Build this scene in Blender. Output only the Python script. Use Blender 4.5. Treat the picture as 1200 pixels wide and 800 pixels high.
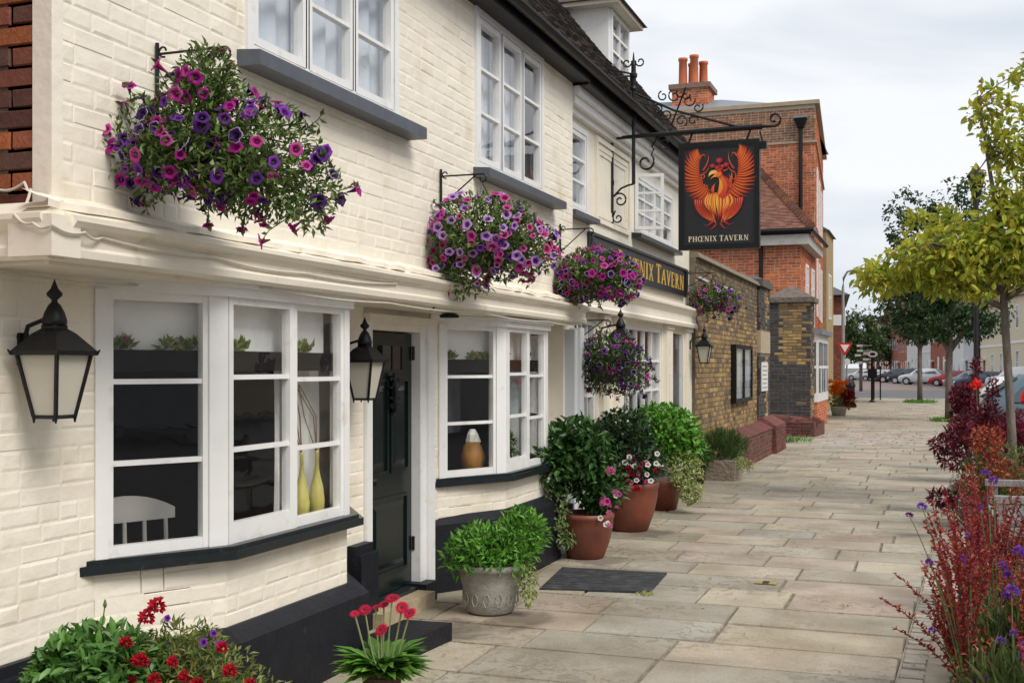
import bpy, math, random
from mathutils import Vector, Matrix
random.seed(7)
R = math.radians
scene = bpy.context.scene
for o in list(bpy.data.objects):
    bpy.data.objects.remove(o, do_unlink=True)
COL = scene.collection

# ------------------------------------------------------------------ camera
cam_d = bpy.data.cameras.new('camera')
cam = bpy.data.objects.new('camera', cam_d)
COL.objects.link(cam)
cam.location = (0, 0, 1.7)
cam.rotation_euler = (R(90), 0, R(19.95))
cam_d.sensor_width = 36
cam_d.lens = 40.5
cam_d.shift_y = 0.025
cam_d.clip_start = 0.05
cam_d.clip_end = 3000
scene.camera = cam

# ------------------------------------------------------------------ sky
SUN_EL, SUN_AZ = 48, 118          # azimuth clockwise from +Y
world = bpy.data.worlds.new('World')
scene.world = world
world.use_nodes = True
wn, wl = world.node_tree.nodes, world.node_tree.links
wn.clear()
w_out = wn.new('ShaderNodeOutputWorld')
w_bg = wn.new('ShaderNodeBackground')
w_sky = wn.new('ShaderNodeTexSky')
w_sky.sky_type = 'NISHITA'
w_sky.sun_disc = False
w_sky.sun_elevation = R(SUN_EL)
w_sky.sun_rotation = R(SUN_AZ)
w_tc = wn.new('ShaderNodeTexCoord')
w_map = wn.new('ShaderNodeMapping')
w_map.inputs['Scale'].default_value = (1.0, 1.0, 2.6)
w_n1 = wn.new('ShaderNodeTexNoise')
w_n1.inputs['Scale'].default_value = 3.4
w_n1.inputs['Detail'].default_value = 5
w_n1.inputs['Roughness'].default_value = 0.5
w_n1.inputs['Distortion'].default_value = 0.4
w_ramp = wn.new('ShaderNodeValToRGB')
w_ramp.color_ramp.elements[0].position = 0.34
w_ramp.color_ramp.elements[0].color = (5.5, 6.05, 6.75, 1)
w_ramp.color_ramp.elements[1].position = 0.62
w_ramp.color_ramp.elements[1].color = (8.2, 8.3, 8.5, 1)
w_mix = wn.new('ShaderNodeMixRGB')
w_mix.inputs['Fac'].default_value = 0.93
wl.new(w_tc.outputs['Generated'], w_map.inputs['Vector'])
wl.new(w_map.outputs['Vector'], w_n1.inputs['Vector'])
wl.new(w_n1.outputs['Fac'], w_ramp.inputs['Fac'])
wl.new(w_sky.outputs['Color'], w_mix.inputs['Color1'])
wl.new(w_ramp.outputs['Color'], w_mix.inputs['Color2'])
wl.new(w_mix.outputs['Color'], w_bg.inputs['Color'])
w_bg.inputs['Strength'].default_value = 0.066
wl.new(w_bg.outputs['Background'], w_out.inputs['Surface'])

# ------------------------------------------------------------------ sun behind thin cloud
sun_d = bpy.data.lights.new('sun', 'SUN')
sun = bpy.data.objects.new('sun', sun_d)
COL.objects.link(sun)
sun_d.energy = 1.5
sun_d.angle = R(28)
sun_d.color = (1.0, 0.95, 0.88)
_az, _el = R(SUN_AZ), R(SUN_EL)
_dir = Vector((math.sin(_az) * math.cos(_el), math.cos(_az) * math.cos(_el), math.sin(_el)))
sun.rotation_euler = _dir.to_track_quat('Z', 'Y').to_euler()
sun.location = _dir * 60

scene.view_settings.view_transform = 'Standard'
scene.view_settings.look = 'None'
scene.view_settings.exposure = 0.90
scene.view_settings.gamma = 1.0
scene.render.engine = 'CYCLES'
scene.cycles.transparent_max_bounces = 12

# ------------------------------------------------------------------ helpers
def lin(r, g, b):
    f = lambda c: (c / 255) / 12.92 if c / 255 <= 0.04045 else ((c / 255 + 0.055) / 1.055) ** 2.4
    return (f(r), f(g), f(b))

def wloc(o):
    v = Vector((0, 0, 0))
    while o is not None:
        v += o.location
        o = o.parent
    return v

def tag(o, label=None, cat=None, group=None, kind=None):
    if label: o['label'] = label
    if cat: o['category'] = cat
    if group: o['group'] = group
    if kind: o['kind'] = kind
    return o

def empty(name, loc, label=None, cat=None, group=None, rz=0, kind=None):
    o = bpy.data.objects.new(name, None)
    o.empty_display_size = 0.2
    COL.objects.link(o)
    o.location = loc
    o.rotation_euler = (0, 0, rz)
    return tag(o, label, cat, group, kind)

def link(name, me, parent=None, loc=(0, 0, 0), rot=None, scale=None):
    o = bpy.data.objects.new(name, me)
    COL.objects.link(o)
    o.parent = parent
    o.location = loc
    if rot is not None: o.rotation_euler = rot
    if scale is not None: o.scale = (scale,) * 3 if isinstance(scale, (int, float)) else scale
    return o

def copy_tree(o, parent=None):
    c = o.copy()
    COL.objects.link(c)
    c.parent = parent
    for ch in list(o.children):
        copy_tree(ch, c)
    return c

class MB:
    """collects faces; build() links them as one mesh object"""
    def __init__(s):
        s.v, s.f, s.c, s.col, s.mi, s.m = [], [], [], (1, 1, 1), [], 0
    def vert(s, p, col=None):
        s.v.append(tuple(p)); s.c.append(col or s.col)
        return len(s.v) - 1
    def face(s, idx):
        s.f.append(tuple(idx)); s.mi.append(s.m)
    def poly(s, pts, col=None):
        s.face([s.vert(p, col) for p in pts])
    def hexa(s, p, col=None, skip=()):
        i = [s.vert(q, col) for q in p]
        for k, q in enumerate(((0, 3, 2, 1), (4, 5, 6, 7), (0, 1, 5, 4), (1, 2, 6, 5), (2, 3, 7, 6), (3, 0, 4, 7))):
            if k not in skip: s.face([i[j] for j in q])
    def box(s, a, b, col=None):
        x0, y0, z0 = (min(a[k], b[k]) for k in range(3)); x1, y1, z1 = (max(a[k], b[k]) for k in range(3))
        s.hexa([(x0, y0, z0), (x1, y0, z0), (x1, y1, z0), (x0, y1, z0), (x0, y0, z1), (x1, y0, z1), (x1, y1, z1), (x0, y1, z1)], col)
    def obox(s, o, u, n, a0, a1, b0, b1, z0, z1, col=None):
        """box in a wall frame: u along the wall, n out of it"""
        o, u, n = Vector(o), Vector(u), Vector(n)
        q = []
        for z in (z0, z1):
            for a, b in ((a0, b0), (a1, b0), (a1, b1), (a0, b1)):
                p = o + u * a + n * b; q.append((p.x, p.y, p.z + z))
        if u.cross(n).z < 0: q = [q[3], q[2], q[1], q[0], q[7], q[6], q[5], q[4]]
        s.hexa(q, col)
    def prism(s, poly, z0, z1, col=None, grow=0.0):
        """vertical prism over a plan polygon (counter-clockwise)"""
        n = len(poly)
        lo = [s.vert((p[0], p[1], z0), col) for p in poly]
        cx = sum(p[0] for p in poly) / n; cy = sum(p[1] for p in poly) / n
        hi = [s.vert((p[0] + (p[0] - cx) * grow, p[1] + (p[1] - cy) * grow, z1), col) for p in poly]
        s.face(list(reversed(lo))); s.face(hi)
        for k in range(n):
            s.face((lo[k], lo[(k + 1) % n], hi[(k + 1) % n], hi[k]))
    def extrude(s, poly, vec, col=None):
        """any planar 3-D polygon pushed along vec"""
        vec = Vector(vec); n = len(poly)
        a = [s.vert(p, col) for p in poly]; b = [s.vert(Vector(p) + vec, col) for p in poly]
        s.face(a); s.face(list(reversed(b)))
        for k in range(n):
            s.face((a[(k + 1) % n], a[k], b[k], b[(k + 1) % n]))
    def tube(s, pts, r, n=6, col=None, caps=True):
        pts = [Vector(p) for p in pts]
        rr = r if isinstance(r, (list, tuple)) else [r] * len(pts)
        rings = []
        ref = Vector((0, 0, 1))
        for k, p in enumerate(pts):
            d = pts[min(k + 1, len(pts) - 1)] - pts[max(k - 1, 0)]
            if d.length < 1e-9: d = Vector((0, 0, 1))
            d.normalize()
            a = d.cross(ref)
            if a.length < 0.1: a = d.cross(Vector((1, 0, 0))) if abs(d.x) < .9 else d.cross(Vector((0, 1, 0)))
            a.normalize(); b = d.cross(a); ref = -b if False else ref
            rings.append([s.vert(p + (a * math.cos(2 * math.pi * j / n) + b * math.sin(2 * math.pi * j / n)) * rr[k], col) for j in range(n)])
        for k in range(len(rings) - 1):
            for j in range(n):
                s.face((rings[k][j], rings[k][(j + 1) % n], rings[k + 1][(j + 1) % n], rings[k + 1][j]))
        if caps:
            s.face(list(reversed(rings[0]))); s.face(rings[-1])
    def lathe(s, prof, c=(0, 0, 0), n=24, col=None, wob=0.0, rot=0.0):
        rings = []
        for r, z in prof:
            rings.append([s.vert((c[0] + r * (1 + random.uniform(-wob, wob)) * math.cos(rot + 2 * math.pi * j / n), c[1] + r * math.sin(rot + 2 * math.pi * j / n), c[2] + z), col) for j in range(n)])
        for k in range(len(rings) - 1):
            for j in range(n):
                s.face((rings[k][j], rings[k][(j + 1) % n], rings[k + 1][(j + 1) % n], rings[k + 1][j]))
        s.face(list(reversed(rings[0]))); s.face(rings[-1])
    def mesh(s, name, mats, smooth=False, off=(0, 0, 0)):
        me = bpy.data.meshes.new(name)
        ox, oy, oz = off
        me.from_pydata([(p[0] - ox, p[1] - oy, p[2] - oz) for p in s.v], [], s.f)
        if not isinstance(mats, (list, tuple)): mats = [mats]
        for m in mats: me.materials.append(m)
        if len(mats) > 1: me.polygons.foreach_set('material_index', s.mi)
        at = me.attributes.new('tint', 'FLOAT_COLOR', 'POINT')
        flat = []
        for c in s.c: flat += [c[0], c[1], c[2], 1.0]
        at.data.foreach_set('color', flat)
        if smooth: me.polygons.foreach_set('use_smooth', [True] * len(me.polygons))
        me.update()
        return me
    def build(s, name, mats, parent=None, smooth=False, local=False, origin=None):
        """vertices are world coordinates unless local"""
        if local:
            return link(name, s.mesh(name, mats, smooth), parent)
        pw = wloc(parent) if parent else Vector((0, 0, 0))
        if origin is None:
            origin = pw if parent else Vector(s.v[0])
        origin = Vector(origin)
        return link(name, s.mesh(name, mats, smooth, origin), parent, origin - pw)

def spiral(c, r0, r1, a0, a1, n=26, plane='xz', flip=1):
    """points of a scroll in a vertical plane through c"""
    out = []
    for k in range(n + 1):
        t = k / n; r = r0 + (r1 - r0) * t; a = a0 + (a1 - a0) * t
        h, v = math.cos(a) * r * flip, math.sin(a) * r
        out.append((c[0] + h, c[1], c[2] + v) if plane == 'xz' else (c[0], c[1] + h, c[2] + v))
    return out

# ------------------------------------------------------------------ materials
def pmat(name, col, rough=0.6, var=0.15, scale=6.0, bump=0.0, bscale=40.0, metal=0.0, spec=0.5, tint=False,
         col2=None, c2scale=3.0, c2lo=0.45, c2hi=0.7, trans=0.0, coat=0.0, coords='Object', aniso=(1, 1, 1), bdist=0.01, rvar=0.0):
    m = bpy.data.materials.new(name)
    m.use_nodes = True
    nt = m.node_tree; n, l = nt.nodes, nt.links
    n.clear()
    out = n.new('ShaderNodeOutputMaterial'); b = n.new('ShaderNodeBsdfPrincipled')
    b.inputs['Roughness'].default_value = rough
    b.inputs['Metallic'].default_value = metal
    b.inputs['Specular IOR Level'].default_value = spec
    if coat: b.inputs['Coat Weight'].default_value = coat; b.inputs['Coat Roughness'].default_value = 0.08
    geo = n.new('ShaderNodeNewGeometry')
    mp = n.new('ShaderNodeMapping'); mp.inputs['Scale'].default_value = aniso
    l.new(geo.outputs['Position'], mp.inputs['Vector'])
    base = n.new('ShaderNodeRGB'); base.outputs[0].default_value = (*col, 1)
    cur = base.outputs[0]
    if col2:
        nz = n.new('ShaderNodeTexNoise'); nz.inputs['Scale'].default_value = c2scale; nz.inputs['Detail'].default_value = 6
        l.new(mp.outputs['Vector'], nz.inputs['Vector'])
        mr = n.new('ShaderNodeMapRange'); mr.inputs['From Min'].default_value = c2lo; mr.inputs['From Max'].default_value = c2hi
        l.new(nz.outputs['Fac'], mr.inputs['Value'])
        mx = n.new('ShaderNodeMixRGB'); mx.inputs['Color2'].default_value = (*col2, 1)
        l.new(mr.outputs['Result'], mx.inputs['Fac']); l.new(cur, mx.inputs['Color1']); cur = mx.outputs['Color']
    if tint:
        at = n.new('ShaderNodeAttribute'); at.attribute_name = 'tint'
        mx = n.new('ShaderNodeMixRGB'); mx.blend_type = 'MULTIPLY'; mx.inputs['Fac'].default_value = 1
        l.new(cur, mx.inputs['Color1']); l.new(at.outputs['Color'], mx.inputs['Color2']); cur = mx.outputs['Color']
    if var:
        nz = n.new('ShaderNodeTexNoise'); nz.inputs['Scale'].default_value = scale; nz.inputs['Detail'].default_value = 8
        nz.inputs['Roughness'].default_value = 0.65
        l.new(mp.outputs['Vector'], nz.inputs['Vector'])
        mr = n.new('ShaderNodeMapRange'); mr.inputs['From Min'].default_value = 0.3; mr.inputs['From Max'].default_value = 0.7
        mr.inputs['To Min'].default_value = 1 - var; mr.inputs['To Max'].default_value = 1 + var
        l.new(nz.outputs['Fac'], mr.inputs['Value'])
        mx = n.new('ShaderNodeVectorMath'); mx.operation = 'SCALE'
        l.new(cur, mx.inputs[0]); l.new(mr.outputs['Result'], mx.inputs['Scale']); cur = mx.outputs['Vector']
        if rvar:
            mr2 = n.new('ShaderNodeMapRange'); mr2.inputs['From Min'].default_value = 0.3; mr2.inputs['From Max'].default_value = 0.7
            mr2.inputs['To Min'].default_value = max(0.02, rough - rvar); mr2.inputs['To Max'].default_value = min(1, rough + rvar)
            l.new(nz.outputs['Fac'], mr2.inputs['Value']); l.new(mr2.outputs['Result'], b.inputs['Roughness'])
    l.new(cur, b.inputs['Base Color'])
    if bump:
        nz = n.new('ShaderNodeTexNoise'); nz.inputs['Scale'].default_value = bscale; nz.inputs['Detail'].default_value = 6
        l.new(mp.outputs['Vector'], nz.inputs['Vector'])
        bp = n.new('ShaderNodeBump'); bp.inputs['Strength'].default_value = bump; bp.inputs['Distance'].default_value = bdist
        l.new(nz.outputs['Fac'], bp.inputs['Height']); l.new(bp.outputs['Normal'], b.inputs['Normal'])
    if trans:
        tr = n.new('ShaderNodeBsdfTranslucent'); l.new(cur, tr.inputs['Color'])
        ms = n.new('ShaderNodeMixShader'); ms.inputs['Fac'].default_value = trans
        l.new(b.outputs[0], ms.inputs[1]); l.new(tr.outputs[0], ms.inputs[2]); l.new(ms.outputs[0], out.inputs['Surface'])
    else:
        l.new(b.outputs[0], out.inputs['Surface'])
    return m

def glass_mat(name, tintc=(1, 1, 1), ior=1.5, rough=0.0, wavy=0.02):
    m = bpy.data.materials.new(name); m.use_nodes = True
    n, l = m.node_tree.nodes, m.node_tree.links; n.clear()
    out = n.new('ShaderNodeOutputMaterial'); tr = n.new('ShaderNodeBsdfTransparent'); gl = n.new('ShaderNodeBsdfGlossy')
    tr.inputs['Color'].default_value = (*tintc, 1); gl.inputs['Roughness'].default_value = rough
    lw = n.new('ShaderNodeLayerWeight'); lw.inputs['Blend'].default_value = 0.5
    pw_ = n.new('ShaderNodeMath'); pw_.operation = 'POWER'; pw_.inputs[1].default_value = 4.5
    l.new(lw.outputs['Facing'], pw_.inputs[0])
    fr = n.new('ShaderNodeMath'); fr.operation = 'MULTIPLY_ADD'; fr.inputs[1].default_value = 0.75; fr.inputs[2].default_value = 0.035
    l.new(pw_.outputs[0], fr.inputs[0])
    ms = n.new('ShaderNodeMixShader')
    nz = n.new('ShaderNodeTexNoise'); nz.inputs['Scale'].default_value = 5; geo = n.new('ShaderNodeNewGeometry')
    l.new(geo.outputs['Position'], nz.inputs['Vector'])
    bp = n.new('ShaderNodeBump'); bp.inputs['Strength'].default_value = wavy; bp.inputs['Distance'].default_value = 0.05
    l.new(nz.outputs['Fac'], bp.inputs['Height']); l.new(bp.outputs['Normal'], gl.inputs['Normal'])
    l.new(fr.outputs[0], ms.inputs['Fac']); l.new(tr.outputs[0], ms.inputs[1]); l.new(gl.outputs[0], ms.inputs[2])
    l.new(ms.outputs[0], out.inputs['Surface'])
    return m

M_CREAM = pmat('cream_masonry_paint', (0.84, 0.775, 0.655), 0.6, 0.035, 2.2, 0.6, 11, tint=True, bdist=0.012, col2=(0.66, 0.57, 0.42), c2scale=2.4, c2lo=0.55, c2hi=0.80)
M_CREAMWOOD = pmat('cream_gloss_paint', (0.81, 0.745, 0.625), 0.45, 0.05, 5, 0.25, 30, col2=(0.60, 0.53, 0.40), c2scale=7, c2lo=0.62, c2hi=0.8, bdist=0.004)
M_WHITE = pmat('white_gloss_paint', (0.80, 0.795, 0.775), 0.35, 0.04, 6, 0.12, 40, col2=(0.58, 0.55, 0.48), c2scale=9, c2lo=0.60, c2hi=0.85, bdist=0.003)
M_NAVY = pmat('black_plinth_paint', (0.009, 0.010, 0.015), 0.55, 0.3, 9, 0.5, 30, spec=0.3, col2=(0.028, 0.028, 0.034), c2scale=14, c2lo=0.62, c2hi=0.85)
M_SILL = pmat('black_green_sill_paint', (0.010, 0.015, 0.017), 0.32, 0.3, 12, 0.15, 40, col2=(0.07, 0.075, 0.08), c2scale=20, c2lo=0.62, c2hi=0.85)
M_GREYSILL = pmat('slate_grey_sill_paint', (0.075, 0.085, 0.105), 0.45, 0.15, 10, 0.1, 40)
M_DOOR = pmat('dark_green_door_gloss', (0.005, 0.011, 0.010), 0.20, 0.25, 8, 0.08, 12, spec=0.4)
M_IRON = pmat('black_iron', (0.007, 0.007, 0.008), 0.45, 0.3, 30, 0.2, 60, spec=0.3)
M_GLASS = glass_mat('window_glass')
M_FROST = pmat('frosted_lantern_glass', (0.74, 0.70, 0.60), 0.3, 0.05, 6, trans=0.35)
M_CURTAIN = pmat('pale_curtain_cloth', (0.74, 0.80, 0.88), 0.85, 0.05, 8, trans=0.25)
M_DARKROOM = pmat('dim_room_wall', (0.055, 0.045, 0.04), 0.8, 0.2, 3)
M_BRICK = pmat('brick_faces', (1, 1, 1), 0.85, 0.22, 30, 0.6, 70, tint=True, bdist=0.006)
M_MORTAR = pmat('pale_mortar', (0.52, 0.46, 0.37), 0.9, 0.2, 20, 0.5, 60)
M_MORTAR_D = pmat('grimy_mortar', (0.16, 0.135, 0.10), 0.9, 0.25, 14, 0.5, 60)
def stone_mat():
    m = pmat('flagstone', (1, 1, 1), 0.78, 0.13, 2.2, 0.0, 30, tint=True, col2=(0.70, 0.66, 0.60), c2scale=1.7, c2lo=0.40, c2hi=0.70, rvar=0.15)
    n, l = m.node_tree.nodes, m.node_tree.links
    b = next(x for x in n if x.type == 'BSDF_PRINCIPLED'); cur = b.inputs['Base Color'].links[0].from_socket
    geo = n.new('ShaderNodeNewGeometry')
    def noise(sc, det, dist=0.0):
        z = n.new('ShaderNodeTexNoise'); z.inputs['Scale'].default_value = sc; z.inputs['Detail'].default_value = det; z.inputs['Distortion'].default_value = dist
        l.new(geo.outputs['Position'], z.inputs['Vector']); return z.outputs['Fac']
    def rng(v, a0, a1, b0, b1):
        r = n.new('ShaderNodeMapRange'); l.new(v, r.inputs['Value'])
        for k, x in zip(('From Min', 'From Max', 'To Min', 'To Max'), (a0, a1, b0, b1)): r.inputs[k].default_value = x
        return r.outputs['Result']
    def mul(x, y):
        q = n.new('ShaderNodeMath'); q.operation = 'MULTIPLY'; l.new(x, q.inputs[0]); l.new(y, q.inputs[1]); return q.outputs[0]
    flake = noise(11, 4, 1.2); patch = noise(1.1, 3)
    fm = mul(rng(flake, .53, .57, 0, 1), rng(patch, .45, .62, .12, 1))
    grit = rng(noise(70, 6), .3, .7, .86, 1.12)
    dark = mul(rng(fm, 0, 1, 1.0, .74), grit)
    wob = noise(5, 4, .5)
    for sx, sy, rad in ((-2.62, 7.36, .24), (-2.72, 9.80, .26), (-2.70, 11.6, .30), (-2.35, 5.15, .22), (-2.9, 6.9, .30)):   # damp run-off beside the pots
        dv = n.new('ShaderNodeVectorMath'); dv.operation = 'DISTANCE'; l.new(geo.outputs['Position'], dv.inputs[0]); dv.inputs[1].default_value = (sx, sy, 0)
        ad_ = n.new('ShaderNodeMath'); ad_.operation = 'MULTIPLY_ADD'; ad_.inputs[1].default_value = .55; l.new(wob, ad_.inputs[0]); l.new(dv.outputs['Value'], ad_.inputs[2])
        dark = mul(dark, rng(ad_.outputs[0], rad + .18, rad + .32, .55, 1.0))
    v = n.new('ShaderNodeVectorMath'); v.operation = 'SCALE'; l.new(cur, v.inputs[0]); l.new(dark, v.inputs['Scale']); l.new(v.outputs[0], b.inputs['Base Color'])
    ad = n.new('ShaderNodeMath'); ad.operation = 'MULTIPLY_ADD'; ad.inputs[1].default_value = -.7; l.new(fm, ad.inputs[0]); l.new(noise(24, 8), ad.inputs[2])
    bp = n.new('ShaderNodeBump'); bp.inputs['Strength'].default_value = .7; bp.inputs['Distance'].default_value = .006
    l.new(ad.outputs[0], bp.inputs['Height']); l.new(bp.outputs['Normal'], b.inputs['Normal'])
    return m
M_STONE = stone_mat()
M_BED = pmat('jointing_sand', (0.19, 0.165, 0.12), 0.95, 0.35, 8, 0.5, 60, col2=(0.10, 0.12, 0.03), c2scale=1.2, c2lo=0.52, c2hi=0.7)
M_LEAF = pmat('leaf', (1, 1, 1), 0.42, 0.12, 10, tint=True, trans=0.22, spec=0.4)
M_PETAL = pmat('petal', (1, 1, 1), 0.6, 0.08, 20, tint=True, trans=0.3, spec=0.3)
M_STEM = pmat('green_stem', (0.09, 0.14, 0.035), 0.6, 0.2, 20)
M_BARK = pmat('tree_bark', (0.17, 0.14, 0.115), 0.9, 0.35, 14, 0.9, 30, aniso=(1, 1, 0.3), bdist=0.02)
M_TERRA = pmat('terracotta', (0.20, 0.052, 0.028), 0.5, 0.2, 5, 0.2, 30, col2=(0.13, 0.04, 0.026), c2scale=3, rvar=0.15)
M_STONEPOT = pmat('cast_stone', (0.33, 0.31, 0.27), 0.9, 0.2, 12, 0.6, 50)
M_SOIL = pmat('dark_compost', (0.035, 0.025, 0.018), 0.95, 0.4, 30, 0.8, 50)
M_TILE = pmat('weathered_clay_tile', (1, 1, 1), 0.85, 0.25, 18, 0.6, 60, tint=True)
M_LEAD = pmat('lead_sheet', (0.20, 0.22, 0.25), 0.5, 0.12, 8)
M_GOLD = pmat('gold_leaf_paint', (0.72, 0.46, 0.09), 0.35, 0.1, 20, metal=0.25)
M_SIGNBLACK = pmat('sign_black_paint', (0.012, 0.012, 0.015), 0.35, 0.2, 8)
M_PRINT = pmat('sign_painting', (1, 1, 1), 0.45, 0.06, 40, tint=True)
M_CABLE = pmat('painted_cable', (0.62, 0.57, 0.47), 0.5, 0.1, 20)
# ------------------------------------------------------------------ pieces: bricks, tiles, slabs
def piece_hexa(o, u, n, a0, a1, z0, z1, d, ch=0.004, jit=0.0):
    """a chamfered brick face in a wall frame: back rectangle full, front rectangle inset"""
    o, u, n = Vector(o), Vector(u), Vector(n)
    J = lambda: random.uniform(-jit, jit)
    q = []
    for dd, c in ((0.0, 0.0), (d, ch)):
        for a, z in ((a0 + c, z0 + c), (a1 - c, z0 + c), (a1 - c, z1 - c), (a0 + c, z1 - c)):
            p = o + u * (a + J()) + n * (dd + (J() if dd else 0)); q.append((p.x, p.y, p.z + z + J()))
    if u.cross(Vector((0, 0, 1))).dot(n) < 0:
        q = [q[3], q[2], q[1], q[0], q[7], q[6], q[5], q[4]]
    return q

def brick_course(W, H, holes, L=0.215, h=0.065, j=0.010, half=None):
    """list of (a0, a1, z0, z1) for a running bond with openings cut out"""
    out, row, z = [], 0, 0.0
    while z < H - 0.015:
        z1 = min(z + h, H)
        a = -(L + j) * (0.5 if row % 2 else 0.0) + random.uniform(-.012, .012)
        while a < W:
            head = half and random.random() < half
            ln = (L - j) / 2 if head else L
            segs = [(max(a, 0), min(a + ln, W))]
            for (h0, h1, v0, v1) in holes:
                if z1 > v0 + 0.005 and z < v1 - 0.005:
                    ns = []
                    for s0, s1 in segs:
                        if s1 <= h0 or s0 >= h1: ns.append((s0, s1)); continue
                        if s0 < h0: ns.append((s0, h0))
                        if s1 > h1: ns.append((h1, s1))
                    segs = ns
            out += [(s0, s1, z, z1) for s0, s1 in segs if s1 - s0 > 0.02]
            a += ln + j
        z += h + j; row += 1
    return out

def lay_pieces(name, parent, quads, mat, limit, key=None, stuff_name=None):
    """quads = [(eight corners, colour)]; the nearest become objects, the rest one joined part"""
    def near(q):
        c = [sum(p[k] for p in q[0]) / 8 for k in range(3)]
        return key(c) if key else c[0] ** 2 + c[1] ** 2 + (c[2] - 1.7) ** 2
    if limit: quads = sorted(quads, key=near)
    for q, col in quads[:limit]:
        m = MB(); m.hexa(q, col, skip=(0,))
        c = Vector([sum(p[k] for p in q) / 8 for k in range(3)])
        m.build(name, mat, parent, origin=c)
    if len(quads) > limit:
        m = MB()
        for q, col in quads[limit:]: m.hexa(q, col, skip=(0,))
        o = m.build(stuff_name or name + 'work', mat, parent)
        o['kind'] = 'stuff'

def painted_bricks(parent, o, u, n, W, H, holes, limit):
    """bricks under thick old paint: shallow soft joints of uneven width"""
    q = []
    for a0, a1, z0, z1 in brick_course(W, H, holes, .224, .0725, .0055, .22):
        k = random.uniform(.985, 1.012); d = .0026 + random.gauss(0, .0008)
        crack = random.random() < .16                     # only some joints still show as cracks
        dn = .0035 if crack else -.0055; sd = .002 if random.random() < .14 else -.006
        q.append((piece_hexa(o, u, n, a0 + sd * .5, a1 - sd * .5, z0 + dn * .5, z1 - (dn * .5 if crack else -.004), max(.0012, d), .004 if crack else .014, .0012), (k, k, k * random.uniform(.985, 1.005))))
    lay_pieces('brick', parent, q, M_CREAM, limit, stuff_name='far_bricks')

def wall_cells(W, H, holes):
    """rectangles of a wall face around its openings"""
    us = sorted({0, W, *[h for q in holes for h in q[:2] if 0 < h < W]})
    vs = sorted({0, H, *[h for q in holes for h in q[2:] if 0 < h < H]})
    out = []
    for v0, v1 in zip(vs, vs[1:]):
        run = None
        for u0, u1 in zip(us, us[1:]):
            cu, cv = (u0 + u1) / 2, (v0 + v1) / 2
            if any(h[0] < cu < h[1] and h[2] < cv < h[3] for h in holes):
                if run: out.append(run); run = None
            else:
                run = (run[0], u1, v0, v1) if run else (u0, u1, v0, v1)
        if run: out.append(run)
    return out

def wall_mb(o, u, n, W, H, holes, thick, m=None):
    m = m or MB()
    for a0, a1, z0, z1 in wall_cells(W, H, holes):
        m.obox(o, u, n, a0, a1, -thick, 0, z0, z1)
    return m

# ------------------------------------------------------------------ windows
def window(name, bld, o, u, n, W, H, cols, rows, fw=0.05, bar=0.022, dep=0.07, back=0.03, mat=None, glass=None, bot=None, label=None, rowh=None):
    """frame > glazing bars and panes; o is the lower corner on the wall face"""
    mat = mat or M_WHITE; glass = glass or M_GLASS
    bot = bot or fw
    z = 0
    m = MB()
    m.obox(o, u, n, 0, fw, -dep, back, 0, H); m.obox(o, u, n, W - fw, W, -dep, back, 0, H)
    m.obox(o, u, n, fw, W - fw, -dep, back - .004, H - fw, H); m.obox(o, u, n, fw, W - fw, -dep, back - .004, 0, bot)
    f = m.build(name, mat, bld, origin=Vector(o))
    if label: f['label'] = label
    iw, ih = W - 2 * fw, H - fw - bot
    ca = [fw + iw * k / cols for k in range(cols + 1)]
    rz = [bot + ih * k / rows for k in range(rows + 1)] if not rowh else rowh
    for k in range(1, cols):
        m = MB(); m.obox(o, u, n, ca[k] - bar / 2, ca[k] + bar / 2, -.03, back - .012, bot, H - fw); m.build('glazing_bar', mat, f)
    for k in range(1, rows):
        m = MB(); m.obox(o, u, n, fw, W - fw, -.026, back - .015, rz[k] - bar / 2, rz[k] + bar / 2); m.build('glazing_bar', mat, f)
    for i in range(cols):
        for k in range(rows):
            m = MB(); t = random.uniform(-.0015, .0015)
            m.obox(o, u, n, ca[i] + bar * .4, ca[i + 1] - bar * .4, -.012 + t, -.008 + t, rz[k] + bar * .4, rz[k + 1] - bar * .4)
            m.build('pane', glass, f)
    return f

def curtain(name, label, o, u, n, a0, a1, z0, z1, dep, folds, amp=0.02, mat=None, gather=0.0):
    m = MB(); o, u, n = Vector(o), Vector(u), Vector(n)
    N = folds * 8; rows = 5; g = []
    ph = random.random() * 6
    for r in range(rows + 1):
        v = r / rows; line = []
        for k in range(N + 1):
            t = k / N
            a = a0 + (a1 - a0) * (t * (1 - gather * math.sin(v * math.pi)))
            d = dep + amp * math.sin(2 * math.pi * folds * t + ph + .5 * math.sin(3 * v)) + amp * .4 * math.sin(5.3 * folds * t + ph)
            p = o + u * a + n * d
            line.append(m.vert((p.x, p.y, o.z + z0 + (z1 - z0) * v)))
        g.append(line)
    for r in range(rows):
        for k in range(N):
            m.face((g[r][k], g[r][k + 1], g[r + 1][k + 1], g[r + 1][k]))
    ob = m.build(name, mat or M_CURTAIN, None, smooth=True)
    return tag(ob, label, 'curtain', 'curtains behind the tavern windows')

# ------------------------------------------------------------------ leaves and flowers
def rnd_dir():
    while True:
        v = Vector((random.uniform(-1, 1), random.uniform(-1, 1), random.uniform(-1, 1)))
        if 0.05 < v.length < 1: return v.normalized()

def add_leaf(m, p, d, nrm, L, W, col, fold=0.25, curl=0.15):
    d = d.normalized(); s = d.cross(nrm)
    if s.length < 1e-3: s = d.cross(Vector((.3, .5, .8)))
    s.normalize(); up = s.cross(d)
    b = m.vert(p, col); t = m.vert(p + d * L - up * L * curl, col)
    l = m.vert(p + d * L * .45 + s * W * .5 + up * W * fold, col); r = m.vert(p + d * L * .45 - s * W * .5 + up * W * fold, col)
    m.face((b, r, t)); m.face((b, t, l))

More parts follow.
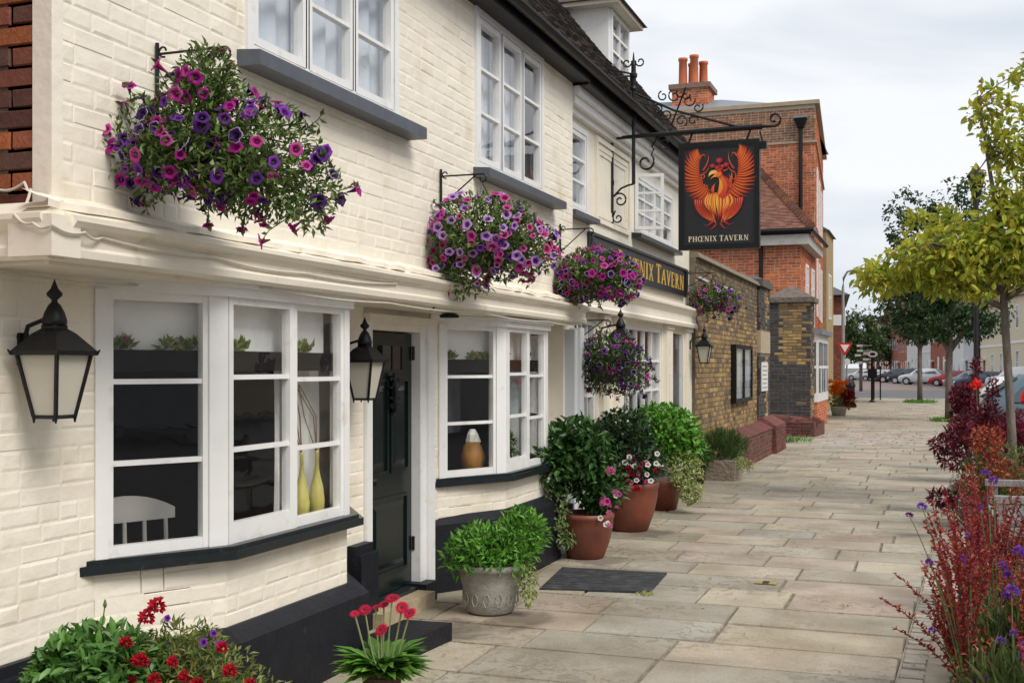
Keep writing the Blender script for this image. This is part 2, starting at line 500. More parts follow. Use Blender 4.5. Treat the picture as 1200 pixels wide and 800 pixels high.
def add_leaf6(m, p, d, nrm, L, W, col, fold=0.22, curl=0.2):
    """a rounder leaf with a mid-rib"""
    d = d.normalized(); s = d.cross(nrm)
    if s.length < 1e-3: s = d.cross(Vector((.3, .5, .8)))
    s.normalize(); up = s.cross(d)
    P = lambda a, w, h: m.vert(p + d * (L * a) + s * (W * w) + up * (W * h) - up * (L * curl * a * a), col)
    b = P(0, 0, 0); c = P(.5, 0, 0); t = P(1, 0, 0)
    l1 = P(.28, .42, fold); l2 = P(.66, .40, fold); r1 = P(.28, -.42, fold); r2 = P(.66, -.40, fold)
    m.face((b, c, l1)); m.face((l1, c, l2)); m.face((l2, c, t)); m.face((b, r1, c)); m.face((r1, r2, c)); m.face((r2, t, c))

def mixc(a, b, t): return tuple(a[k] * (1 - t) + b[k] * t for k in range(3))

def leaf_col(pal, j=0.25):
    c = mixc(random.choice(pal), random.choice(pal), random.random())
    k = random.uniform(1 - j, 1 + j)
    return (c[0] * k, c[1] * k, c[2] * k)

def in_blobs(blobs):
    """a random point in one of several ellipsoids (c, radii, weight), denser towards the skin"""
    c, r, w = random.choices(blobs, [b[2] for b in blobs])[0]
    d = rnd_dir(); k = random.random() ** 0.40
    return Vector((c[0] + d.x * r[0] * k, c[1] + d.y * r[1] * k, c[2] + d.z * r[2] * k)), d

def foliage(parent, blobs, n, L, W, pal, seed, name='foliage', up=0.3, big=False, mat=None, hang=0.0):
    random.seed(seed)
    m = MB(); f = add_leaf6 if big else add_leaf
    for k in range(n):
        p, d = in_blobs(blobs)
        dr = (d * 0.7 + rnd_dir() * 0.8 + Vector((0, 0, up)))
        nr = (d * .6 + Vector((0, 0, 1)) + rnd_dir() * .6)
        s = random.uniform(.65, 1.25)
        f(m, p, dr, nr, L * s, W * s, leaf_col(pal))
    for k in range(int(n * .02)):           # stems carrying the leaves
        p, d = in_blobs(blobs)
        c = blobs[0][0]
        m.col = (.06, .08, .03)
        m.tube([Vector(c), (Vector(c) + p) / 2 + rnd_dir() * .03, p], [.004, .003, .002], 3, caps=False)
    return m.build(name, mat or M_LEAF, parent)

def petunia_mesh(name, face, rim, throat, eye=None):
    """trumpet flower looking along +Z, about 1 unit across"""
    m = MB(); N = 20
    rings = []
    for r, z, c in ((.05, -.75, (.10, .16, .05)), (.09, -.45, throat), (.17, -.08, throat), (.33, .05, face), (.43, .06, face), (.50, .03, rim)):
        ring = []
        for k in range(N):
            a = 2 * math.pi * k / N
            lobe = 1 + (.10 * math.cos(5 * a) if r > .3 else 0)
            dz = .035 * math.sin(10 * a + 1) if r > .3 else 0
            ring.append(m.vert((r * lobe * math.cos(a), r * lobe * math.sin(a), z + dz), c))
        rings.append(ring)
    for i in range(len(rings) - 1):
        for k in range(N):
            m.face((rings[i][k], rings[i][(k + 1) % N], rings[i + 1][(k + 1) % N], rings[i + 1][k]))
    e = eye or throat
    m.face([m.vert((.1 * math.cos(2 * math.pi * k / 6), .1 * math.sin(2 * math.pi * k / 6), -.05), e) for k in range(6)])
    return m.mesh(name, M_PETAL, True)

def daisy_mesh(name, petal, centre, n=16, w=.16, rise=.05, layers=1):
    m = MB()
    for ly in range(layers):
        for k in range(n):
            a = 2 * math.pi * (k + .5 * ly) / n
            d = Vector((math.cos(a), math.sin(a), rise + .22 * ly)); s = Vector((-math.sin(a), math.cos(a), 0))
            L = .5 * (1 - .25 * ly)
            c = tuple(q * random.uniform(.8, 1.15) for q in petal)
            p0, p1, p2 = d * .08, d * (L * .65), d * L - Vector((0, 0, .05))
            m.poly([p0 - s * .03, p1 - s * w * .5, p2 - s * w * .2, p2 + s * w * .2, p1 + s * w * .5, p0 + s * .03], c)
    m.lathe([(.12, 0), (.13, .04), (.06, .08), (.01, .085)], (0, 0, 0), 10, centre)
    return m.mesh(name, M_PETAL)

def pompom_mesh(name, col, n=46, r=.5, pw=.26, flat=0.7):
    """a ball of ruffled petals"""
    m = MB(); st = random.getstate(); random.seed(3)
    for k in range(n):
        d = rnd_dir(); d.z *= flat
        if d.z < -.35: d.z *= -1
        p = d * r * random.uniform(.25, .6)
        c = tuple(q * random.uniform(.65, 1.2) for q in col)
        add_leaf6(m, p, d + rnd_dir() * .4, rnd_dir(), r * .62, pw, c, fold=.2, curl=.1)
    random.setstate(st)
    return m.mesh(name, M_PETAL)

def aim(o, d, roll=None):
    q = Vector(d).to_track_quat('Z', 'Y').to_euler()
    o.rotation_euler = q
    return o

def place_flowers(parent, meshes, weights, pts, size, name='flower'):
    pw = wloc(parent)
    for p, d in pts:
        o = link(name, random.choices(meshes, weights)[0], parent, Vector(p) - pw, None, Vector((random.uniform(.85, 1.1), random.uniform(.8, 1.1), random.uniform(.7, 1.3))) * size * random.uniform(.62, 1.15))
        aim(o, d)

def blob_surface(blobs, n, k0=.88, k1=1.08, face=None, bias=0.0):
    """points on the skin of the blobs, optionally turned to one side"""
    out = []; tries = 0
    while len(out) < n and tries < n * 60:
        tries += 1
        c, r, w = random.choices(blobs, [b[2] for b in blobs])[0]
        d = rnd_dir()
        if face is not None and d.dot(face) < bias: continue
        k = random.uniform(k0, k1)
        p = Vector((c[0] + d.x * r[0] * k, c[1] + d.y * r[1] * k, c[2] + d.z * r[2] * k))
        if any(((p.x - b[0][0]) / b[1][0]) ** 2 + ((p.y - b[0][1]) / b[1][1]) ** 2 + ((p.z - b[0][2]) / b[1][2]) ** 2 < .6 for b in blobs): continue
        nd = Vector((d.x / r[0], d.y / r[1], d.z / r[2])).normalized()
        out.append((p, nd + rnd_dir() * .45 + Vector((0.12, -.25, .05))))
    return out
# ------------------------------------------------------------------ ground, road, pavement
M_ASPHALT = pmat('asphalt', (0.115, 0.115, 0.118), 0.85, 0.18, 3, 0.5, 60)
M_REDROAD = pmat('worn_red_surfacing', (0.20, 0.145, 0.13), 0.85, 0.2, 2, 0.4, 60)
M_GROUND = pmat('far_ground', (0.13, 0.13, 0.115), 0.95, 0.2, 0.2)
M_KERB = pmat('granite_kerb', (0.33, 0.32, 0.30), 0.85, 0.15, 20, 0.3, 60)
M_CONC = pmat('beige_resin_path', (0.40, 0.345, 0.27), 0.9, 0.12, 6, 0.5, 90)
M_GRASS = pmat('grass_blades', (1, 1, 1), 0.6, 0.1, 20, tint=True, trans=0.2)

def sheet(name, poly, z, mat, parent=None):
    m = MB(); m.poly([(x, y, z) for x, y in poly])
    o = m.build(name, mat, parent, origin=(poly[0][0], poly[0][1], z))
    if parent is None: o['kind'] = 'structure'
    return o

sheet('ground', [(-900, -300), (900, -300), (900, 1800), (-900, 1800)], -0.150, M_GROUND)
sheet('road', [(1.12, -40), (45, -40), (30, 260), (-60, 260), (-60, 150), (-3, 66), (1.12, 63)], -0.135, M_ASPHALT)
sheet('red_road_surface', [(30, 100), (30, 106), (-60, 245), (-60, 180), (-6, 96)], -0.130, M_REDROAD)

def xr(y): return min(-0.45 + 0.04 * y, 0.90)

random.seed(11)
m = MB()
ys = [1.5 + k * 1.5 for k in range(42)]
left = -3.75
top = [(left, ys[0])] + [(xr(y), y) for y in ys] + [(-1.2, 67.5), (left, 69)]
m.prism(top, -0.14, -0.012)
pave = m.build('pavement', M_BED, None, origin=(-2, 6, 0))
pave['kind'] = 'structure'

def slab_quad(x0, x1, y0, y1, h, j=0.0, tilt=0.0, thick=0.03):
    q = []; g = 0.006
    for z, c in ((-thick, 0), (h, .006)):
        for x, y in ((x0 + c, y0 + c), (x1 - c, y0 + c), (x1 - c, y1 - c), (x0 + c, y1 - c)):
            q.append((x + random.uniform(-j, j), y + random.uniform(-j, j), z + (random.uniform(-tilt, tilt) if z == h else 0)))
    return q

STONES = [(.445, .390, .300), (.420, .378, .304), (.395, .365, .305), (.465, .402, .300), (.480, .428, .332), (.38, .343, .278), (.46, .385, .315)]
def slab_colour(x, y):
    c = mixc(random.choice(STONES), random.choice(STONES), random.random())
    if random.random() < .05: c = mixc(c, (.46, .335, .25), .5)
    damp = max(0, min(1, (-1.9 - x) / 1.3)) * (1 if y < 15 else .5)
    c = mixc(c, (.30, .265, .14), damp * random.uniform(.15, .6))      # algae on the stones by the wall
    k = random.uniform(.84, 1.0)
    return tuple(v * k for v in c)

near, far = [], []
y = 2.4
while y < 66:
    if 26.2 < y < 31.0:
        y += .01
        if y > 31: pass
        # band of small setts crossing the pavement
        yy = y
        while yy < 31.0:
            x = -3.7 + random.uniform(-.2, 0)
            dpt = .20
            while x < xr(yy):
                w = random.uniform(.28, .52)
                c = random.choice([(.47, .40, .34), (.43, .365, .30), (.52, .46, .40), (.40, .35, .30), (.50, .42, .37)])
                far.append((slab_quad(max(x, -3.7), min(x + w, xr(yy)), yy, yy + dpt, random.uniform(-.002, .002), .004), c))
                x += w + .035
            yy += dpt + .035
        y = 31.02
        continue
    d = random.uniform(.46, .64)
    x = -3.72 - random.uniform(0, .9)
    xe = xr(y + d / 2)
    while x < xe - .02:
        w = random.uniform(.55, 1.08)
        if xe - (x + w) < .35: w = xe - x
        x0, x1 = max(x, -3.72), min(x + w, xe)
        if x1 - x0 > .05:
            it = (slab_quad(x0, x1, y, y + d, random.uniform(-.003, .003), .004, .0022), slab_colour((x0 + x1) / 2, y))
            (near if y < 36 else far).append(it)
        x += w + random.uniform(.012, .022)
    y += d + random.uniform(.012, .022)
near.sort(key=lambda q: q[0][0][1])
lay_pieces('paving_slab', pave, near, M_STONE, 290, key=lambda c: c[1])
far_m = MB()
for q, c in far: far_m.hexa(q, c, skip=(0,))
o = far_m.build('distant_paving', M_STONE, pave); o['kind'] = 'stuff'

# edging strip of upright setts, then a narrow beige path and the planting bed
ed = []
y = 2.4
while y < 24:
    ed.append((slab_quad(xr(y) + .02, xr(y) + .155, y, y + .105, random.uniform(0, .008), .004, .003), mixc((.50, .45, .37), (.40, .36, .31), random.random())))
    y += .118
lay_pieces('edging_sett', pave, ed, M_STONE, 110)
m = MB()
m.prism([(xr(2) + .005, 2), (1.0, 2), (1.0, 62), (.905, 62), (.905, 33.75), (xr(20) + .005, 20)], -0.14, -0.014)
o = m.build('path', M_CONC); o['kind'] = 'structure'
m = MB()
bed = [(xr(yy) + .62 - .012 * yy + .05 * math.sin(yy * 1.7), yy) for yy in [2 + k for k in range(31)]]
m.prism([(1.0, 2)] + [(1.0, 33)] + list(reversed(bed)), -0.02, 0.045)
m.f = [tuple(reversed(f)) if False else f for f in m.f]
o = m.build('planting_bed_soil', M_SOIL); o['kind'] = 'structure'
m = MB()
yy = -20
kerb = empty('kerb', (1.06, 10, -.1)); kerb['kind'] = 'structure'
m = MB()
while yy < 62.5:
    m.box((1.0, yy, -.16), (1.12, yy + .9, .012)); yy += .912
# the kerb sweeps round to the left where the street bends
prev = Vector((1.06, 62.6, 0)); 
for k in range(1, 22):
    t = k / 21
    p = Vector((1.06 - 6.5 * t * t - .2 * t, 62.6 + 5.6 * math.sin(t * 1.57), 0))
    d = (p - prev).normalized(); s = Vector((-d.y, d.x, 0)) * .07
    m.hexa([(prev + s)[:2] + (-.16,), (prev - s)[:2] + (-.16,), (p - s)[:2] + (-.16,), (p + s)[:2] + (-.16,), (prev + s)[:2] + (.012,), (prev - s)[:2] + (.012,), (p - s)[:2] + (.012,), (p + s)[:2] + (.012,)])
    prev = p
m.build('kerb_stones', M_KERB, kerb)['kind'] = 'stuff'

# small things lying in the pavement
m = MB(); m.box((-1.30, 9.15, .0045), (-1.13, 9.26, .008)); iron = m.build('access_cover', pmat('brass_cover', (.38, .27, .07), .5, .3, 40), pave)
m = MB(); m.box((-1.24, 9.155, .0085), (-1.19, 9.255, .0105)); m.build('access_cover_bar', M_IRON, pave)
random.seed(5)
def tuft(name, label, c, n, r, h, pal, cat='weeds', kind=None, group=None):
    m = MB()
    for k in range(n):
        a = random.random() * 6.28; q = r * math.sqrt(random.random())
        p = Vector((c[0] + q * math.cos(a), c[1] + q * math.sin(a), c[2]))
        add_leaf(m, p, Vector((random.uniform(-.7, .7), random.uniform(-.7, .7), 1)), rnd_dir(), h * random.uniform(.5, 1.2), .012 + h * .08, leaf_col(pal), .1, .2)
    return tag(m.build(name, M_GRASS, None, origin=c), label, cat, group, kind)
# ------------------------------------------------------------------ the tavern
XU, XG, X2 = -3.20, -3.50, -3.30
UY = Vector((0, 1, 0)); NX = Vector((1, 0, 0))
tav = empty('tavern', (-3.5, 7.0, 0), 'cream painted old tavern with bay windows, overhanging upper floor and tiled roof', 'building')

# upper wall of painted bricks: windows cut out
U0, U1, ZB, ZT = 3.60, 10.52, 2.28, 4.50
holesU = [(4.93 - U0, 6.66 - U0, 3.26 - ZB, 4.46 - ZB), (8.00 - U0, 9.60 - U0, 3.19 - ZB, 4.40 - ZB)]
up = wall_mb((XU - .005, U0, ZB), UY, NX, U1 - U0, ZT - ZB, holesU, .22).build('upper_wall', M_CREAM, tav)
random.seed(21)
painted_bricks(up, (XU - .005, U0, ZB), UY, NX, U1 - U0, ZT - ZB, holesU, 300)
# end wall of the overhang: unpainted red brick with a painted corner strip
m = MB(); m.box((-4.2, U0, 2.30), (XU - .09, U0 + .20, 4.6))
endw = m.build('end_wall', M_MORTAR_D, tav)
m = MB(); m.box((XU - .092, U0 - .014, 2.28), (XU + .001, U0 + .05, 4.6)); m.build('corner_strip', M_CREAM, tav)
random.seed(4)
er = []
REDS = [(.25, .075, .035), (.17, .05, .03), (.10, .04, .03), (.30, .09, .03), (.13, .06, .045), (.21, .065, .04)]
for r in range(28):
    z = 2.31 + r * .082; x = -3.292
    first = True
    while x > -4.1:
        ln = .105 if (r % 2 and first) else .225
        c = leaf_col(REDS, .25)
        er.append((piece_hexa((-4.2, U0, z), Vector((1, 0, 0)), Vector((0, -1, 0)), x - ln + 4.2, x + 4.2, 0, .071, .010 + random.uniform(-.003, .003), .004, .002), c))
        x -= ln + .012; first = False
lay_pieces('brick', endw, er, M_BRICK, 80, stuff_name='hidden_bricks')

# ground-floor wall between bays and door
def panel_wall(name, y0, y1, z0, z1, seed, x=XG, thick=.2):
    random.seed(seed)
    m = MB(); m.box((x - thick, y0, z0), (x - .005, y1, z1)); w = m.build(name, M_CREAM, tav)
    painted_bricks(w, (x - .005, y0, z0), UY, NX, y1 - y0, z1 - z0, [], 90)
    return w
panel_wall('lower_wall', 2.6, 4.20, .50, 2.10, 31)
panel_wall('lower_wall', 6.50, 6.79, .55, 2.10, 32)
panel_wall('lower_wall', 7.88, 8.01, .55, 2.10, 33)
panel_wall('lower_wall', 10.24, 10.55, .55, 2.10, 34)
m = MB(); m.box((XG - .2, 6.79, 2.0), (XG - .02, 7.88, 2.1)); m.build('door_lintel', M_CREAM, tav)

# jetty soffit and moulded cornice
m = MB(); m.box((XG - .25, U0 - .05, 2.095), (XU + .02, U1, 2.14)); m.build('soffit', M_CREAMWOOD, tav)
prof = [(0.0, 2.11), (.10, 2.105), (.125, 2.12), (.13, 2.15), (.115, 2.165), (.118, 2.215), (.15, 2.235), (.165, 2.255), (.165, 2.275), (.12, 2.285), (.05, 2.325), (0.0, 2.335)]
def cornice(y0, y1, name='cornice', x=XU, sc=1.0, seg=18, mat=None, dz=0, par=None):
    m = MB(); random.seed(9)
    rows = []
    for k in range(seg + 1):
        y = y0 + (y1 - y0) * k / seg
        sag = random.uniform(-.0015, .0015)
        rows.append([m.vert((x + px * sc + random.uniform(-.001, .001), y, pz + sag + dz)) for px, pz in prof])
    for k in range(seg):
        for j in range(len(prof) - 1):
            m.face((rows[k][j], rows[k + 1][j], rows[k + 1][j + 1], rows[k][j + 1]))
    m.face(list(reversed(rows[0]))); m.face(rows[-1])
    return m.build(name, mat or M_CREAMWOOD, par or tav)
cornice(U0 - .06, U1 + .03)
m = MB()
rows = [[m.vert((xx, U0 - .06 - px * .75, pz)) for px, pz in prof] for xx in (-4.2, XU + .10)]
for j in range(len(prof) - 1): m.face((rows[0][j], rows[1][j], rows[1][j + 1], rows[0][j + 1]))
m.face(rows[1]); m.face(list(reversed(rows[0])))
m.build('cornice_return', M_CREAMWOOD, tav)
m = MB(); m.box((XU - .06, U0 - .175, 2.115), (XU + .145, U0 - .02, 2.27)); m.build('cornice_block', M_CREAMWOOD, tav)
# ragged mortar flaunching on top of the cornice
m = MB(); random.seed(14); y = U0 - .16
ring = []
while y < U1:
    w = random.uniform(.07, .14)
    ring.append((y, random.uniform(.09, .125), random.uniform(2.33, 2.342))); y += w
pr = None
for y, dx, z in ring:
    cur = [m.vert((XU - .01, y, 2.30)), m.vert((XU + dx, y, z - .035)), m.vert((XU + dx, y, z - .008)), m.vert((XU + dx * .5, y, z + .008)), m.vert((XU - .01, y, z + .035))]
    if pr:
        for j in range(4): m.face((pr[j], cur[j], cur[j + 1], pr[j + 1]))
    pr = cur
m.build('mortar_flaunching', M_CREAM, tav)

# first-floor windows
def sill(y0, y1, z, x, dep=.13, h=.075, mat=None, par=None, bev=.02):
    m = MB()
    pts = [(x, z), (x + dep, z - .012), (x + dep, z - h), (x, z - h)]
    m.extrude([(a, y0, b) for a, b in pts], (0, y1 - y0, 0))
    return m.build('sill', mat or M_GREYSILL, par)

def casement_window(y0, y1, z0, z1, lights, rows, x, name='casement_window', par=None, top=None, cols=None, fw=.055):
    par = par or tav
    m = MB(); o = (x, y0, z0); W, H = y1 - y0, z1 - z0
    m.obox(o, UY, NX, 0, fw, -.10, .012, 0, H); m.obox(o, UY, NX, W - fw, W, -.10, .012, 0, H)
    m.obox(o, UY, NX, fw, W - fw, -.10, .009, H - fw, H); m.obox(o, UY, NX, fw, W - fw, -.10, .009, 0, fw)
    f = m.build(name, M_WHITE, par, origin=Vector(o))
    iw = W - 2 * fw; lw = iw / lights
    for k in range(lights):
        a = fw + k * lw; g = .008
        cw = .042
        sub = MB(); q = (x - .012, y0 + a + g, z0 + fw + g); w_, h_ = lw - 2 * g, H - 2 * fw - 2 * g
        if k: 
            mm = MB(); mm.obox(o, UY, NX, a - .02, a + .02, -.09, .006, fw, H - fw); mm.build('mullion', M_WHITE, f)
        pr = .018
        sub.obox(q, UY, NX, 0, cw, -.04, pr, 0, h_); sub.obox(q, UY, NX, w_ - cw, w_, -.04, pr, 0, h_)
        sub.obox(q, UY, NX, cw, w_ - cw, -.04, pr - .003, 0, cw); sub.obox(q, UY, NX, cw, w_ - cw, -.04, pr - .003, h_ - cw, h_)
        sub.build('casement', M_WHITE, f)
        nc = cols or 1
        for r in range(1, rows):
            zz = cw + (h_ - 2 * cw) * r / rows
            b = MB(); b.obox(q, UY, NX, cw, w_ - cw, -.03, pr - .006, zz - .011, zz + .011); b.build('glazing_bar', M_WHITE, f)
        for c in range(1, nc):
            aa = cw + (w_ - 2 * cw) * c / nc
            b = MB(); b.obox(q, UY, NX, aa - .011, aa + .011, -.03, pr - .008, cw, h_ - cw); b.build('glazing_bar', M_WHITE, f)
        for c in range(nc):
            for r in range(rows):
                b = MB(); t = random.uniform(-.001, .001)
                b.obox(q, UY, NX, cw + (w_ - 2 * cw) * c / nc + .009, cw + (w_ - 2 * cw) * (c + 1) / nc - .009, -.014 + t, -.010 + t, cw + (h_ - 2 * cw) * r / rows + .009, cw + (h_ - 2 * cw) * (r + 1) / rows - .009)
                b.build('pane', M_GLASS, f)
    return f
random.seed(2)
w1 = casement_window(4.93, 6.66, 3.26, 4.46, 3, 3, XU + .004)
sill(4.86, 6.84, 3.262, XU - .02, .15, .085, par=w1)
w2 = casement_window(8.00, 9.60, 3.19, 4.40, 3, 3, XU + .004)
sill(7.97, 9.90, 3.192, XU - .02, .15, .075, par=w2)
# closed rooms behind the upper windows
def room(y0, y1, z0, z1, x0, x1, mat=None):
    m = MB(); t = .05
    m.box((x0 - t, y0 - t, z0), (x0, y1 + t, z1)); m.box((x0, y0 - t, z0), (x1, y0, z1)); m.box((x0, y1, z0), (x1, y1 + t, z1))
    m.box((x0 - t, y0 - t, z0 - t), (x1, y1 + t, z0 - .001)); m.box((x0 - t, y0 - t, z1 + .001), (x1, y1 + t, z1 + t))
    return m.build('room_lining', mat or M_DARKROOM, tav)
M_BLUEROOM = pmat('pale_blue_room', (.30, .34, .40), .8, .1, 3)
room(4.70, 6.90, 3.0, 4.48, -4.6, XU - .235, M_BLUEROOM)
room(7.80, 9.80, 3.0, 4.48, -4.6, XU - .235, M_BLUEROOM)
random.seed(8)
curtain('net_curtain', 'pale blue net curtain filling the near upstairs window above the large flower basket', (XU - .11, 4.98, 3.27), UY, NX, 0, 1.64, 0, 1.15, 0, 9, .022)
curtain('net_curtain', 'white net curtain in the upstairs window over the pink petunia basket', (XU - .11, 8.05, 3.20), UY, NX, 0, 1.12, 0, 1.16, 0, 7, .018)
curtain('drawn_curtain', 'grey curtain gathered at the right edge of the upstairs window over the pink petunias', (XU - .13, 9.22, 3.20), UY, NX, 0, .30, 0, 1.16, 0, 3, .03, pmat('grey_curtain_cloth', (.16, .19, .22), .9, .1, 8), .3)

# ------------------------------------------------------------------ bays
def face_frame(p, q):
    p, q = Vector(p), Vector(q); u = (q - p); L = u.length; u.normalize()
    return u, Vector((u.y, -u.x, 0)), L

def bay(name, y0, y1, y2, y3, zs, zt, plinth, seed, label):
    """canted bay: glazed band between sill and soffit, painted panel and black plinth below"""
    random.seed(seed)
    xb = XU + .0
    P = [(XG, y0), (xb, y1), (xb, y2), (XG, y3)]
    grow = lambda g, e=0: [(XG - .03, y0 - g * 1.2 - e), (xb + g, y1 - g * .45), (xb + g, y2 + g * .45), (XG - .03, y3 + g * 1.2 + e)]
    # panel under the window
    m = MB(); m.prism(grow(-.006), plinth - .05, zs - .04); pan = m.build(name, M_CREAM, tav, origin=Vector((XG, y0, 0)))
    pan['label'] = label
    for (a, b) in ((P[0], P[1]), (P[1], P[2])):
        u, n, L = face_frame((a[0], a[1], 0), (b[0], b[1], 0))
        painted_bricks(pan, (a[0] - n.x * .006, a[1] - n.y * .006, plinth), u, n, L, zs - .06 - plinth, [], 60)
    # plinth with a sloped top
    m = MB(); g = .115
    m.prism(grow(g), -.02, plinth - .045)
    lo, hi = grow(g), grow(.015)
    a = [m.vert((*p, plinth - .045)) for p in lo]; b = [m.vert((*p, plinth + .012)) for p in hi]
    for k in range(3): m.face((a[k], a[k + 1], b[k + 1], b[k]))
    m.face(b)
    m.build('plinth', M_NAVY, pan)
    # sill
    m = MB(); m.prism(grow(.085, .03), zs - .05, zs - .008); m.prism(grow(.06, .02), zs - .008, zs + .012); m.build('sill', M_SILL, pan)
    # head
    m = MB(); m.prism(grow(.035), zt - .01, zt + .035); m.prism(grow(.06), zt + .035, zt + .062); m.build('head', M_WHITE, pan)
    return P, pan

def bay_glazing(P, pan, zs, zt, splits):
    """splits: per face a list of (a0, a1, kind) fractions"""
    H = zt - zs
    pw = tav
    for fi, ((a, b), parts) in enumerate(zip(zip(P, P[1:]), splits)):
        u, n, L = face_frame((a[0], a[1], 0), (b[0], b[1], 0))
        for (f0, f1, kind) in parts:
            A0, A1 = f0 * L, f1 * L
            if kind == 'post':
                m = MB(); m.obox((a[0], a[1], 0), u, n, A0, A1, -.075, .012, zs + .012, zt); m.build('post', M_WHITE, pan)
                continue
            o = (a[0] + u.x * A0 + n.x * (.0 if kind == 'fixed' else .012), a[1] + u.y * A0 + n.y * (.0 if kind == 'fixed' else .012), zs + .012)
            win3(pan, o, u, n, A1 - A0, H - .012, 3, kind)
def win3(pan, o, u, n, W, H, rows, kind):
    fw = .028 if kind == 'fixed' else .036
    bot = .05 if kind == 'fixed' else .10
    m = MB(); bk = .0
    m.obox(o, u, n, 0, fw, -.05, bk, 0, H); m.obox(o, u, n, W - fw, W, -.05, bk, 0, H)
    m.obox(o, u, n, fw, W - fw, -.05, bk - .003, H - .045, H); m.obox(o, u, n, fw, W - fw, -.05, bk - .003, 0, bot)
    m.build('casement' if kind != 'fixed' else 'frame', M_WHITE, pan)
    ih = H - .045 - bot
    for r in range(1, rows):
        z = bot + ih * r / rows
        m = MB(); m.obox(o, u, n, fw, W - fw, -.04, bk - .008, z - .012, z + .012); m.build('glazing_bar', M_WHITE, pan)
    for r in range(rows):
        m = MB(); t = random.uniform(-.001, .001)
        m.obox(o, u, n, fw - .004, W - fw + .004, -.028 + t, -.024 + t, bot + ih * r / rows + .009, bot + ih * (r + 1) / rows - .009); m.build('pane', M_GLASS, pan)

B1, pan1 = bay('bay_window', 4.19, 4.77, 6.00, 6.48, .83, 2.05, .43, 41, 'white bay window with three rows of panes nearest the viewer')
bay_glazing(B1, pan1, .83, 2.05, [[(0, .09, 'post'), (.09, .85, 'fixed'), (.85, 1.0, 'post')],
                                  [(.003, .49, 'casement'), (.49, .515, 'post'), (.515, .955, 'fixed'), (.955, 1.0, 'post')],
                                  [(0, .1, 'post'), (.1, .9, 'fixed'), (.9, 1, 'post')]])
B2, pan2 = bay('bay_window', 8.01, 8.66, 9.72, 10.22, .845, 2.03, .555, 42, 'white bay window beyond the dark door')
bay_glazing(B2, pan2, .845, 2.03, [[(0, .09, 'post'), (.09, .85, 'fixed'), (.85, 1.0, 'post')],
                                   [(0, .03, 'post'), (.03, .50, 'casement'), (.50, .53, 'post'), (.53, .95, 'fixed'), (.95, 1.0, 'post')],
                                   [(0, .1, 'post'), (.1, .9, 'fixed'), (.9, 1, 'post')]])
# plinths along the flat walls, and the stub beside the door
m = MB(); m.box((XG - .1, 2.6, -.02), (XG + .07, 4.06, .46)); m.box((XG - .1, 2.6, .46), (XG + .03, 4.06, .505)); m.build('plinth', M_NAVY, tav)
m = MB(); m.box((XG - .1, 6.56, -.02), (XG + .10, 6.80, .50)); m.box((XG - .1, 6.56, .50), (XG + .06, 6.80, .555)); m.build('plinth', M_NAVY, tav)
m = MB(); m.box((XG - .1, 10.36, -.02), (XG + .10, 10.54, .50)); m.build('plinth', M_NAVY, tav)
# iron anchor plate low on the bay base
m = MB(); m.box((XU + .116, 9.55, .06), (XU + .124, 9.60, .14)); m.build('anchor_plate', M_IRON, pan2)

# ------------------------------------------------------------------ door
dr = MB()
XD = XG - .055
dr.box((XD - .05, 6.885, .13), (XD, 7.645, 1.94))
door = dr.build('door', M_DOOR, tav, origin=Vector((XD, 6.885, .13)))
door['label'] = 'dark green panelled front door with iron knocker'
def dpanel(y0, y1, z0, z1):
    m = MB(); t = .022
    for a, b, c, d in ((y0, y1, z0, z0 + t), (y0, y1, z1 - t, z1), (y0, y0 + t, z0 + t, z1 - t), (y1 - t, y1, z0 + t, z1 - t)):
        m.box((XD + .0005, a, c), (XD + .014, b, d))
    m.build('panel_moulding', M_DOOR, door)
    m = MB(); m.hexa([(XD + .0004, y0 + .05, z0 + .05), (XD + .0004, y1 - .05, z0 + .05), (XD + .0004, y1 - .05, z1 - .05), (XD + .0004, y0 + .05, z1 - .05),
                      (XD + .012, y0 + .085, z0 + .085), (XD + .012, y1 - .085, z0 + .085), (XD + .012, y1 - .085, z1 - .085), (XD + .012, y0 + .085, z1 - .085)])
    m.build('panel', M_DOOR, door)
dpanel(6.95, 7.245, .96, 1.62); dpanel(7.285, 7.58, .96, 1.62); dpanel(6.97, 7.56, .26, .80)
m = MB(); m.box((XD + .0005, 7.13, 1.68), (XD + .012, 7.46, 1.85)); m.build('vision_grille', pmat('dark_pane', (.02, .02, .022), .08, .1, 5), door)
m = MB()
for yy in (7.13, 7.29, 7.445): m.box((XD + .012, yy, 1.68), (XD + .018, yy + .014, 1.85))
m.build('vision_bars', M_IRON, door)
# scrolled iron knocker
m = MB(); kx = XD + .03
for s in (-1, 1):
    m.tube(spiral((kx, 7.30 + s * .05, 1.60), .012, .05, 0, 5.5, 16, 'yz', s), .008, 5)
    m.tube(spiral((kx, 7.30 + s * .045, 1.44), .05, .010, 1.0, 6.5, 16, 'yz', s), .008, 5)
m.tube([(kx, 7.30, 1.66), (kx + .012, 7.30, 1.55), (kx + .012, 7.30, 1.42), (kx, 7.30, 1.36)], .012, 6)
m.box((XD, 7.285, 1.38), (kx + .005, 7.315, 1.64)); m.build('knocker', M_IRON, door)
for zz in (.42, 1.80):
    m = MB(); m.tube([(XD + .012, 7.655, zz - .05), (XD + .012, 7.655, zz + .05)], .012, 6); m.build('hinge', M_IRON, door)
m = MB(); m.lathe([(.012, 0), (.012, .03), (.028, .045), (.028, .06), (.01, .07)], (0, 0, 0), 12)
kn = link('door_handle', m.mesh('door_handle', M_IRON, True), door, (.0, .06, .80), (0, R(90), 0))
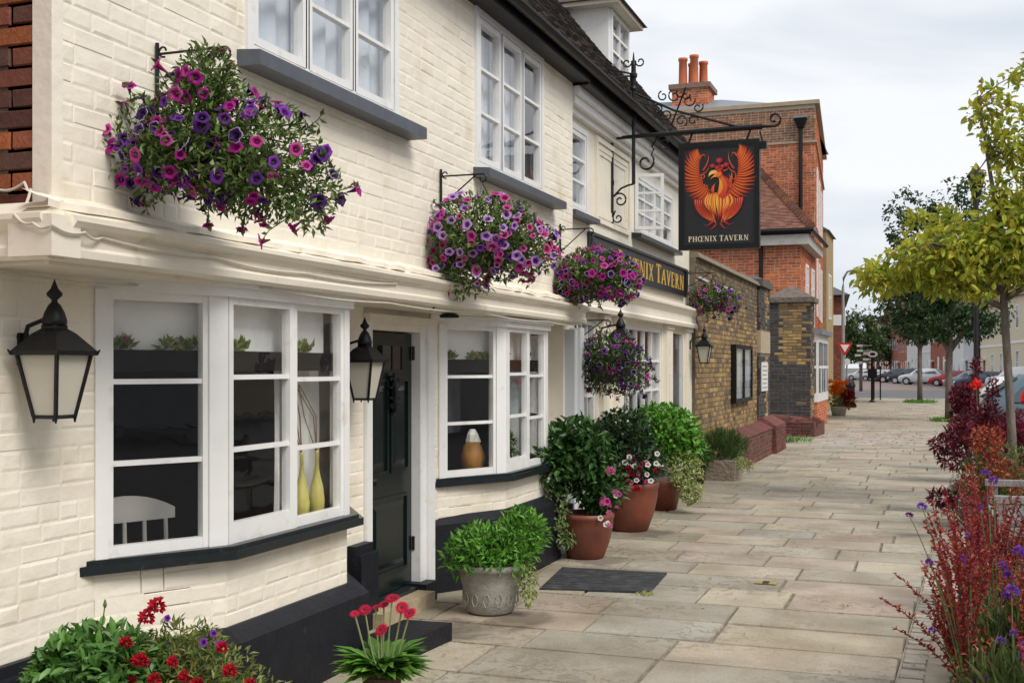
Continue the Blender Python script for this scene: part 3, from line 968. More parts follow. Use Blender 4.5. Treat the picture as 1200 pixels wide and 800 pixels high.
# frame: jambs, moulded architrave, head, threshold, stone step
m = MB(); m.box((XG - .12, 6.80, .10), (XG + .02, 6.875, 2.00)); m.build('door_jamb', M_WHITE, tav)
m = MB(); m.box((XG - .12, 7.655, .10), (XG + .012, 7.75, 2.00)); m.box((XG - .12, 7.75, .0), (XG + .035, 7.87, 2.00)); m.build('door_jamb', M_WHITE, tav)
m = MB(); m.box((XG - .12, 6.875, 1.95), (XG + .015, 7.655, 2.00)); m.box((XG - .12, 6.78, 2.0), (XG + .045, 7.89, 2.055)); m.build('door_head', M_CREAMWOOD, tav)
m = MB(); m.box((XG - .15, 6.80, .06), (XG + .04, 7.70, .125)); m.build('threshold', M_SILL, tav)
m = MB(); m.box((XG - .1, 6.72, -.02), (XG + .17, 7.56, .10)); m.build('step', pmat('worn_sandstone', (.40, .31, .20), .85, .2, 14, .4, 40), tav)
m = MB(); m.box((XG - .1, 7.565, -.02), (XG + .10, 7.76, .14)); m.build('plinth', M_NAVY, tav)
m = MB(); m.lathe([(.07, 0), (.07, .02), (.05, .03)], (XU - .10, 7.75, 2.06), 14); m.build('soffit_light', M_IRON, tav)

# dim rooms on the ground floor (closed, lit only through the bays)
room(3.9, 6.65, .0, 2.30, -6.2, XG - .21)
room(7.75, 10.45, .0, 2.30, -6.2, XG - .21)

# ------------------------------------------------------------------ roof
m = MB(); m.extrude([(XU - .02, U0 - .25, 4.40), (XU + .17, U0 - .25, 4.40), (XU + .17, U0 - .25, 4.52), (XU - .02, U0 - .25, 4.54)], (0, 10.52 - U0 + .25, 0)); m.build('eaves_board', M_IRON, tav)
m = MB(); m.extrude([(XU - .02, 10.53, 4.38), (XU + .15, 10.53, 4.38), (XU + .15, 10.53, 4.52), (XU - .02, 10.53, 4.54)], (0, 6.15, 0)); m.build('eaves_board', M_IRON, tav)
m = MB()
for k in range(9):
    a = math.pi * (k / 8); b = math.pi * ((k + 1) / 8)
gp = [(XU + .18 + .055 - .055 * math.cos(math.pi * k / 8), 4.50 - .055 * math.sin(math.pi * k / 8)) for k in range(9)]
gp += [(x, z) for x, z in reversed([(XU + .18 + .055 - .048 * math.cos(math.pi * k / 8), 4.502 - .048 * math.sin(math.pi * k / 8)) for k in range(9)])]
for k in range(8):
    q0, q1, q2, q3 = gp[k], gp[k + 1], gp[16 - k], gp[17 - k]
    m.hexa([(q0[0], U0 - .3, q0[1]), (q1[0], U0 - .3, q1[1]), (q2[0], U0 - .3, q2[1]), (q3[0], U0 - .3, q3[1]), (q0[0], 16.75, q0[1]), (q1[0], 16.75, q1[1]), (q2[0], 16.75, q2[1]), (q3[0], 16.75, q3[1])])
m.build('gutter', M_IRON, tav)
RX0, RZ0, RS = XU + .20, 4.53, 1.24            # eaves line and slope (rise per metre)
sl = math.sqrt(1 + RS * RS); SU = Vector((-1 / sl, 0, RS / sl)); SN = Vector((RS / sl, 0, 1 / sl))
m = MB()
rid = (-6.4, RZ0 + RS * (-RX0 - (-6.4) * -1 + 0) if False else RZ0 + RS * (RX0 + 6.4))
m.extrude([(RX0 - .02, U0 - .3, RZ0 - .03), (rid[0], U0 - .3, rid[1] - .03), (-9.8, U0 - .3, RZ0 - .03)], (0, 16.72 - U0 + .3, 0))
roof = m.build('roof', pmat('roof_underlay', (.03, .026, .022), .9, .1, 4), tav)
random.seed(17)
tq = []
TC = [(.075, .058, .048), (.055, .045, .040), (.10, .066, .050), (.045, .040, .036), (.085, .075, .062), (.066, .050, .042)]
g = .105; tw = .165
nrow = int(3.5 * sl / 1.0 / g)
for r in range(46):
    y = U0 - .3 - (tw / 2 if r % 2 else 0)
    while y < 16.72:
        y0, y1 = max(y, U0 - .3), min(y + tw - .004, 16.74)
        y += tw
        if y1 - y0 < .03: continue
        s0, s1 = r * g - .02, r * g + .16
        l = .022 + random.uniform(-.004, .006); j = random.uniform(-.006, .006)
        q = []
        for off in (0, .013):
            for s, yy, h in ((s0 + j, y0, l), (s0 + j, y1, l + random.uniform(-.003, .003)), (s1, y1, .003), (s1, y0, .003)):
                p = Vector((RX0, yy, RZ0)) + SU * s + SN * (h + off)
                q.append(tuple(p))
        tq.append((q, leaf_col(TC, .3)))
lay_pieces('roof_tile', roof, tq, M_TILE, 260, key=lambda c: abs(c[1] - 9.5) + (abs(c[2] - 5) * 1.2 if c[1] > 8 else 50), stuff_name='roof_tiling')
m = MB(); m.tube([(rid[0], U0 - .3, rid[1]), (rid[0], 16.74, rid[1])], .12, 8); m.build('ridge_tiles', M_TILE, roof)

# dormer window
m = MB()
dy0, dy1, dx, dz0, dz1 = 13.73, 14.72, -3.72, 5.16, 6.13
m.box((-5.0, dy0, dz0), (dx, dy0 + .05, dz1)); m.box((-5.0, dy1 - .05, dz0), (dx, dy1, dz1)); m.box((dx - .05, dy0 + .05, dz0), (dx, dy1 - .05, 5.36))
dorm = m.build('dormer', M_WHITE, tav, origin=Vector((dx, dy0, dz0)))
window('dormer_window', tav, (dx, dy0 + .05, 5.36), UY, NX, dy1 - dy0 - .1, dz1 - 5.37, 2, 3, .06, .03)
for ch in list(dorm.children):
    pass
m = MB(); ov = .16
e = [(-5.3, dy0 - ov, dz1), (dx + ov, dy0 - ov, dz1), (dx + ov, dy1 + ov, dz1), (-5.3, dy1 + ov, dz1)]
m.prism([(p[0], p[1]) for p in e], dz1, dz1 + .05)
m.build('dormer_soffit', M_CREAMWOOD, dorm)
m = MB(); a = [m.vert((p[0], p[1], dz1 + .05)) for p in [(-5.6, dy0 - ov - .05), (dx + ov + .05, dy0 - ov - .05), (dx + ov + .05, dy1 + ov + .05), (-5.6, dy1 + ov + .05)]]
b = [m.vert((-5.8, (dy0 + dy1) / 2, dz1 + .62)), m.vert((dx - .45, (dy0 + dy1) / 2, dz1 + .55))]
m.face((a[0], a[1], b[1], b[0])); m.face((a[1], a[2], b[1])); m.face((a[2], a[3], b[0], b[1])); m.face((a[0], a[3], a[2], a[1]))
m.col = (.08, .06, .05)
m.c = [(.08, .06, .05)] * len(m.c)
m.build('dormer_roof', M_TILE, dorm)
curtain('dormer_curtain', 'grey blind behind the panes of the white roof dormer', (dx - .12, dy0 + .06, 5.36), UY, NX, 0, .85, 0, .72, 0, 4, .015, pmat('shade_cloth', (.25, .27, .29), .9, .1, 5))

# ------------------------------------------------------------------ rendered half of the tavern with the name board
m = wall_mb((X2, 10.53, 2.30), UY, NX, 16.66 - 10.53, 2.2, [(.10, .80, .92, 1.80), (2.75, 4.95, .98, 1.72)], .2)
w = m.build('rendered_upper_wall', M_CREAMWOOD, tav)
m = MB(); m.box((-9.7, 16.55, 0), (X2 - .2, 16.66, 4.5)); m.box((-9.7, U0 - .2, 0), (-9.6, 16.66, 4.5)); m.box((-9.6, U0 + .21, 2.31), (XU - .24, U0 + .3, 4.5)); m.build('rear_walls', M_CREAM, tav)
m = MB(); m.extrude([(-9.6, 16.60, 4.5), (XU, 16.60, 4.5), (rid[0], 16.60, rid[1] - .1)], (0, .05, 0)); m.build('gable', M_CREAM, tav)
m = MB(); m.box((X2, 10.53, 4.16), (X2 + .06, 16.64, 4.22)); m.box((X2, 10.53, 4.22), (X2 + .12, 16.64, 4.30)); m.box((X2, 10.53, 4.30), (X2 + .16, 16.64, 4.39)); m.build('eaves_moulding', M_WHITE, tav)
w3 = casement_window(10.62, 11.34, 3.22, 4.10, 1, 3, X2 + .004)
sill(10.56, 11.42, 3.222, X2 - .01, .13, .06, par=w3)
w4 = casement_window(13.28, 15.48, 3.28, 4.02, 2, 3, X2 + .004, cols=2)
sill(13.2, 15.6, 3.282, X2 - .01, .13, .06, mat=M_SILL, par=w4)
# the near casement of that window stands open
m = MB(); a = R(62); cu = Vector((math.sin(a) * 1.0, -math.cos(a) * -0.15, 0))
hx, hy = X2 + .02, 13.30
u = Vector((math.sin(a), math.cos(a) * .4, 0)).normalized(); n_ = Vector((u.y, -u.x, 0))
for a0, a1, z0, z1 in ((0, .04, 0, .66), (.30, .34, 0, .66), (.04, .30, 0, .04), (.04, .30, .62, .66), (.04, .30, .21, .235), (.04, .30, .42, .445)):
    m.obox((hx, hy, 3.32), u, n_, a0, a1, -.02, .02, z0, z1)
oc = m.build('open_casement', M_WHITE, w4)
m = MB(); m.obox((hx, hy, 3.32), u, n_, .04, .30, -.003, .002, .04, .62); m.build('pane', M_GLASS, w4)
room(10.6, 15.6, 3.0, 4.3, -4.6, X2 - .21, pmat('grey_room', (.16, .15, .14), .8, .1, 3))
curtain('net_curtain', 'grey white curtain in the small casement beside the tall wall panel', (X2 - .15, 10.66, 3.24), UY, NX, 0, .64, 0, .84, 0, 4, .02)
curtain('net_curtain', 'white curtain inside the open casement above the name board', (X2 - .15, 13.36, 3.30), UY, NX, .5, 2.0, 0, .70, 0, 8, .025, pmat('white_net', (.62, .61, .58), .9, .05, 8, trans=.3))
# tall moulded panel between those windows
m = MB()
for k, (g, t) in enumerate(((0, .03), (.07, .018), (.12, .010))):
    y0, y1, z0, z1 = 11.62 + g, 13.05 - g, 3.22 + g, 4.12 - g
    for a, b, c, d in ((y0, y1, z0, z0 + .05), (y0, y1, z1 - .05, z1), (y0, y0 + .05, z0 + .05, z1 - .05), (y1 - .05, y1, z0 + .05, z1 - .05)):
        m.box((X2 + .001, a, c), (X2 + t, b, d))
m.build('wall_panel', M_CREAMWOOD, tav)
# band and shop-front cornice under the name board
prof2 = [(0, 2.26), (.12, 2.26), (.13, 2.30), (.10, 2.33), (.09, 2.42), (.13, 2.47), (.16, 2.50), (.16, 2.53), (.06, 2.57), (0, 2.58)]
prof_keep = prof; prof = prof2
cornice(10.56, 16.66, 'shop_cornice', X2, 1.0, 14)
prof = prof_keep
# shop-front below
zt = 2.27
holes2 = [(11.02 - 10.53, 11.70 - 10.53, .62, 2.18), (12.75 - 10.53, 14.85 - 10.53, .62, 2.20), (15.42 - 10.53, 16.12 - 10.53, .0, 2.16)]
m = wall_mb((X2, 10.53, 0), UY, NX, 16.66 - 10.53, zt, holes2, .18); m.build('shop_front', M_CREAMWOOD, tav)
window('shop_window', tav, (X2 - .05, 11.02, .62), UY, NX, .68, 1.56, 3, 4, .045, .026)
window('shop_window', tav, (X2 - .05, 12.75, .62), UY, NX, 2.10, 1.58, 5, 4, .055, .03)
for y0, y1 in ((11.80, 12.02), (12.38, 12.66), (14.93, 15.30), (16.22, 16.60)):
    m = MB(); m.box((X2 + .001, y0, .52), (X2 + .05, y1, 2.2)); m.box((X2 + .001, y0 - .02, 2.2), (X2 + .07, y1 + .02, 2.255)); m.build('pilaster', M_CREAMWOOD, tav)
m = MB(); m.box((X2 + .052, 15.05, 1.25), (X2 + .062, 15.18, 1.62)); m.build('door_plate', M_CREAMWOOD, tav)
m = MB(); m.box((X2 + .001, 10.53, -.02), (X2 + .09, 15.40, .40)); m.box((X2 + .001, 16.14, -.02), (X2 + .09, 16.655, .52)); m.build('plinth', M_NAVY, tav)
m = MB(); m.box((X2 - .08, 15.44, 0.02), (X2 - .025, 16.10, 2.14)); d2 = m.build('side_door', pmat('black_door', (.012, .012, .014), .25, .2, 8, coat=.3), tav)
m = MB(); m.box((X2 - .0245, 15.55, .3), (X2 - .015, 15.99, .95)); m.box((X2 - .0245, 15.55, 1.1), (X2 - .015, 15.99, 1.95)); m.build('panel', M_DOOR, d2)
m = MB(); m.box((X2 - .10, 15.425, 0), (X2 + .004, 15.45, 2.16)); m.box((X2 - .10, 16.07, 0), (X2 + .03, 16.12, 2.16)); m.build('side_door_frame', M_WHITE, tav)
room(10.8, 15.3, .0, 2.5, -6.0, X2 - .2, pmat('brown_room', (.09, .075, .06), .8, .2, 3))
# deep white door case between bay and shop front
m = MB(); m.box((XG - .05, 10.57, 0), (X2 + .10, 10.66, 2.06)); m.box((X2 + .02, 10.66, 0), (X2 + .13, 10.80, 2.08)); m.build('door_case', pmat('pale_grey_paint', (.60, .62, .63), .4, .04, 6), tav)
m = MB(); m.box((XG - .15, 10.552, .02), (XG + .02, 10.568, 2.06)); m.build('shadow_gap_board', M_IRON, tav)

# cables clipped along the cornice
random.seed(3)
def cable(name, label, pts, r=.006, mat=None, n=6):
    m = MB(); P3 = [Vector(p) for p in pts]; out = []
    for k in range(len(P3) - 1):
        for t in range(6):
            tt = t / 6
            p = P3[k].lerp(P3[k + 1], tt); p.z -= .016 * math.sin(math.pi * tt)
            out.append(p)
    out.append(P3[-1]); m.tube(out, r, n)
    return tag(m.build(name, mat or M_CABLE, None), label, 'cable')
cx = XU + .128
cable('wall_cable', 'cream cable looping from the red bricks down onto the cornice', [(-3.46, U0 - .02, 2.40), (-3.32, U0 - .025, 2.42), (-3.285, U0 - .03, 2.39), (-3.26, U0 - .10, 2.31), (-3.22, U0 - .185, 2.27), (-3.13, U0 - .187, 2.235), (-3.046, U0 - .187, 2.225), (-3.044, U0 - .01, 2.215), (cx, U0 + .12, 2.21), (cx, 4.5, 2.20), (cx, 5.3, 2.19), (cx, 6.4, 2.21)], .006)
cable('wall_cable', 'thin cream cable running along the upper cornice moulding', [(cx + .002, U0 + .05, 2.238), (cx + .002, 5.0, 2.236), (cx + .003, 7.0, 2.233), (cx + .003, 8.8, 2.236), (cx + .003, 10.5, 2.24)], .005)
cable('wall_cable', 'cream cable sagging along the underside of the cornice past both bays', [(XG + .02, 3.6, 2.085), (XG + .10, 4.4, 2.075), (XU + .075, 5.0, 2.098), (XU + .115, 6.3, 2.088), (XU + .10, 7.9, 2.10), (XU + .12, 9.4, 2.09), (XU + .12, 10.4, 2.10)], .005)
# ------------------------------------------------------------------ things inside the bays
M_SHELFWHITE = pmat('white_shelf_back', (.90, .90, .86), .7, .05, 5)
M_SHELFDARK = pmat('dark_wood_shelf', (.012, .009, .008), .9, .3, 20, spec=.1)
def window_shelf(P, z0, z1, label, seed):
    random.seed(seed)
    s = empty('window_shelf', (XG - .1, P[1][1], z0), label, 'shelf')
    xs = -.10
    pts = [(XG + xs, P[0][1] + .02), (XU + xs - .02, P[1][1] + .06), (XU + xs - .02, P[2][1] - .06), (XG + xs, P[3][1] - .02)]
    for k in range(2):
        a, b = pts[k], pts[k + 1]
        u, n, L = face_frame((*a, 0), (*b, 0))
        m = MB(); m.obox((*a, 0), u, n, .012, L - .012, -.02, 0, z0 + .10, z1); m.build('white_backboard', M_SHELFWHITE, s)
        m = MB(); m.obox((*a, 0), u, n, 0.01, L - .01, -.03, .07, z0, z0 + .10); m.build('dark_rail', M_SHELFDARK, s)
    return s, pts
s1, pts1 = window_shelf(B1, 1.68, 2.04, 'dark shelf with white backboard across the top panes of the near bay', 1)
s2, pts2 = window_shelf(B2, 1.66, 2.02, 'dark shelf with white backboard across the top panes of the far bay', 2)
FL = {}
random.seed(1)
FL['deep_violet'] = petunia_mesh('petunia_deep_violet', (.075, .010, .15), (.09, .015, .18), (.02, .004, .05))
FL['violet_white'] = petunia_mesh('petunia_white_edged', (.055, .008, .12), (.72, .68, .78), (.02, .004, .05))
FL['violet'] = petunia_mesh('petunia_violet', (.20, .032, .36), (.25, .045, .44), (.06, .008, .12))
FL['magenta'] = petunia_mesh('petunia_magenta', (.42, .012, .25), (.48, .018, .32), (.18, .004, .12))
FL['pink'] = petunia_mesh('petunia_pink', (.58, .06, .34), (.66, .12, .44), (.30, .01, .12))
FL['rose_veined'] = petunia_mesh('petunia_rose_veined', (.50, .035, .20), (.72, .30, .50), (.16, .002, .05))
FL['lilac'] = petunia_mesh('petunia_lilac', (.52, .28, .66), (.60, .37, .74), (.10, .02, .22))
FL['wine'] = petunia_mesh('petunia_wine', (.17, .004, .075), (.22, .008, .10), (.07, .0, .03))
FL['red_pom'] = pompom_mesh('red_carnation', (.50, .008, .03), 80, .5, .20)
FL['orange_pom'] = pompom_mesh('orange_marigold', (.75, .20, .008))
FL['darkred_pom'] = pompom_mesh('dark_red_flower', (.22, .006, .012))
FL['white'] = petunia_mesh('white_flower', (.78, .74, .74), (.80, .77, .77), (.5, .4, .2))
FL['blush'] = pompom_mesh('blush_geranium', (.74, .22, .44))
FL['gerbera'] = daisy_mesh('red_gerbera', (.52, .012, .055), (.10, .03, .02), 20, .13, .02, 2)
FL['tinyred'] = pompom_mesh('shelf_flower_red', (.45, .05, .05), 20)
FL['verbena'] = pompom_mesh('verbena_head', (.26, .10, .52), 52, .5, .2, .8)
FL['mauve'] = pompom_mesh('verbena_head_dark', (.15, .03, .20), 44, .5, .2, .9)

def shelf_spray(label, c, u, L, pal, seed):
    random.seed(seed)
    e = empty('flower_spray', c, label, 'flowers', 'flower sprays on the bay window shelves')
    m = MB()
    for k in range(46):
        t = random.uniform(0, L); p = Vector(c) + u * t + Vector((0, 0, random.uniform(0, .03)))
        add_leaf(m, p, rnd_dir() + Vector((0, 0, .8)), rnd_dir(), .06, .022, leaf_col(pal), .2, .2)
    m.build('foliage', M_LEAF, e)
    place_flowers(e, [FL['tinyred'], FL['blush']], [2, 1], [(Vector(c) + u * random.uniform(0, L) + Vector((0, 0, random.uniform(.02, .05))), rnd_dir() + Vector((0, 0, 1))) for k in range(5)], .035)
GREENS = [(.05, .12, .02), (.08, .17, .03), (.035, .085, .018), (.12, .20, .05)]
PALEG = [(.20, .26, .05), (.28, .30, .08), (.12, .20, .04)]
for nm, (P, pts, z) in {'near': (B1, pts1, 1.782), 'far': (B2, pts2, 1.762)}.items():
    for k, f0, f1 in ((0, .18, .34), (0, .56, .84), (1, .06, .22), (1, .62, .84)):
        a, b = pts[k], pts[k + 1]
        u, n, L = face_frame((*a, 0), (*b, 0))
        p = Vector((*a, z)) + u * (f0 * L) + n * .035
        side = 'angled' if k == 0 else 'front'
        shelf_spray(f'{"smaller" if f0 < .3 else "longer"} flower spray on the shelf in the {side} panes of the {nm} bay', p, u, (f1 - f0) * L, PALEG, int(f0 * 100) + k)

# painted chair back seen through the near bay
M_CHAIR = pmat('white_painted_wood', (.62, .60, .54), .5, .05, 8)
ch = empty('dining_chair', (-3.75, 4.72, .0), 'cream painted wooden chair standing inside the near bay window', 'chair')
def cl(p): return Vector((-3.75, 4.72, 0)) + Vector(p)
m = MB(); arc = []
for k in range(11):
    t = k / 10 - .5
    arc.append((.42 * t * .5 + .0, .50 * t, .075 * (1 - (2 * t) ** 2)))
for k in range(10):
    p, q = arc[k], arc[k + 1]
    m.hexa([cl((p[0], p[1], .93)), cl((p[0] - .025, p[1], .93)), cl((q[0] - .025, q[1], .93)), cl((q[0], q[1], .93)), cl((p[0], p[1], .985 + p[2])), cl((p[0] - .025, p[1], .985 + p[2])), cl((q[0] - .025, q[1], .985 + q[2])), cl((q[0], q[1], .985 + q[2]))])
m.build('top_rail', M_CHAIR, ch)
for t in (-.42, -.2, 0, .2, .42):
    m = MB(); m.tube([cl((.21 * t, .5 * t, .45)), cl((.21 * t - .012, .5 * t, .94))], [.013, .011], 8); m.build('spindle', M_CHAIR, ch)
m = MB(); m.lathe([(.21, .42), (.225, .43), (.225, .455), (.20, .465)], cl((-.2, 0, 0)), 20); m.build('seat', M_CHAIR, ch)
for sx in (-.36, -.05):
    for sy in (-.16, .16):
        m = MB(); m.tube([cl((sx, sy, .43)), cl((sx * 1.1 + .02, sy * 1.2, .0))], [.02, .014], 8); m.build('leg', M_CHAIR, ch)
# three straw-coloured bottle vases behind the front panes
M_STRAW = pmat('straw_yellow_glaze', (.55, .50, .14), .4, .25, 20, aniso=(1, 1, .2))
for k, (y, lab) in enumerate(((5.70, 'yellow green bottle vase behind the lower panes of the near bay, left of two'), (5.87, 'yellow green bottle vase behind the lower panes of the near bay, right of two'))):
    v = empty('bottle_vase', (-3.33, y, .845), lab, 'vase', 'bottle vases on the bay window ledge')
    m = MB(); m.lathe([(.03, 0), (.042, .03), (.045, .09), (.036, .17), (.018, .24), (.011, .30), (.010, .36), (.013, .375)], (-3.33, y, .845), 14); m.build('bottle', M_STRAW, v, True)
    m = MB()
    for q in range(3):
        m.tube([(-3.33, y, 1.2), (-3.33 + random.uniform(-.03, .03), y - .08 + random.uniform(-.04, .04), 1.42), (-3.33 + random.uniform(-.05, .05), y - .16 + random.uniform(-.06, .06), 1.60)], .004, 4)
    m.build('dry_stems', pmat('dry_stem', (.22, .13, .07), .8, .2, 20), v)
curtain('bay_curtain', 'pale grey curtain at the right end of the near bay', (-3.32, 5.56, .86), UY, NX, 0, .50, 0, .82, -.12, 4, .02, pmat('off_white_curtain', (.72, .72, .68), .9, .05, 5))
curtain('bay_curtain', 'pale curtain behind the front casement of the far bay', (-3.32, 8.85, .90), UY, NX, .05, .85, 0, .76, -.12, 6, .02, pmat('grey_white_curtain', (.46, .48, .46), .9, .05, 5))
curtain('slatted_screen', 'dark slatted screen seen through the angled panes of the far bay', (-3.70, 8.55, .86), UY, NX, -.2, .35, .3, .82, 0, 3, .02, pmat('grey_slats', (.10, .10, .11), .8, .2, 5))
# wooden cabinet and a bag in the far bay, pot plant behind the casement
m = MB(); m.box((-4.1, 8.30, .0), (-3.72, 8.62, 1.62)); m.box((-4.12, 8.28, 1.62), (-3.70, 8.64, 1.66))
cab = tag(m.build('wooden_cabinet', pmat('red_brown_wood', (.11, .035, .018), .4, .3, 6, aniso=(6, 6, .6)), None), 'red brown wooden cabinet inside the far bay window', 'cabinet')
m = MB(); m.box((-3.719, 8.33, .1), (-3.712, 8.59, .8)); m.box((-3.719, 8.33, .85), (-3.712, 8.59, 1.58)); m.build('cabinet_door', cab.data.materials[0], cab)
m = MB(); m.lathe([(.05, .845), (.09, .88), (.105, .98), (.08, 1.06), (.05, 1.10)], (-3.47, 8.63, 0), 12, wob=.1)
bag = tag(m.build('paper_bag', pmat('amber_paper', (.36, .17, .03), .6, .3, 12, .4, 20), None, True), 'amber bag on the ledge inside the far bay window', 'bag')
m = MB(); m.lathe([(.03, 1.06), (.06, 1.10), (.05, 1.16), (.02, 1.20)], (-3.475, 8.64, 0), 8, wob=.25); m.build('white_tissue', M_SHELFWHITE, bag)
pp = empty('house_plant', (-3.33, 9.05, .86), 'small green plant on the ledge behind the far bay casement', 'plant')
m = MB(); m.lathe([(.035, .862), (.05, .93), (.052, .94), (.04, .935)], (-3.33, 9.05, 0), 12); m.build('pot', M_STONEPOT, pp)
foliage(pp, [((-3.33, 9.05, 1.04), (.08, .12, .11), 1)], 160, .06, .025, GREENS, 2)

# ------------------------------------------------------------------ wall lanterns
def lantern(c, H, label, arm=True, wallx=XG):
    """four-sided lantern tapering downwards; c = centre of the glass bottom"""
    e = empty('wall_lantern', (wallx, c[1], c[2]), label, 'lantern', 'black wall lanterns along the tavern front')
    s = H / .60; x, y, z = c
    wb, wt, gh = .062 * s, .112 * s, .285 * s
    P4 = lambda w, zz: [(x - w, y - w, z + zz), (x + w, y - w, z + zz), (x + w, y + w, z + zz), (x - w, y + w, z + zz)]
    lo, hi = P4(wb, 0), P4(wt, gh)
    for k in range(4):
        a, b, cc, d = Vector(lo[k]), Vector(lo[(k + 1) % 4]), Vector(hi[(k + 1) % 4]), Vector(hi[k])
        ctr = Vector((x, y, z + gh / 2))
        m = MB(); sh = lambda p: p.lerp(Vector((x, y, p.z)), .05)
        q = [sh(a), sh(b), sh(cc), sh(d)]
        inn = [p.lerp(Vector((x, y, p.z)), .06) for p in q]
        m.hexa([*inn, *q]); m.build('glass_pane', M_FROST, e)
    m = MB()
    for k in range(4):
        m.tube([lo[k], hi[k]], .010 * s, 4); m.tube([lo[k], lo[(k + 1) % 4]], .009 * s, 4)
        p = lo[k]; m.tube([(p[0], p[1], p[2]), (p[0], p[1], p[2] - .028 * s)], [.010 * s, .004 * s], 5)
    m.build('frame', M_IRON, e)
    m = MB(); w2 = wt + .020 * s
    m.hexa([*P4(w2, gh - .004), *P4(w2 + .004, gh + .016 * s)])
    ring = [P4(w, gh + h * s) for w, h in ((w2, .016), (.100 * s, .055), (.068 * s, .095), (.040 * s, .118), (.040 * s, .135))]
    for a, b in zip(ring, ring[1:]):
        ia = [m.vert(p) for p in a]; ib = [m.vert(p) for p in b]
        for k in range(4): m.face((ia[k], ia[(k + 1) % 4], ib[(k + 1) % 4], ib[k]))
    m.build('roof', M_IRON, e)
    m = MB(); zz = z + gh
    m.lathe([(.045 * s, .13 * s), (.056 * s, .14 * s), (.056 * s, .155 * s), (.046 * s, .19 * s), (.028 * s, .225 * s), (.014 * s, .24 * s), (.014 * s, .25 * s), (.034 * s, .268 * s), (.036 * s, .28 * s), (.018 * s, .30 * s), (.006 * s, .33 * s), (.001, .345 * s)], (x, y, zz), 12)
    m.build('finial', M_IRON, e, True)
    m = MB()
    for k in range(4):       # little corner crests
        p = hi[k]; d = Vector((p[0] - x, p[1] - y, 0)).normalized()
        m.tube([Vector((x, y, p[2])) + d * (w2 * 1.38), Vector((x, y, p[2] + .022 * s)) + d * (w2 * 1.50)], [.008 * s, .003], 4)
    m.build('corner_crests', M_IRON, e)
    m = MB(); m.tube([(wallx, y, zz + .03 * s), (wallx + .03, y, zz + .13 * s), (x - .03 * s, y, zz + .17 * s), (x, y, zz + .15 * s)], .011 * s, 6)
    m.box((wallx - .004, y - .03 * s, zz - .05 * s), (wallx + .012, y + .03 * s, zz + .10 * s)); m.build('wall_bracket', M_IRON, e)
    return e
lantern((-3.335, 3.755, 1.50), .53, 'black lantern with frosted panes on the cream wall left of the near bay')
lantern((-3.33, 6.47, 1.50), .49, 'black lantern between the near bay and the dark door')
lantern((X2 + .28, 11.62, 1.72), .56, 'black lantern partly hidden behind the lower hanging basket', wallx=X2 + .05)
lantern((X2 + .26, 16.45, 1.76), .50, 'black lantern at the far corner of the tavern beside the brick wall', wallx=X2 + .05)

# ------------------------------------------------------------------ hanging baskets
def bracket(wx, y, ztop, reach, label, drop=.26, sc=1.0):
    e = empty('basket_bracket', (wx, y, ztop), label, 'bracket', 'iron basket brackets on the tavern wall')
    m = MB(); m.tube([(wx + .012, y, ztop + .05 * sc), (wx + .012, y, ztop - drop)], [.009 * sc] * 2, 6); m.tube([(wx + .012, y, ztop - drop), (wx + .012, y, ztop - drop - .035)], [.011 * sc, .002], 6)
    m.build('wall_bar', M_IRON, e)
    m = MB(); tip = wx + reach
    m.tube([(wx + .012, y, ztop), (tip, y, ztop)] + spiral((tip, y, ztop - .032 * sc), .032 * sc, .014 * sc, math.pi / 2, -math.pi * 1.25, 14), .0062 * sc, 5); m.build('arm', M_IRON, e)
    m = MB(); m.tube([(wx + .012, y, ztop - drop * .80), (tip - .05, y, ztop - .006)], .0055 * sc, 5); m.build('stay', M_IRON, e)
    m = MB(); m.tube(spiral((wx + .045 * sc, y, ztop + .012 * sc), .012 * sc, .028 * sc, 0, 5, 14), .005 * sc, 5); m.tube(spiral((wx + .042 * sc, y, ztop - drop * .72), .010 * sc, .026 * sc, 0, 5, 14), .005 * sc, 5); m.build('scroll', M_IRON, e)
    return (tip, y, ztop - .06 * sc)

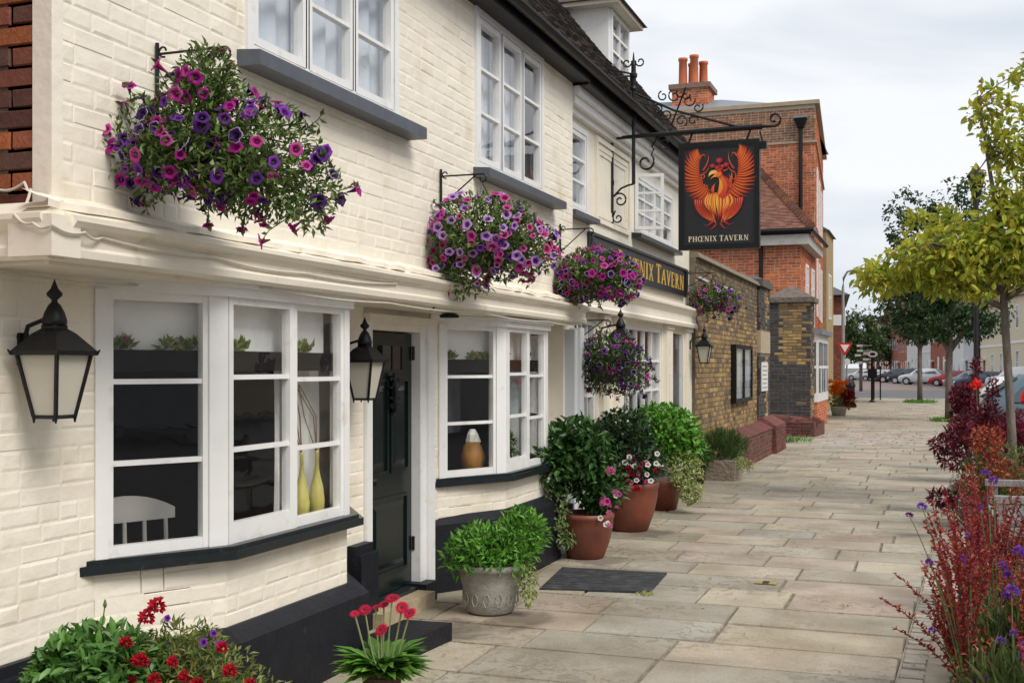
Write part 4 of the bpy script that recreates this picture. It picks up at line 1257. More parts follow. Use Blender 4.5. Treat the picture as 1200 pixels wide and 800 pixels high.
def basket(hook, c, r, label, blobs, nleaf, leafL, leafW, pal, flowers, nfl, fsize, seed, bare=None):
    e = empty('hanging_basket', c, label, 'hanging basket', 'hanging flower baskets')
    random.seed(seed)
    m = MB(); m.lathe([(r * .25, -r * .62), (r * .62, -r * .45), (r * .88, -r * .12), (r * .95, 0), (r * .90, .01), (r * .3, .01)], c, 18); m.build('basket', pmat('dark_liner', (.05, .042, .03), .95, .3, 30, .6, 40) if 'dark_liner' not in bpy.data.materials else bpy.data.materials['dark_liner'], e)
    m = MB()
    for k in range(3):
        a = k * 2.094 + .4
        m.tube([hook, (c[0] + r * .9 * math.cos(a), c[1] + r * .9 * math.sin(a), c[2])], .0035, 4)
    m.build('chain', M_IRON, e)
    foliage(e, blobs, nleaf, leafL, leafW, pal, seed)
    random.seed(seed + 2)
    tr = MB(); ends = []
    for k in range(int(24 + r * 40)):
        (p, d), = blob_surface(blobs, 1, .75, .95, Vector((.2, -.8, -.2)).normalized(), -.5) or [(Vector(c), Vector((0, -1, 0)))]
        d = d.normalized(); ln = random.uniform(.05, .13)
        q = p + d * ln * .7 + Vector((0, 0, -ln * .15)); e2 = p + d * ln + Vector((0, 0, -ln * random.uniform(.1, .5)))
        tr.tube([p, q, e2], [.003, .0025, .0015], 3, (.08, .13, .03), caps=False)
        for t in range(9):
            b = p.lerp(q, t / 5) if t < 5 else q.lerp(e2, (t - 4) / 4)
            add_leaf(tr, b, rnd_dir() + d * .5, rnd_dir() + Vector((0, 0, .7)), leafL * random.uniform(.6, 1.2), leafW * random.uniform(.8, 1.4), leaf_col(pal))
        if random.random() < .6: ends.append((e2, d + rnd_dir() * .5 + Vector((0, -.3, -.1))))
    tr.build('trailing_stems', M_LEAF, e)['kind'] = 'stuff'
    place_flowers(e, [FL[k] for k in flowers], list(flowers.values()), ends, fsize * 1.05)
    random.seed(seed + 1)
    pts = blob_surface(blobs, nfl, .90, 1.10, Vector((.35, -.9, .1)).normalized(), -.25)
    place_flowers(e, [FL[k] for k in flowers], list(flowers.values()), pts, fsize)
    return e
BG = [(.12, .20, .04), (.19, .28, .07), (.07, .13, .03), (.25, .31, .11), (.05, .09, .02)]
h = bracket(XU, 4.22, 3.07, .36, 'iron scroll bracket holding the largest basket beside the near upstairs window')
b1 = [((-2.87, 4.13, 2.68), (.26, .26, .28), 1.6), ((-3.19, 4.11, 2.62), (.20, .22, .23), 1.0), ((-2.61, 4.13, 2.55), (.27, .24, .25), 1.4), ((-2.81, 4.05, 2.88), (.12, .13, .15), .5), ((-2.39, 4.13, 2.42), (.14, .16, .17), .45), ((-2.69, 4.11, 2.44), (.28, .2, .10), .5), ((-2.93, 3.95, 2.58), (.22, .12, .14), .7)]
basket(h, (-2.86, 4.22, 2.58), .24, 'largest hanging basket, purple and magenta petunias, nearest the viewer', b1, 7600, .040, .015, BG, {'deep_violet': 3.4, 'violet_white': 1.8, 'violet': 3, 'magenta': 4.2, 'pink': 1.2}, 135, .063, 51)
h = bracket(XU, 7.34, 3.02, .32, 'iron bracket holding the pink and lilac petunia basket')
b2 = [((-2.88, 7.34, 2.62), (.36, .36, .26), 2), ((-3.15, 7.34, 2.52), (.20, .24, .24), 1), ((-2.60, 7.34, 2.50), (.24, .26, .22), 1.1), ((-3.0, 7.3, 2.32), (.24, .2, .14), .5)]
basket(h, (-2.88, 7.34, 2.50), .25, 'hanging basket of pink veined and lilac petunias under the second upstairs window', b2, 5200, .05, .017, BG, {'rose_veined': 3, 'lilac': 7, 'pink': 2.2, 'violet': .8, 'wine': .5}, 165, .068, 52)
h = bracket(XU, 10.08, 2.96, .30, 'iron bracket holding the magenta basket in front of the name board')
b3 = [((-2.87, 10.1, 2.54), (.30, .32, .24), 2), ((-3.08, 10.1, 2.48), (.18, .24, .22), 1), ((-2.63, 10.1, 2.48), (.19, .24, .21), 1)]
basket(h, (-2.88, 10.08, 2.46), .22, 'hanging basket of magenta and white edged violet petunias overlapping the name board', b3, 4600, .05, .017, BG, {'magenta': 5, 'violet_white': 3, 'violet': 2.2, 'pink': 2, 'wine': .6}, 150, .068, 53)
h = bracket(X2 + .0, 10.90, 2.16, .34, 'iron bracket holding the lower dark violet basket')
b4 = [((-2.98, 11.0, 1.80), (.30, .32, .24), 2), ((-3.16, 11.0, 1.70), (.19, .25, .24), 1), ((-2.76, 11.0, 1.68), (.20, .25, .24), 1), ((-2.98, 10.98, 1.55), (.28, .25, .12), .7)]
basket(h, (-2.97, 10.95, 1.68), .22, 'lower hanging basket of dark violet and pink flowers above the terracotta pots', b4, 4000, .048, .015, [(.05, .10, .022), (.08, .14, .04), (.035, .07, .018), (.11, .15, .06)], {'deep_violet': 4, 'violet_white': 2.6, 'wine': 2.2, 'pink': 1.8, 'violet': 1}, 130, .052, 54)
h = bracket(X2, 16.50, 3.05, .38, 'iron bracket at the far end of the name board')
b5 = [((-2.95, 16.55, 2.70), (.26, .28, .20), 2), ((-2.70, 16.55, 2.64), (.17, .2, .17), 1), ((-3.12, 16.5, 2.66), (.14, .2, .2), .8)]
basket(h, (-2.95, 16.5, 2.62), .20, 'smallest hanging basket, at the far tavern corner before the brick wall', b5, 2200, .055, .018, BG, {'violet_white': 3, 'pink': 1.5, 'violet': 2, 'lilac': 2, 'wine': 1}, 80, .065, 55)

# ------------------------------------------------------------------ lettering (thick and thin strokes with serifs)
def glyph(ch):
    T, t = .17, .075      # thick and thin stroke
    S = .05
    ser = lambda x, z, w=.30: [(x - w / 2, z if z < .5 else 1 - S, x + w / 2, z + S if z < .5 else 1)]
    q = []                 # quads as four corners
    def bar(x0, z0, x1, z1, w): q.append([(x0 - w / 2, z0), (x0 + w / 2, z0), (x1 + w / 2, z1), (x1 - w / 2, z1)])
    def box(x0, z0, x1, z1): q.append([(x0, z0), (x1, z0), (x1, z1), (x0, z1)])
    def serif(x, top, w=.32): box(x - w / 2, 1 - S if top else 0, x + w / 2, 1 if top else S)
    def ring(cx, cz, rx, rz, wx, wz, a0=0, a1=2 * math.pi, n=20):
        for k in range(n):
            A, B = a0 + (a1 - a0) * k / n, a0 + (a1 - a0) * (k + 1) / n
            q.append([(cx + (rx - wx) * math.cos(A), cz + (rz - wz) * math.sin(A)), (cx + rx * math.cos(A), cz + rz * math.sin(A)), (cx + rx * math.cos(B), cz + rz * math.sin(B)), (cx + (rx - wx) * math.cos(B), cz + (rz - wz) * math.sin(B))])
    w = .7
    if ch in 'PR':
        bar(.16, S, .16, 1 - S, T); serif(.16, True); serif(.16, False)
        ring(.26, .73, .32, .27, T * .95, t, -math.pi / 2, math.pi / 2, 12); box(.16, 1 - t, .27, 1); box(.16, .46, .27, .46 + t)
        w = .62
        if ch == 'R': bar(.62, S, .34, .47, T); serif(.66, False, .22); w = .80
    elif ch == 'H':
        bar(.16, S, .16, 1 - S, T); bar(.66, S, .66, 1 - S, T); box(.16, .48, .66, .48 + t); [serif(x, k) for x in (.16, .66) for k in (0, 1)]; w = .84
    elif ch == 'O':
        ring(.40, .5, .40, .51, T, t); w = .84
    elif ch == 'Œ':
        ring(.38, .5, .38, .51, T, t, math.pi * .5, math.pi * 1.5); ring(.38, .5, .26, .51, .05, t, -math.pi / 2, math.pi / 2)
        bar(.66, S, .66, 1 - S, T * .9); box(.40, 1 - t, 1.05, 1); box(.40, 0, 1.05, t); box(.66, .48, .92, .48 + t); box(1.0, .82, 1.05, 1); box(1.0, 0, 1.05, .18); box(.88, .40, .92, .62); w = 1.1
    elif ch == 'E':
        bar(.16, 0, .16, 1, T); box(.02, 1 - t, .62, 1); box(.02, 0, .62, t); box(.16, .48, .48, .48 + t); box(.57, .80, .62, 1); box(.57, 0, .62, .2); w = .68
    elif ch == 'N':
        bar(.12, S, .12, 1 - S, t); bar(.66, 0, .66, 1 - S, t); bar(.66 - .05, 0, .14, 1, T); serif(.10, True, .24); serif(.12, False, .26); serif(.66, True, .26); w = .82
    elif ch == 'I':
        bar(.18, S, .18, 1 - S, T); serif(.18, True); serif(.18, False); w = .38
    elif ch == 'X':
        bar(.60, S, .14, 1 - S, T); bar(.12, S, .62, 1 - S, t); [serif(x, k, .26) for x in (.14, .60) for k in (0, 1)]; w = .76
    elif ch == 'T':
        bar(.34, S, .34, 1, T); serif(.34, False); box(0, 1 - t, .68, 1); box(0, .80, .045, 1); box(.635, .80, .68, 1); w = .70
    elif ch == 'A':
        bar(.08, S, .38, 1, t); bar(.64, S, .36, 1, T); box(.18, .30, .58, .30 + t); serif(.08, False, .24); serif(.66, False, .28); w = .78
    elif ch == 'V':
        bar(.38, 0, .10, 1 - S, T); bar(.36, 0, .64, 1 - S, t); serif(.10, True, .28); serif(.64, True, .24); w = .76
    return q, w

def lettering(text, o, u, n, total, hs, parent, mat, up=Vector((0, 0, 1)), dep=.006, big=(0,), bigk=1.18, gap=.10, word=.35):
    """letters start at o and fill the length total along u; hs = letter height"""
    G = []; x = 0
    for k, ch in enumerate(text):
        if ch == ' ': x += word; continue
        q, w = glyph(ch); s = bigk if k in big else 1.0
        G.append((ch, q, x, s)); x += (w + gap) * s
    k = total / (x - gap)
    for ch, q, x0, s in G:
        m = MB(); r = 0
        for quad in q:
            r += 1
            pts = [Vector(o) + u * ((x0 + a * s) * k) + up * (b * s * hs) + n * (r % 3 * .0004) for a, b in quad]
            if u.cross(up).dot(n) < 0: pts.reverse()
            m.extrude(list(reversed(pts)), n * dep)
        m.build('letter', mat, parent)

# name board on the rendered front
nb = empty('name_board', (X2 + .03, 13.8, 2.72), 'long black board with gold PHŒNIX TAVERN letters on the tavern front', 'sign')
m = MB(); m.box((X2 + .001, 11.38, 2.715), (X2 + .035, 16.18, 3.055)); m.build('board', M_SIGNBLACK, nb)
m = MB()
for a, b, c, d in ((11.34, 16.22, 3.055, 3.085), (11.34, 16.22, 2.685, 2.715), (11.34, 11.38, 2.715, 3.055), (16.18, 16.22, 2.715, 3.055)): m.box((X2 + .001, a, c), (X2 + .06, b, d))
m.build('frame', M_SIGNBLACK, nb)
lettering('PHŒNIX TAVERN', (X2 + .036, 12.45, 2.775), UY, NX, 3.62, .20, nb, M_GOLD, big=(0, 7))

# ------------------------------------------------------------------ hanging sign with wrought-iron bracket
SY = 12.30
hs_ = empty('hanging_sign', (-2.1, SY, 2.95), 'black hanging sign painted with a fiery phoenix and the words PHŒNIX TAVERN', 'sign')
SX0, SX1, SZ0, SZ1 = -2.545, -1.685, 2.955, 4.10
m = MB(); m.box((SX0 + .05, SY - .025, SZ0 + .05), (SX1 - .05, SY + .025, SZ1 - .05)); m.build('board', M_SIGNBLACK, hs_)
m = MB()
for a, b, c, d in ((SX0, SX1, SZ0, SZ0 + .055), (SX0, SX1, SZ1 - .055, SZ1), (SX0, SX0 + .055, SZ0 + .055, SZ1 - .055), (SX1 - .055, SX1, SZ0 + .055, SZ1 - .055)): m.box((a, SY - .045, c), (b, SY + .045, d))
m.build('frame', M_IRON, hs_)
m = MB(); t = .012
for a, b, c, d in ((SX0 + .055, SX1 - .055, SZ0 + .055, SZ0 + .067), (SX0 + .055, SX1 - .055, SZ1 - .067, SZ1 - .055), (SX0 + .055, SX0 + .067, SZ0 + .067, SZ1 - .067), (SX1 - .067, SX1 - .055, SZ0 + .067, SZ1 - .067)): m.box((a, SY - .036, c), (b, SY - .026, d))
m.build('inner_bead', M_SIGNBLACK, hs_)
lettering('PHŒNIX TAVERN', (SX0 + .105, SY - .026, SZ0 + .085), Vector((1, 0, 0)), Vector((0, -1, 0)), .64, .058, hs_, pmat('cream_lettering', (.70, .62, .44), .5, .05, 20), dep=.002, big=(0, 7), bigk=1.03)

# the painted bird: overlapping feather strokes, each a thin raised layer
class Art:
    def __init__(s): s.layer = 0; s.m = MB()
    def P(s, a, b):
        a, b = .5 + (a - .5) * 1.13, .115 + b * .875
        return (SX0 + .06 + (SX1 - SX0 - .12) * a, SY - .0262 - s.layer * .00012, SZ0 + .06 + (SZ1 - SZ0 - .12) * b)
    def stroke(s, pts, w0, c0, c1, tip=1.0, n=10, belly=.35):
        """tapered curved stroke through a quadratic curve"""
        s.layer += 1
        (x0, y0), (x1, y1), (x2, y2) = pts
        L, Rr = [], []
        for k in range(n + 1):
            t = k / n
            x = (1 - t) ** 2 * x0 + 2 * t * (1 - t) * x1 + t * t * x2; y = (1 - t) ** 2 * y0 + 2 * t * (1 - t) * y1 + t * t * y2
            dx = 2 * (1 - t) * (x1 - x0) + 2 * t * (x2 - x1); dy = (2 * (1 - t) * (y1 - y0) + 2 * t * (y2 - y1)) * 1.35
            d = math.hypot(dx, dy) or 1
            w = w0 * (math.sin(math.pi * min(1, (t + .06) ** belly * .98 + .02)) * .9 + .1 * (1 - t)) * tip
            if k == n: w = .0005
            nx_, ny = -dy / d * w, dx / d * w / 1.35
            c = mixc(c0, c1, t)
            L.append(s.m.vert(s.P(x + nx_, y + ny), c)); Rr.append(s.m.vert(s.P(x - nx_, y - ny), c))
        for k in range(n): s.m.face((L[k], Rr[k], Rr[k + 1], L[k + 1]))
    def blob(s, cx, cy, r, c, n=14, sq=1.35):
        s.layer += 1
        s.m.face(list(reversed([s.m.vert(s.P(cx + r * math.cos(2 * math.pi * k / n), cy + r / sq * math.sin(2 * math.pi * k / n)), c) for k in range(n)])))
RED, ORG, YEL, DRK, CRM = (.52, .028, .010), (.80, .155, .012), (.86, .43, .035), (.26, .008, .006), (.45, .012, .02)
art = Art(); random.seed(77)
qb = lambda p, q, r, t: ((1 - t) ** 2 * p[0] + 2 * t * (1 - t) * q[0] + t * t * r[0], (1 - t) ** 2 * p[1] + 2 * t * (1 - t) * q[1] + t * t * r[1])
for side in (-1, 1):
    X = lambda x: .5 + side * (.5 - x)
    S = lambda p: (X(p[0]), p[1])
    # inner wing edge from the tip curling in at the top down to the shoulder
    N = 22
    for lay, (wd, ca, cb, sc) in enumerate(((.030, DRK, RED, 1.0), (.018, RED, (.66, .075, .010), .95), (.009, (.60, .05, .01), ORG, .86), (.0045, ORG, YEL, .70))):
        for k in range(N):
            t = k / (N - 1)
            p0 = qb((.26, .90), (.20, .62), (.43, .44), t)
            ang = R(94 + 158 * t + random.uniform(-3, 3))
            Ln = (.15 + .18 * math.sin(math.pi * (t * .82 + .12))) * sc
            p2 = (p0[0] + math.cos(ang) * Ln * .86, p0[1] + math.sin(ang) * Ln * .78)
            bend = .055 * (1 - t * .2)
            p1 = ((p0[0] + p2[0]) / 2 + math.cos(ang + 1.57) * bend, (p0[1] + p2[1]) / 2 + math.sin(ang + 1.57) * bend)
            art.stroke([S(p0), S(p1), S(p2)], wd, ca, cb, belly=.55)
    # curl at the wing tip and wisps inside the wing
    for a, b, c, w in (((.24, .86), (.33, .99), (.33, .88), .012), ((.30, .74), (.40, .86), (.36, .95), .010), ((.29, .70), (.37, .72), (.38, .80), .008), ((.30, .60), (.24, .70), (.35, .71), .009), ((.40, .50), (.30, .52), (.33, .60), .010)):
        art.stroke([S(a), S(b), S(c)], w, RED, ORG)
    # tail feathers sweeping out beneath the wing
    for k in range(9):
        t = k / 8
        p0 = (.20 + .22 * t, .40 - .03 * t); p2 = (.40 + .08 * t, .13 - .03 * t + .02 * random.random()); p1 = (.25 + .16 * t, .20 - .02 * t)
        art.stroke([S(p0), S(p1), S(p2)], .030, DRK, RED, belly=.6); art.stroke([S(p0), S(p1), S(p2)], .016, RED, ORG, belly=.6); art.stroke([S(p0), S(p1), S(p2)], .006, ORG, YEL, belly=.5)
    for a, b, c in (((.44, .14), (.36, .05), (.30, .11)), ((.47, .10), (.42, .02), (.38, .05)), ((.46, .16), (.40, .10), (.36, .13))):
        art.stroke([S(a), S(b), S(c)], .010, CRM, RED)
# breast: flames hanging down
for lay, (wd, ca, cb, sc) in enumerate(((.045, RED, RED, 1.0), (.030, RED, ORG, .95), (.018, ORG, YEL, .85), (.009, YEL, (.9, .62, .15), .7))):
    for k in range(11):
        t = k / 10 * 2 - 1
        art.stroke([(.50 + .13 * t, .47 - .02 * abs(t)), (.5 + .21 * t + random.uniform(-.03, .03), .34), (.5 + .10 * t, .47 - (.33 - .09 * abs(t)) * sc + random.uniform(-.025, .025))], wd * .62, ca, cb, belly=.6)
# neck and head
for a, b, c, w, ca, cb in (((.54, .40), (.66, .56), (.52, .70), .075, RED, RED), ((.52, .42), (.62, .56), (.51, .69), .052, RED, ORG), ((.50, .44), (.57, .55), (.50, .66), .026, ORG, YEL),
                           ((.60, .45), (.68, .56), (.60, .66), .020, DRK, RED), ((.62, .50), (.70, .60), (.63, .68), .016, DRK, ORG), ((.62, .54), (.70, .64), (.66, .71), .012, RED, ORG), ((.44, .46), (.41, .52), (.47, .58), .02, RED, ORG)):
    art.stroke([a, b, c], w, ca, cb, belly=.8)
art.blob(.50, .685, .058, RED); art.blob(.495, .685, .046, ORG)
art.stroke([(.49, .71), (.41, .73), (.375, .655)], .030, YEL, (.9, .6, .2), belly=.9); art.stroke([(.47, .665), (.42, .66), (.40, .62)], .014, YEL, ORG)
art.blob(.485, .70, .013, (.85, .7, .3)); art.blob(.483, .70, .007, (.01, .01, .01))
for cx_, cy_, r_ in ((.43, .785, .034), (.515, .845, .044), (.60, .79, .036), (.49, .765, .028), (.555, .775, .03)):
    art.stroke([(.50, .71), ((.50 + cx_) / 2 + .01, .75), (cx_, cy_)], .014, RED, CRM)
    art.blob(cx_, cy_, r_, (.30, .004, .01)); art.blob(cx_ - .006, cy_ + .004, r_ * .62, (.55, .02, .03))
for cx_, cy_, r_, sg in ((.335, .53, .05, 1), (.30, .66, .045, 1), (.665, .60, .035, -1), (.67, .53, .035, -1), (.66, .47, .03, -1)):
    for k in range(4):
        f = lambda q: (cx_ + sg * r_ * (1 - .15 * q) * math.cos(2.6 - q * 1.25), cy_ + r_ * .78 * (1 - .15 * q) * math.sin(2.6 - q * 1.25))
        art.stroke([f(k), f(k + .55), f(k + 1.1)], .009, RED, ORG, belly=.9)
art.stroke([(.56, .72), (.64, .72), (.63, .78)], .014, RED, CRM)
art.m.f = [tuple(reversed(f)) if (Vector(art.m.v[f[1]]) - Vector(art.m.v[f[0]])).cross(Vector(art.m.v[f[2]]) - Vector(art.m.v[f[0]])).y > 0 else f for f in art.m.f]
art.m.build('phoenix_painting', M_PRINT, hs_)
for xx in (SX0 + .12, SX1 - .12):
    m = MB(); m.tube([(xx - .02, SY, SZ1), (xx + .02, SY, SZ1 + .10)], .012, 6); m.build('hanger', M_IRON, hs_)
m = MB(); m.box((SX1 + .0, SY - .03, SZ1 - .10), (SX1 + .07, SY + .05, SZ1 - .03)); m.tube([(SX1 + .03, SY, SZ1 - .04), (SX1 + .0, SY, SZ1 + .08)], .010, 5); m.build('sign_light', M_IRON, hs_)

ib = empty('sign_bracket', (X2 + .02, SY, 4.2), 'tall scrolled wrought iron bracket carrying the phoenix sign', 'bracket')
px, bz = -3.05, 4.215
m = MB(); m.tube([(px, SY, 3.70), (px, SY, 4.98)], .020, 8); m.build('post', M_IRON, ib)
m = MB()
m.lathe([(.026, 4.72), (.034, 4.74), (.026, 4.77), (.030, 4.86), (.042, 4.87), (.042, 4.90), (.028, 4.92), (.026, 5.0), (.016, 5.04), (.004, 5.14)], (px, SY, 0), 10)
for s in (-1, 1): m.tube(spiral((px + s * .075, SY, 5.03), .018, .055, 0, 6.6, 22, 'xz', -s), .009, 5)
m.build('post_finial', M_IRON, ib)
m = MB(); m.tube([(X2 - .02, SY, bz + .0), (-2.9, SY, bz + .006), (-2.3, SY, bz + .012), (-1.66, SY, bz + .015)], [.018, .024, .030, .030], 8)
m.tube([(-1.66, SY, bz + .015)] + [(-1.56, SY, bz + .012)] + spiral((-1.535, SY, bz + .085), .075, .022, -1.57, 5.2, 22), [.018] + [.013] * 24, 6)
m.build('beam', M_IRON, ib)
m = MB()
m.tube([(px, SY, 4.70), (-2.6, SY, 4.47), (-1.92, SY, bz + .03)], .014, 6); m.build('diagonal_stay', M_IRON, ib)
m = MB()
cxx, czz = -2.56, 4.49
ux = Vector((.93, 0, -.37)).normalized(); uz = Vector((.37, 0, .93)).normalized()
def sc_(a, b, r0, r1, a0, a1, fl=1):
    out = []
    for k in range(25):
        t = k / 24; r = r0 + (r1 - r0) * t; an = a0 + (a1 - a0) * t
        p = Vector((cxx, SY, czz)) + ux * (a + fl * r * math.cos(an)) + uz * (b + r * math.sin(an)); out.append(p)
    m.tube(out, .0085, 5)
for s in (-1, 1):
    for v in (1, -1):
        sc_(s * .085, v * .115, .018, .070, 0, v * 6.9, s); sc_(s * .205, v * .075, .016, .058, .6, v * 6.6 + .6, s)
    sc_(s * .03, .155, .012, .05, 1.2, 6.8, s)
m.tube([Vector((cxx, SY, czz)) - uz * .20, Vector((cxx, SY, czz)) + uz * .235], .010, 5)
m.build('scroll_cluster', M_IRON, ib)
# ties back to the roof, wall strap and lower scrolls
m = MB(); m.tube([(px, SY, 4.90), (-3.50, SY - .62, 4.92)], .011, 5); m.tube([(px, SY, 4.885), (-3.34, SY - .32, 4.80)], .011, 5); m.build('tie_rod', M_IRON, ib)
m = MB(); m.box((X2 - .002, SY - .02, 3.26), (X2 + .022, SY + .02, 4.29)); m.lathe([(.022, 0), (.022, .05), (.008, .06)], (X2 + .01, SY, 3.70), 8); m.build('wall_strap', M_IRON, ib)
m = MB()
m.tube([(px, SY, 3.70)] + [(px - .06, SY, 3.69), (px - .14, SY, 3.66), (X2 + .03, SY, 3.58)], .011, 6)
m.tube(spiral((X2 + .10, SY, 3.53), .085, .016, 2.6, -5.6, 30), .010, 6)
m.tube([(X2 + .045, SY, 3.42), (X2 + .02, SY, 3.36)] + spiral((X2 + .075, SY, 3.335), .058, .014, 2.9, 9.6, 24), .009, 6)
m.build('lower_scroll', M_IRON, ib)
m = MB()
m.tube(spiral((px + .135, SY, 3.93), .03, .10, 0, 7.2, 30), .012, 6)
m.tube([(px + .20, SY, 4.01), (px + .225, SY, 4.07), (px + .20, SY, 4.09), (px + .25, SY, 4.17), (px + .30, SY, bz)], .011, 6)
m.tube(spiral((px + .36, SY, bz - .09), .02, .07, 0, 5.2, 18), .008, 5)
m.build('brace_scroll', M_IRON, ib)
# ------------------------------------------------------------------ pots and planters along the wall
DARKG = [(.030, .085, .018), (.045, .12, .022), (.022, .06, .015), (.065, .15, .03)]
MIDG = [(.05, .14, .022), (.08, .20, .03), (.035, .095, .02), (.11, .24, .045)]
BRIGHT = [(.11, .29, .03), (.15, .36, .045), (.075, .22, .025), (.19, .40, .07)]
VARIEG = [(.34, .38, .14), (.45, .46, .22), (.22, .30, .07), (.30, .36, .10)]
def potted(name, label, cat, c, prof, mat, blobs, n, L, W, pal, seed, big=False, soil=None, up=.3, n_seg=28, group='pots standing along the tavern wall'):
    e = empty(name, c, label, cat, group)
    m = MB(); m.lathe(prof, c, n_seg); m.build('pot', mat, e, True)
    r = prof[-1][0]
    foliage(e, blobs, n, L, W, pal, seed, big=big, up=up)
    return e

# bottom-left pair: green shrub and red carnations
c = (-2.86, 3.44, 0)
p = potted('shrub_planter', 'leafy green shrub at the bottom left corner below the near bay', 'plant', c, [(.13, 0), (.17, .25), (.19, .34), (.19, .37), (.16, .37), (.15, .33)], M_STONEPOT,
           [((-2.88, 3.44, .56), (.21, .22, .19), 2), ((-2.98, 3.42, .50), (.13, .18, .16), 1), ((-2.76, 3.46, .54), (.15, .2, .18), 1)], 3600, .058, .026, [(.07, .19, .03), (.11, .26, .045), (.05, .13, .025), (.15, .30, .07)], 61, True)
m = MB(); m.tube([(-2.84, 3.42, .70), (-2.82, 3.42, .78), (-2.81, 3.42, .84)], .003, 4); m.lathe([(.004, 0), (.008, .01), (.002, .03)], (-2.81, 3.42, .83), 6); m.build('seed_stalk', M_STEM, p)
c = (-2.56, 3.62, 0)
p = potted('carnation_planter', 'planter of red flowers with lime foliage at the bottom left', 'plant', c, [(.14, 0), (.19, .22), (.21, .30), (.21, .33), (.18, .33), (.17, .30)], M_STONEPOT,
           [((-2.56, 3.62, .50), (.28, .24, .19), 2), ((-2.36, 3.66, .40), (.20, .2, .14), 1), ((-2.62, 3.62, .62), (.17, .17, .14), .8)], 3000, .04, .012, [(.13, .17, .03), (.20, .23, .05), (.07, .12, .03), (.28, .29, .09)], 62)
random.seed(63)
for mesh, q, s in ((FL['red_pom'], [(-2.66, 3.46, .80), (-2.63, 3.48, .84), (-2.72, 3.42, .64), (-2.68, 3.40, .575), (-2.56, 3.42, .55), (-2.50, 3.46, .60), (-2.49, 3.48, .53), (-2.38, 3.52, .70), (-2.30, 3.58, .56), (-2.60, 3.40, .46), (-2.72, 3.38, .47), (-2.45, 3.5, .46), (-2.70, 3.40, .72), (-2.64, 3.40, .66), (-2.52, 3.42, .66), (-2.44, 3.46, .58), (-2.58, 3.40, .60), (-2.35, 3.52, .62), (-2.66, 3.38, .52)], .066), (FL['violet'], [(-2.60, 3.5, .79), (-2.46, 3.52, .71), (-2.43, 3.54, .74), (-2.41, 3.55, .70)], .036)):
    place_flowers(p, [mesh], [1], [(Vector(k), (.3 + random.uniform(-.3, .3), -.8, .5)) for k in q], s)

# gerberas in a wicker pot
g0 = Vector((-2.52, 5.08, 0))
M_WICKER = pmat('brown_wicker', (.085, .045, .025), .7, .4, 60, .9, 70, aniso=(1, 1, 2))
p = empty('gerbera_pot', g0, 'red gerberas in a brown wicker pot by the doorstep', 'plant', 'pots standing along the tavern wall')
m = MB(); m.lathe([(.065, 0), (.085, .10), (.098, .19), (.10, .20), (.085, .20), (.08, .17)], g0, 24); m.build('pot', M_WICKER, p, True)
random.seed(64); m = MB()
for k in range(260):
    a = random.random() * 6.28; t = random.random()
    d = Vector((math.cos(a), math.sin(a), random.uniform(.25, 1.5)))
    base = g0 + Vector((math.cos(a) * .05, math.sin(a) * .05, .19 + random.uniform(0, .07)))
    add_leaf6(m, base, d, Vector((0, 0, 1)), random.uniform(.10, .20), random.uniform(.045, .075), leaf_col([(.07, .19, .02), (.12, .28, .04), (.05, .13, .02), (.17, .34, .06)]), .15, .45)
m.build('foliage', M_LEAF, p)
for k, (dx, dy, z) in enumerate(((-.115, .04, .50), (-.07, .07, .51), (-.14, -.02, .49), (-.02, .06, .53), (.04, .03, .57), (.08, .06, .52), (.13, .04, .50), (.02, -.05, .43))):
    q = g0 + Vector((dx, dy, z))
    m = MB(); m.tube([g0 + Vector((dx * .2, dy * .2, .2)), g0 + Vector((dx * .6, dy * .6, z * .6)), q], .0045, 5); m.build('stem', pmat('pale_stem', (.22, .26, .10), .6, .1, 10) if 'pale_stem' not in bpy.data.materials else bpy.data.materials['pale_stem'], p)
    place_flowers(p, [FL['gerbera']], [1], [(q, (random.uniform(-.3, .4), random.uniform(-.9, -.3), .8))], .074)
# black painted slab beside the gerberas
m = MB(); m.prism([(-3.15, 5.95), (-2.86, 5.92), (-2.80, 6.62), (-3.12, 6.60)], .0, .11)
tag(m.build('stone_slab', M_NAVY, None), 'low black painted stone slab on the paving behind the gerberas', 'slab')

# carved stone pot
c = (-2.87, 7.47, 0)
p = potted('stone_planter', 'pale carved stone pot with bushy green leaves beside the dark door', 'plant', c, [(.13, 0), (.165, .02), (.18, .11), (.205, .22), (.222, .30), (.243, .31), (.243, .345), (.20, .345), (.19, .30)], M_STONEPOT,
           [((-2.88, 7.42, .44), (.27, .24, .17), 1.6), ((-2.66, 7.52, .54), (.18, .17, .18), 1.2), ((-2.96, 7.40, .38), (.22, .2, .15), .8), ((-2.70, 7.44, .42), (.16, .2, .15), .8)], 3000, .062, .022, BRIGHT, 65)
m = MB(); random.seed(5)
for k in range(14):
    a = k * 2 * math.pi / 14
    for s in (-1, 1):
        m.tube([(c[0] + (.193) * math.cos(a + t * .0 + s * (.02 + .10 * math.sin(q)) ), c[1] + .193 * math.sin(a + s * (.02 + .10 * math.sin(q))), .07 + .09 * (q / 3.14)) for q, t in ((x * .52, 0) for x in range(7))], .0035, 4)
m.build('carved_scrolls', M_STONEPOT, p)
foliage(p, [((-2.58, 7.42, .24), (.07, .09, .18), 1)], 260, .035, .016, VARIEG, 66, name='trailing_foliage', up=-.4)

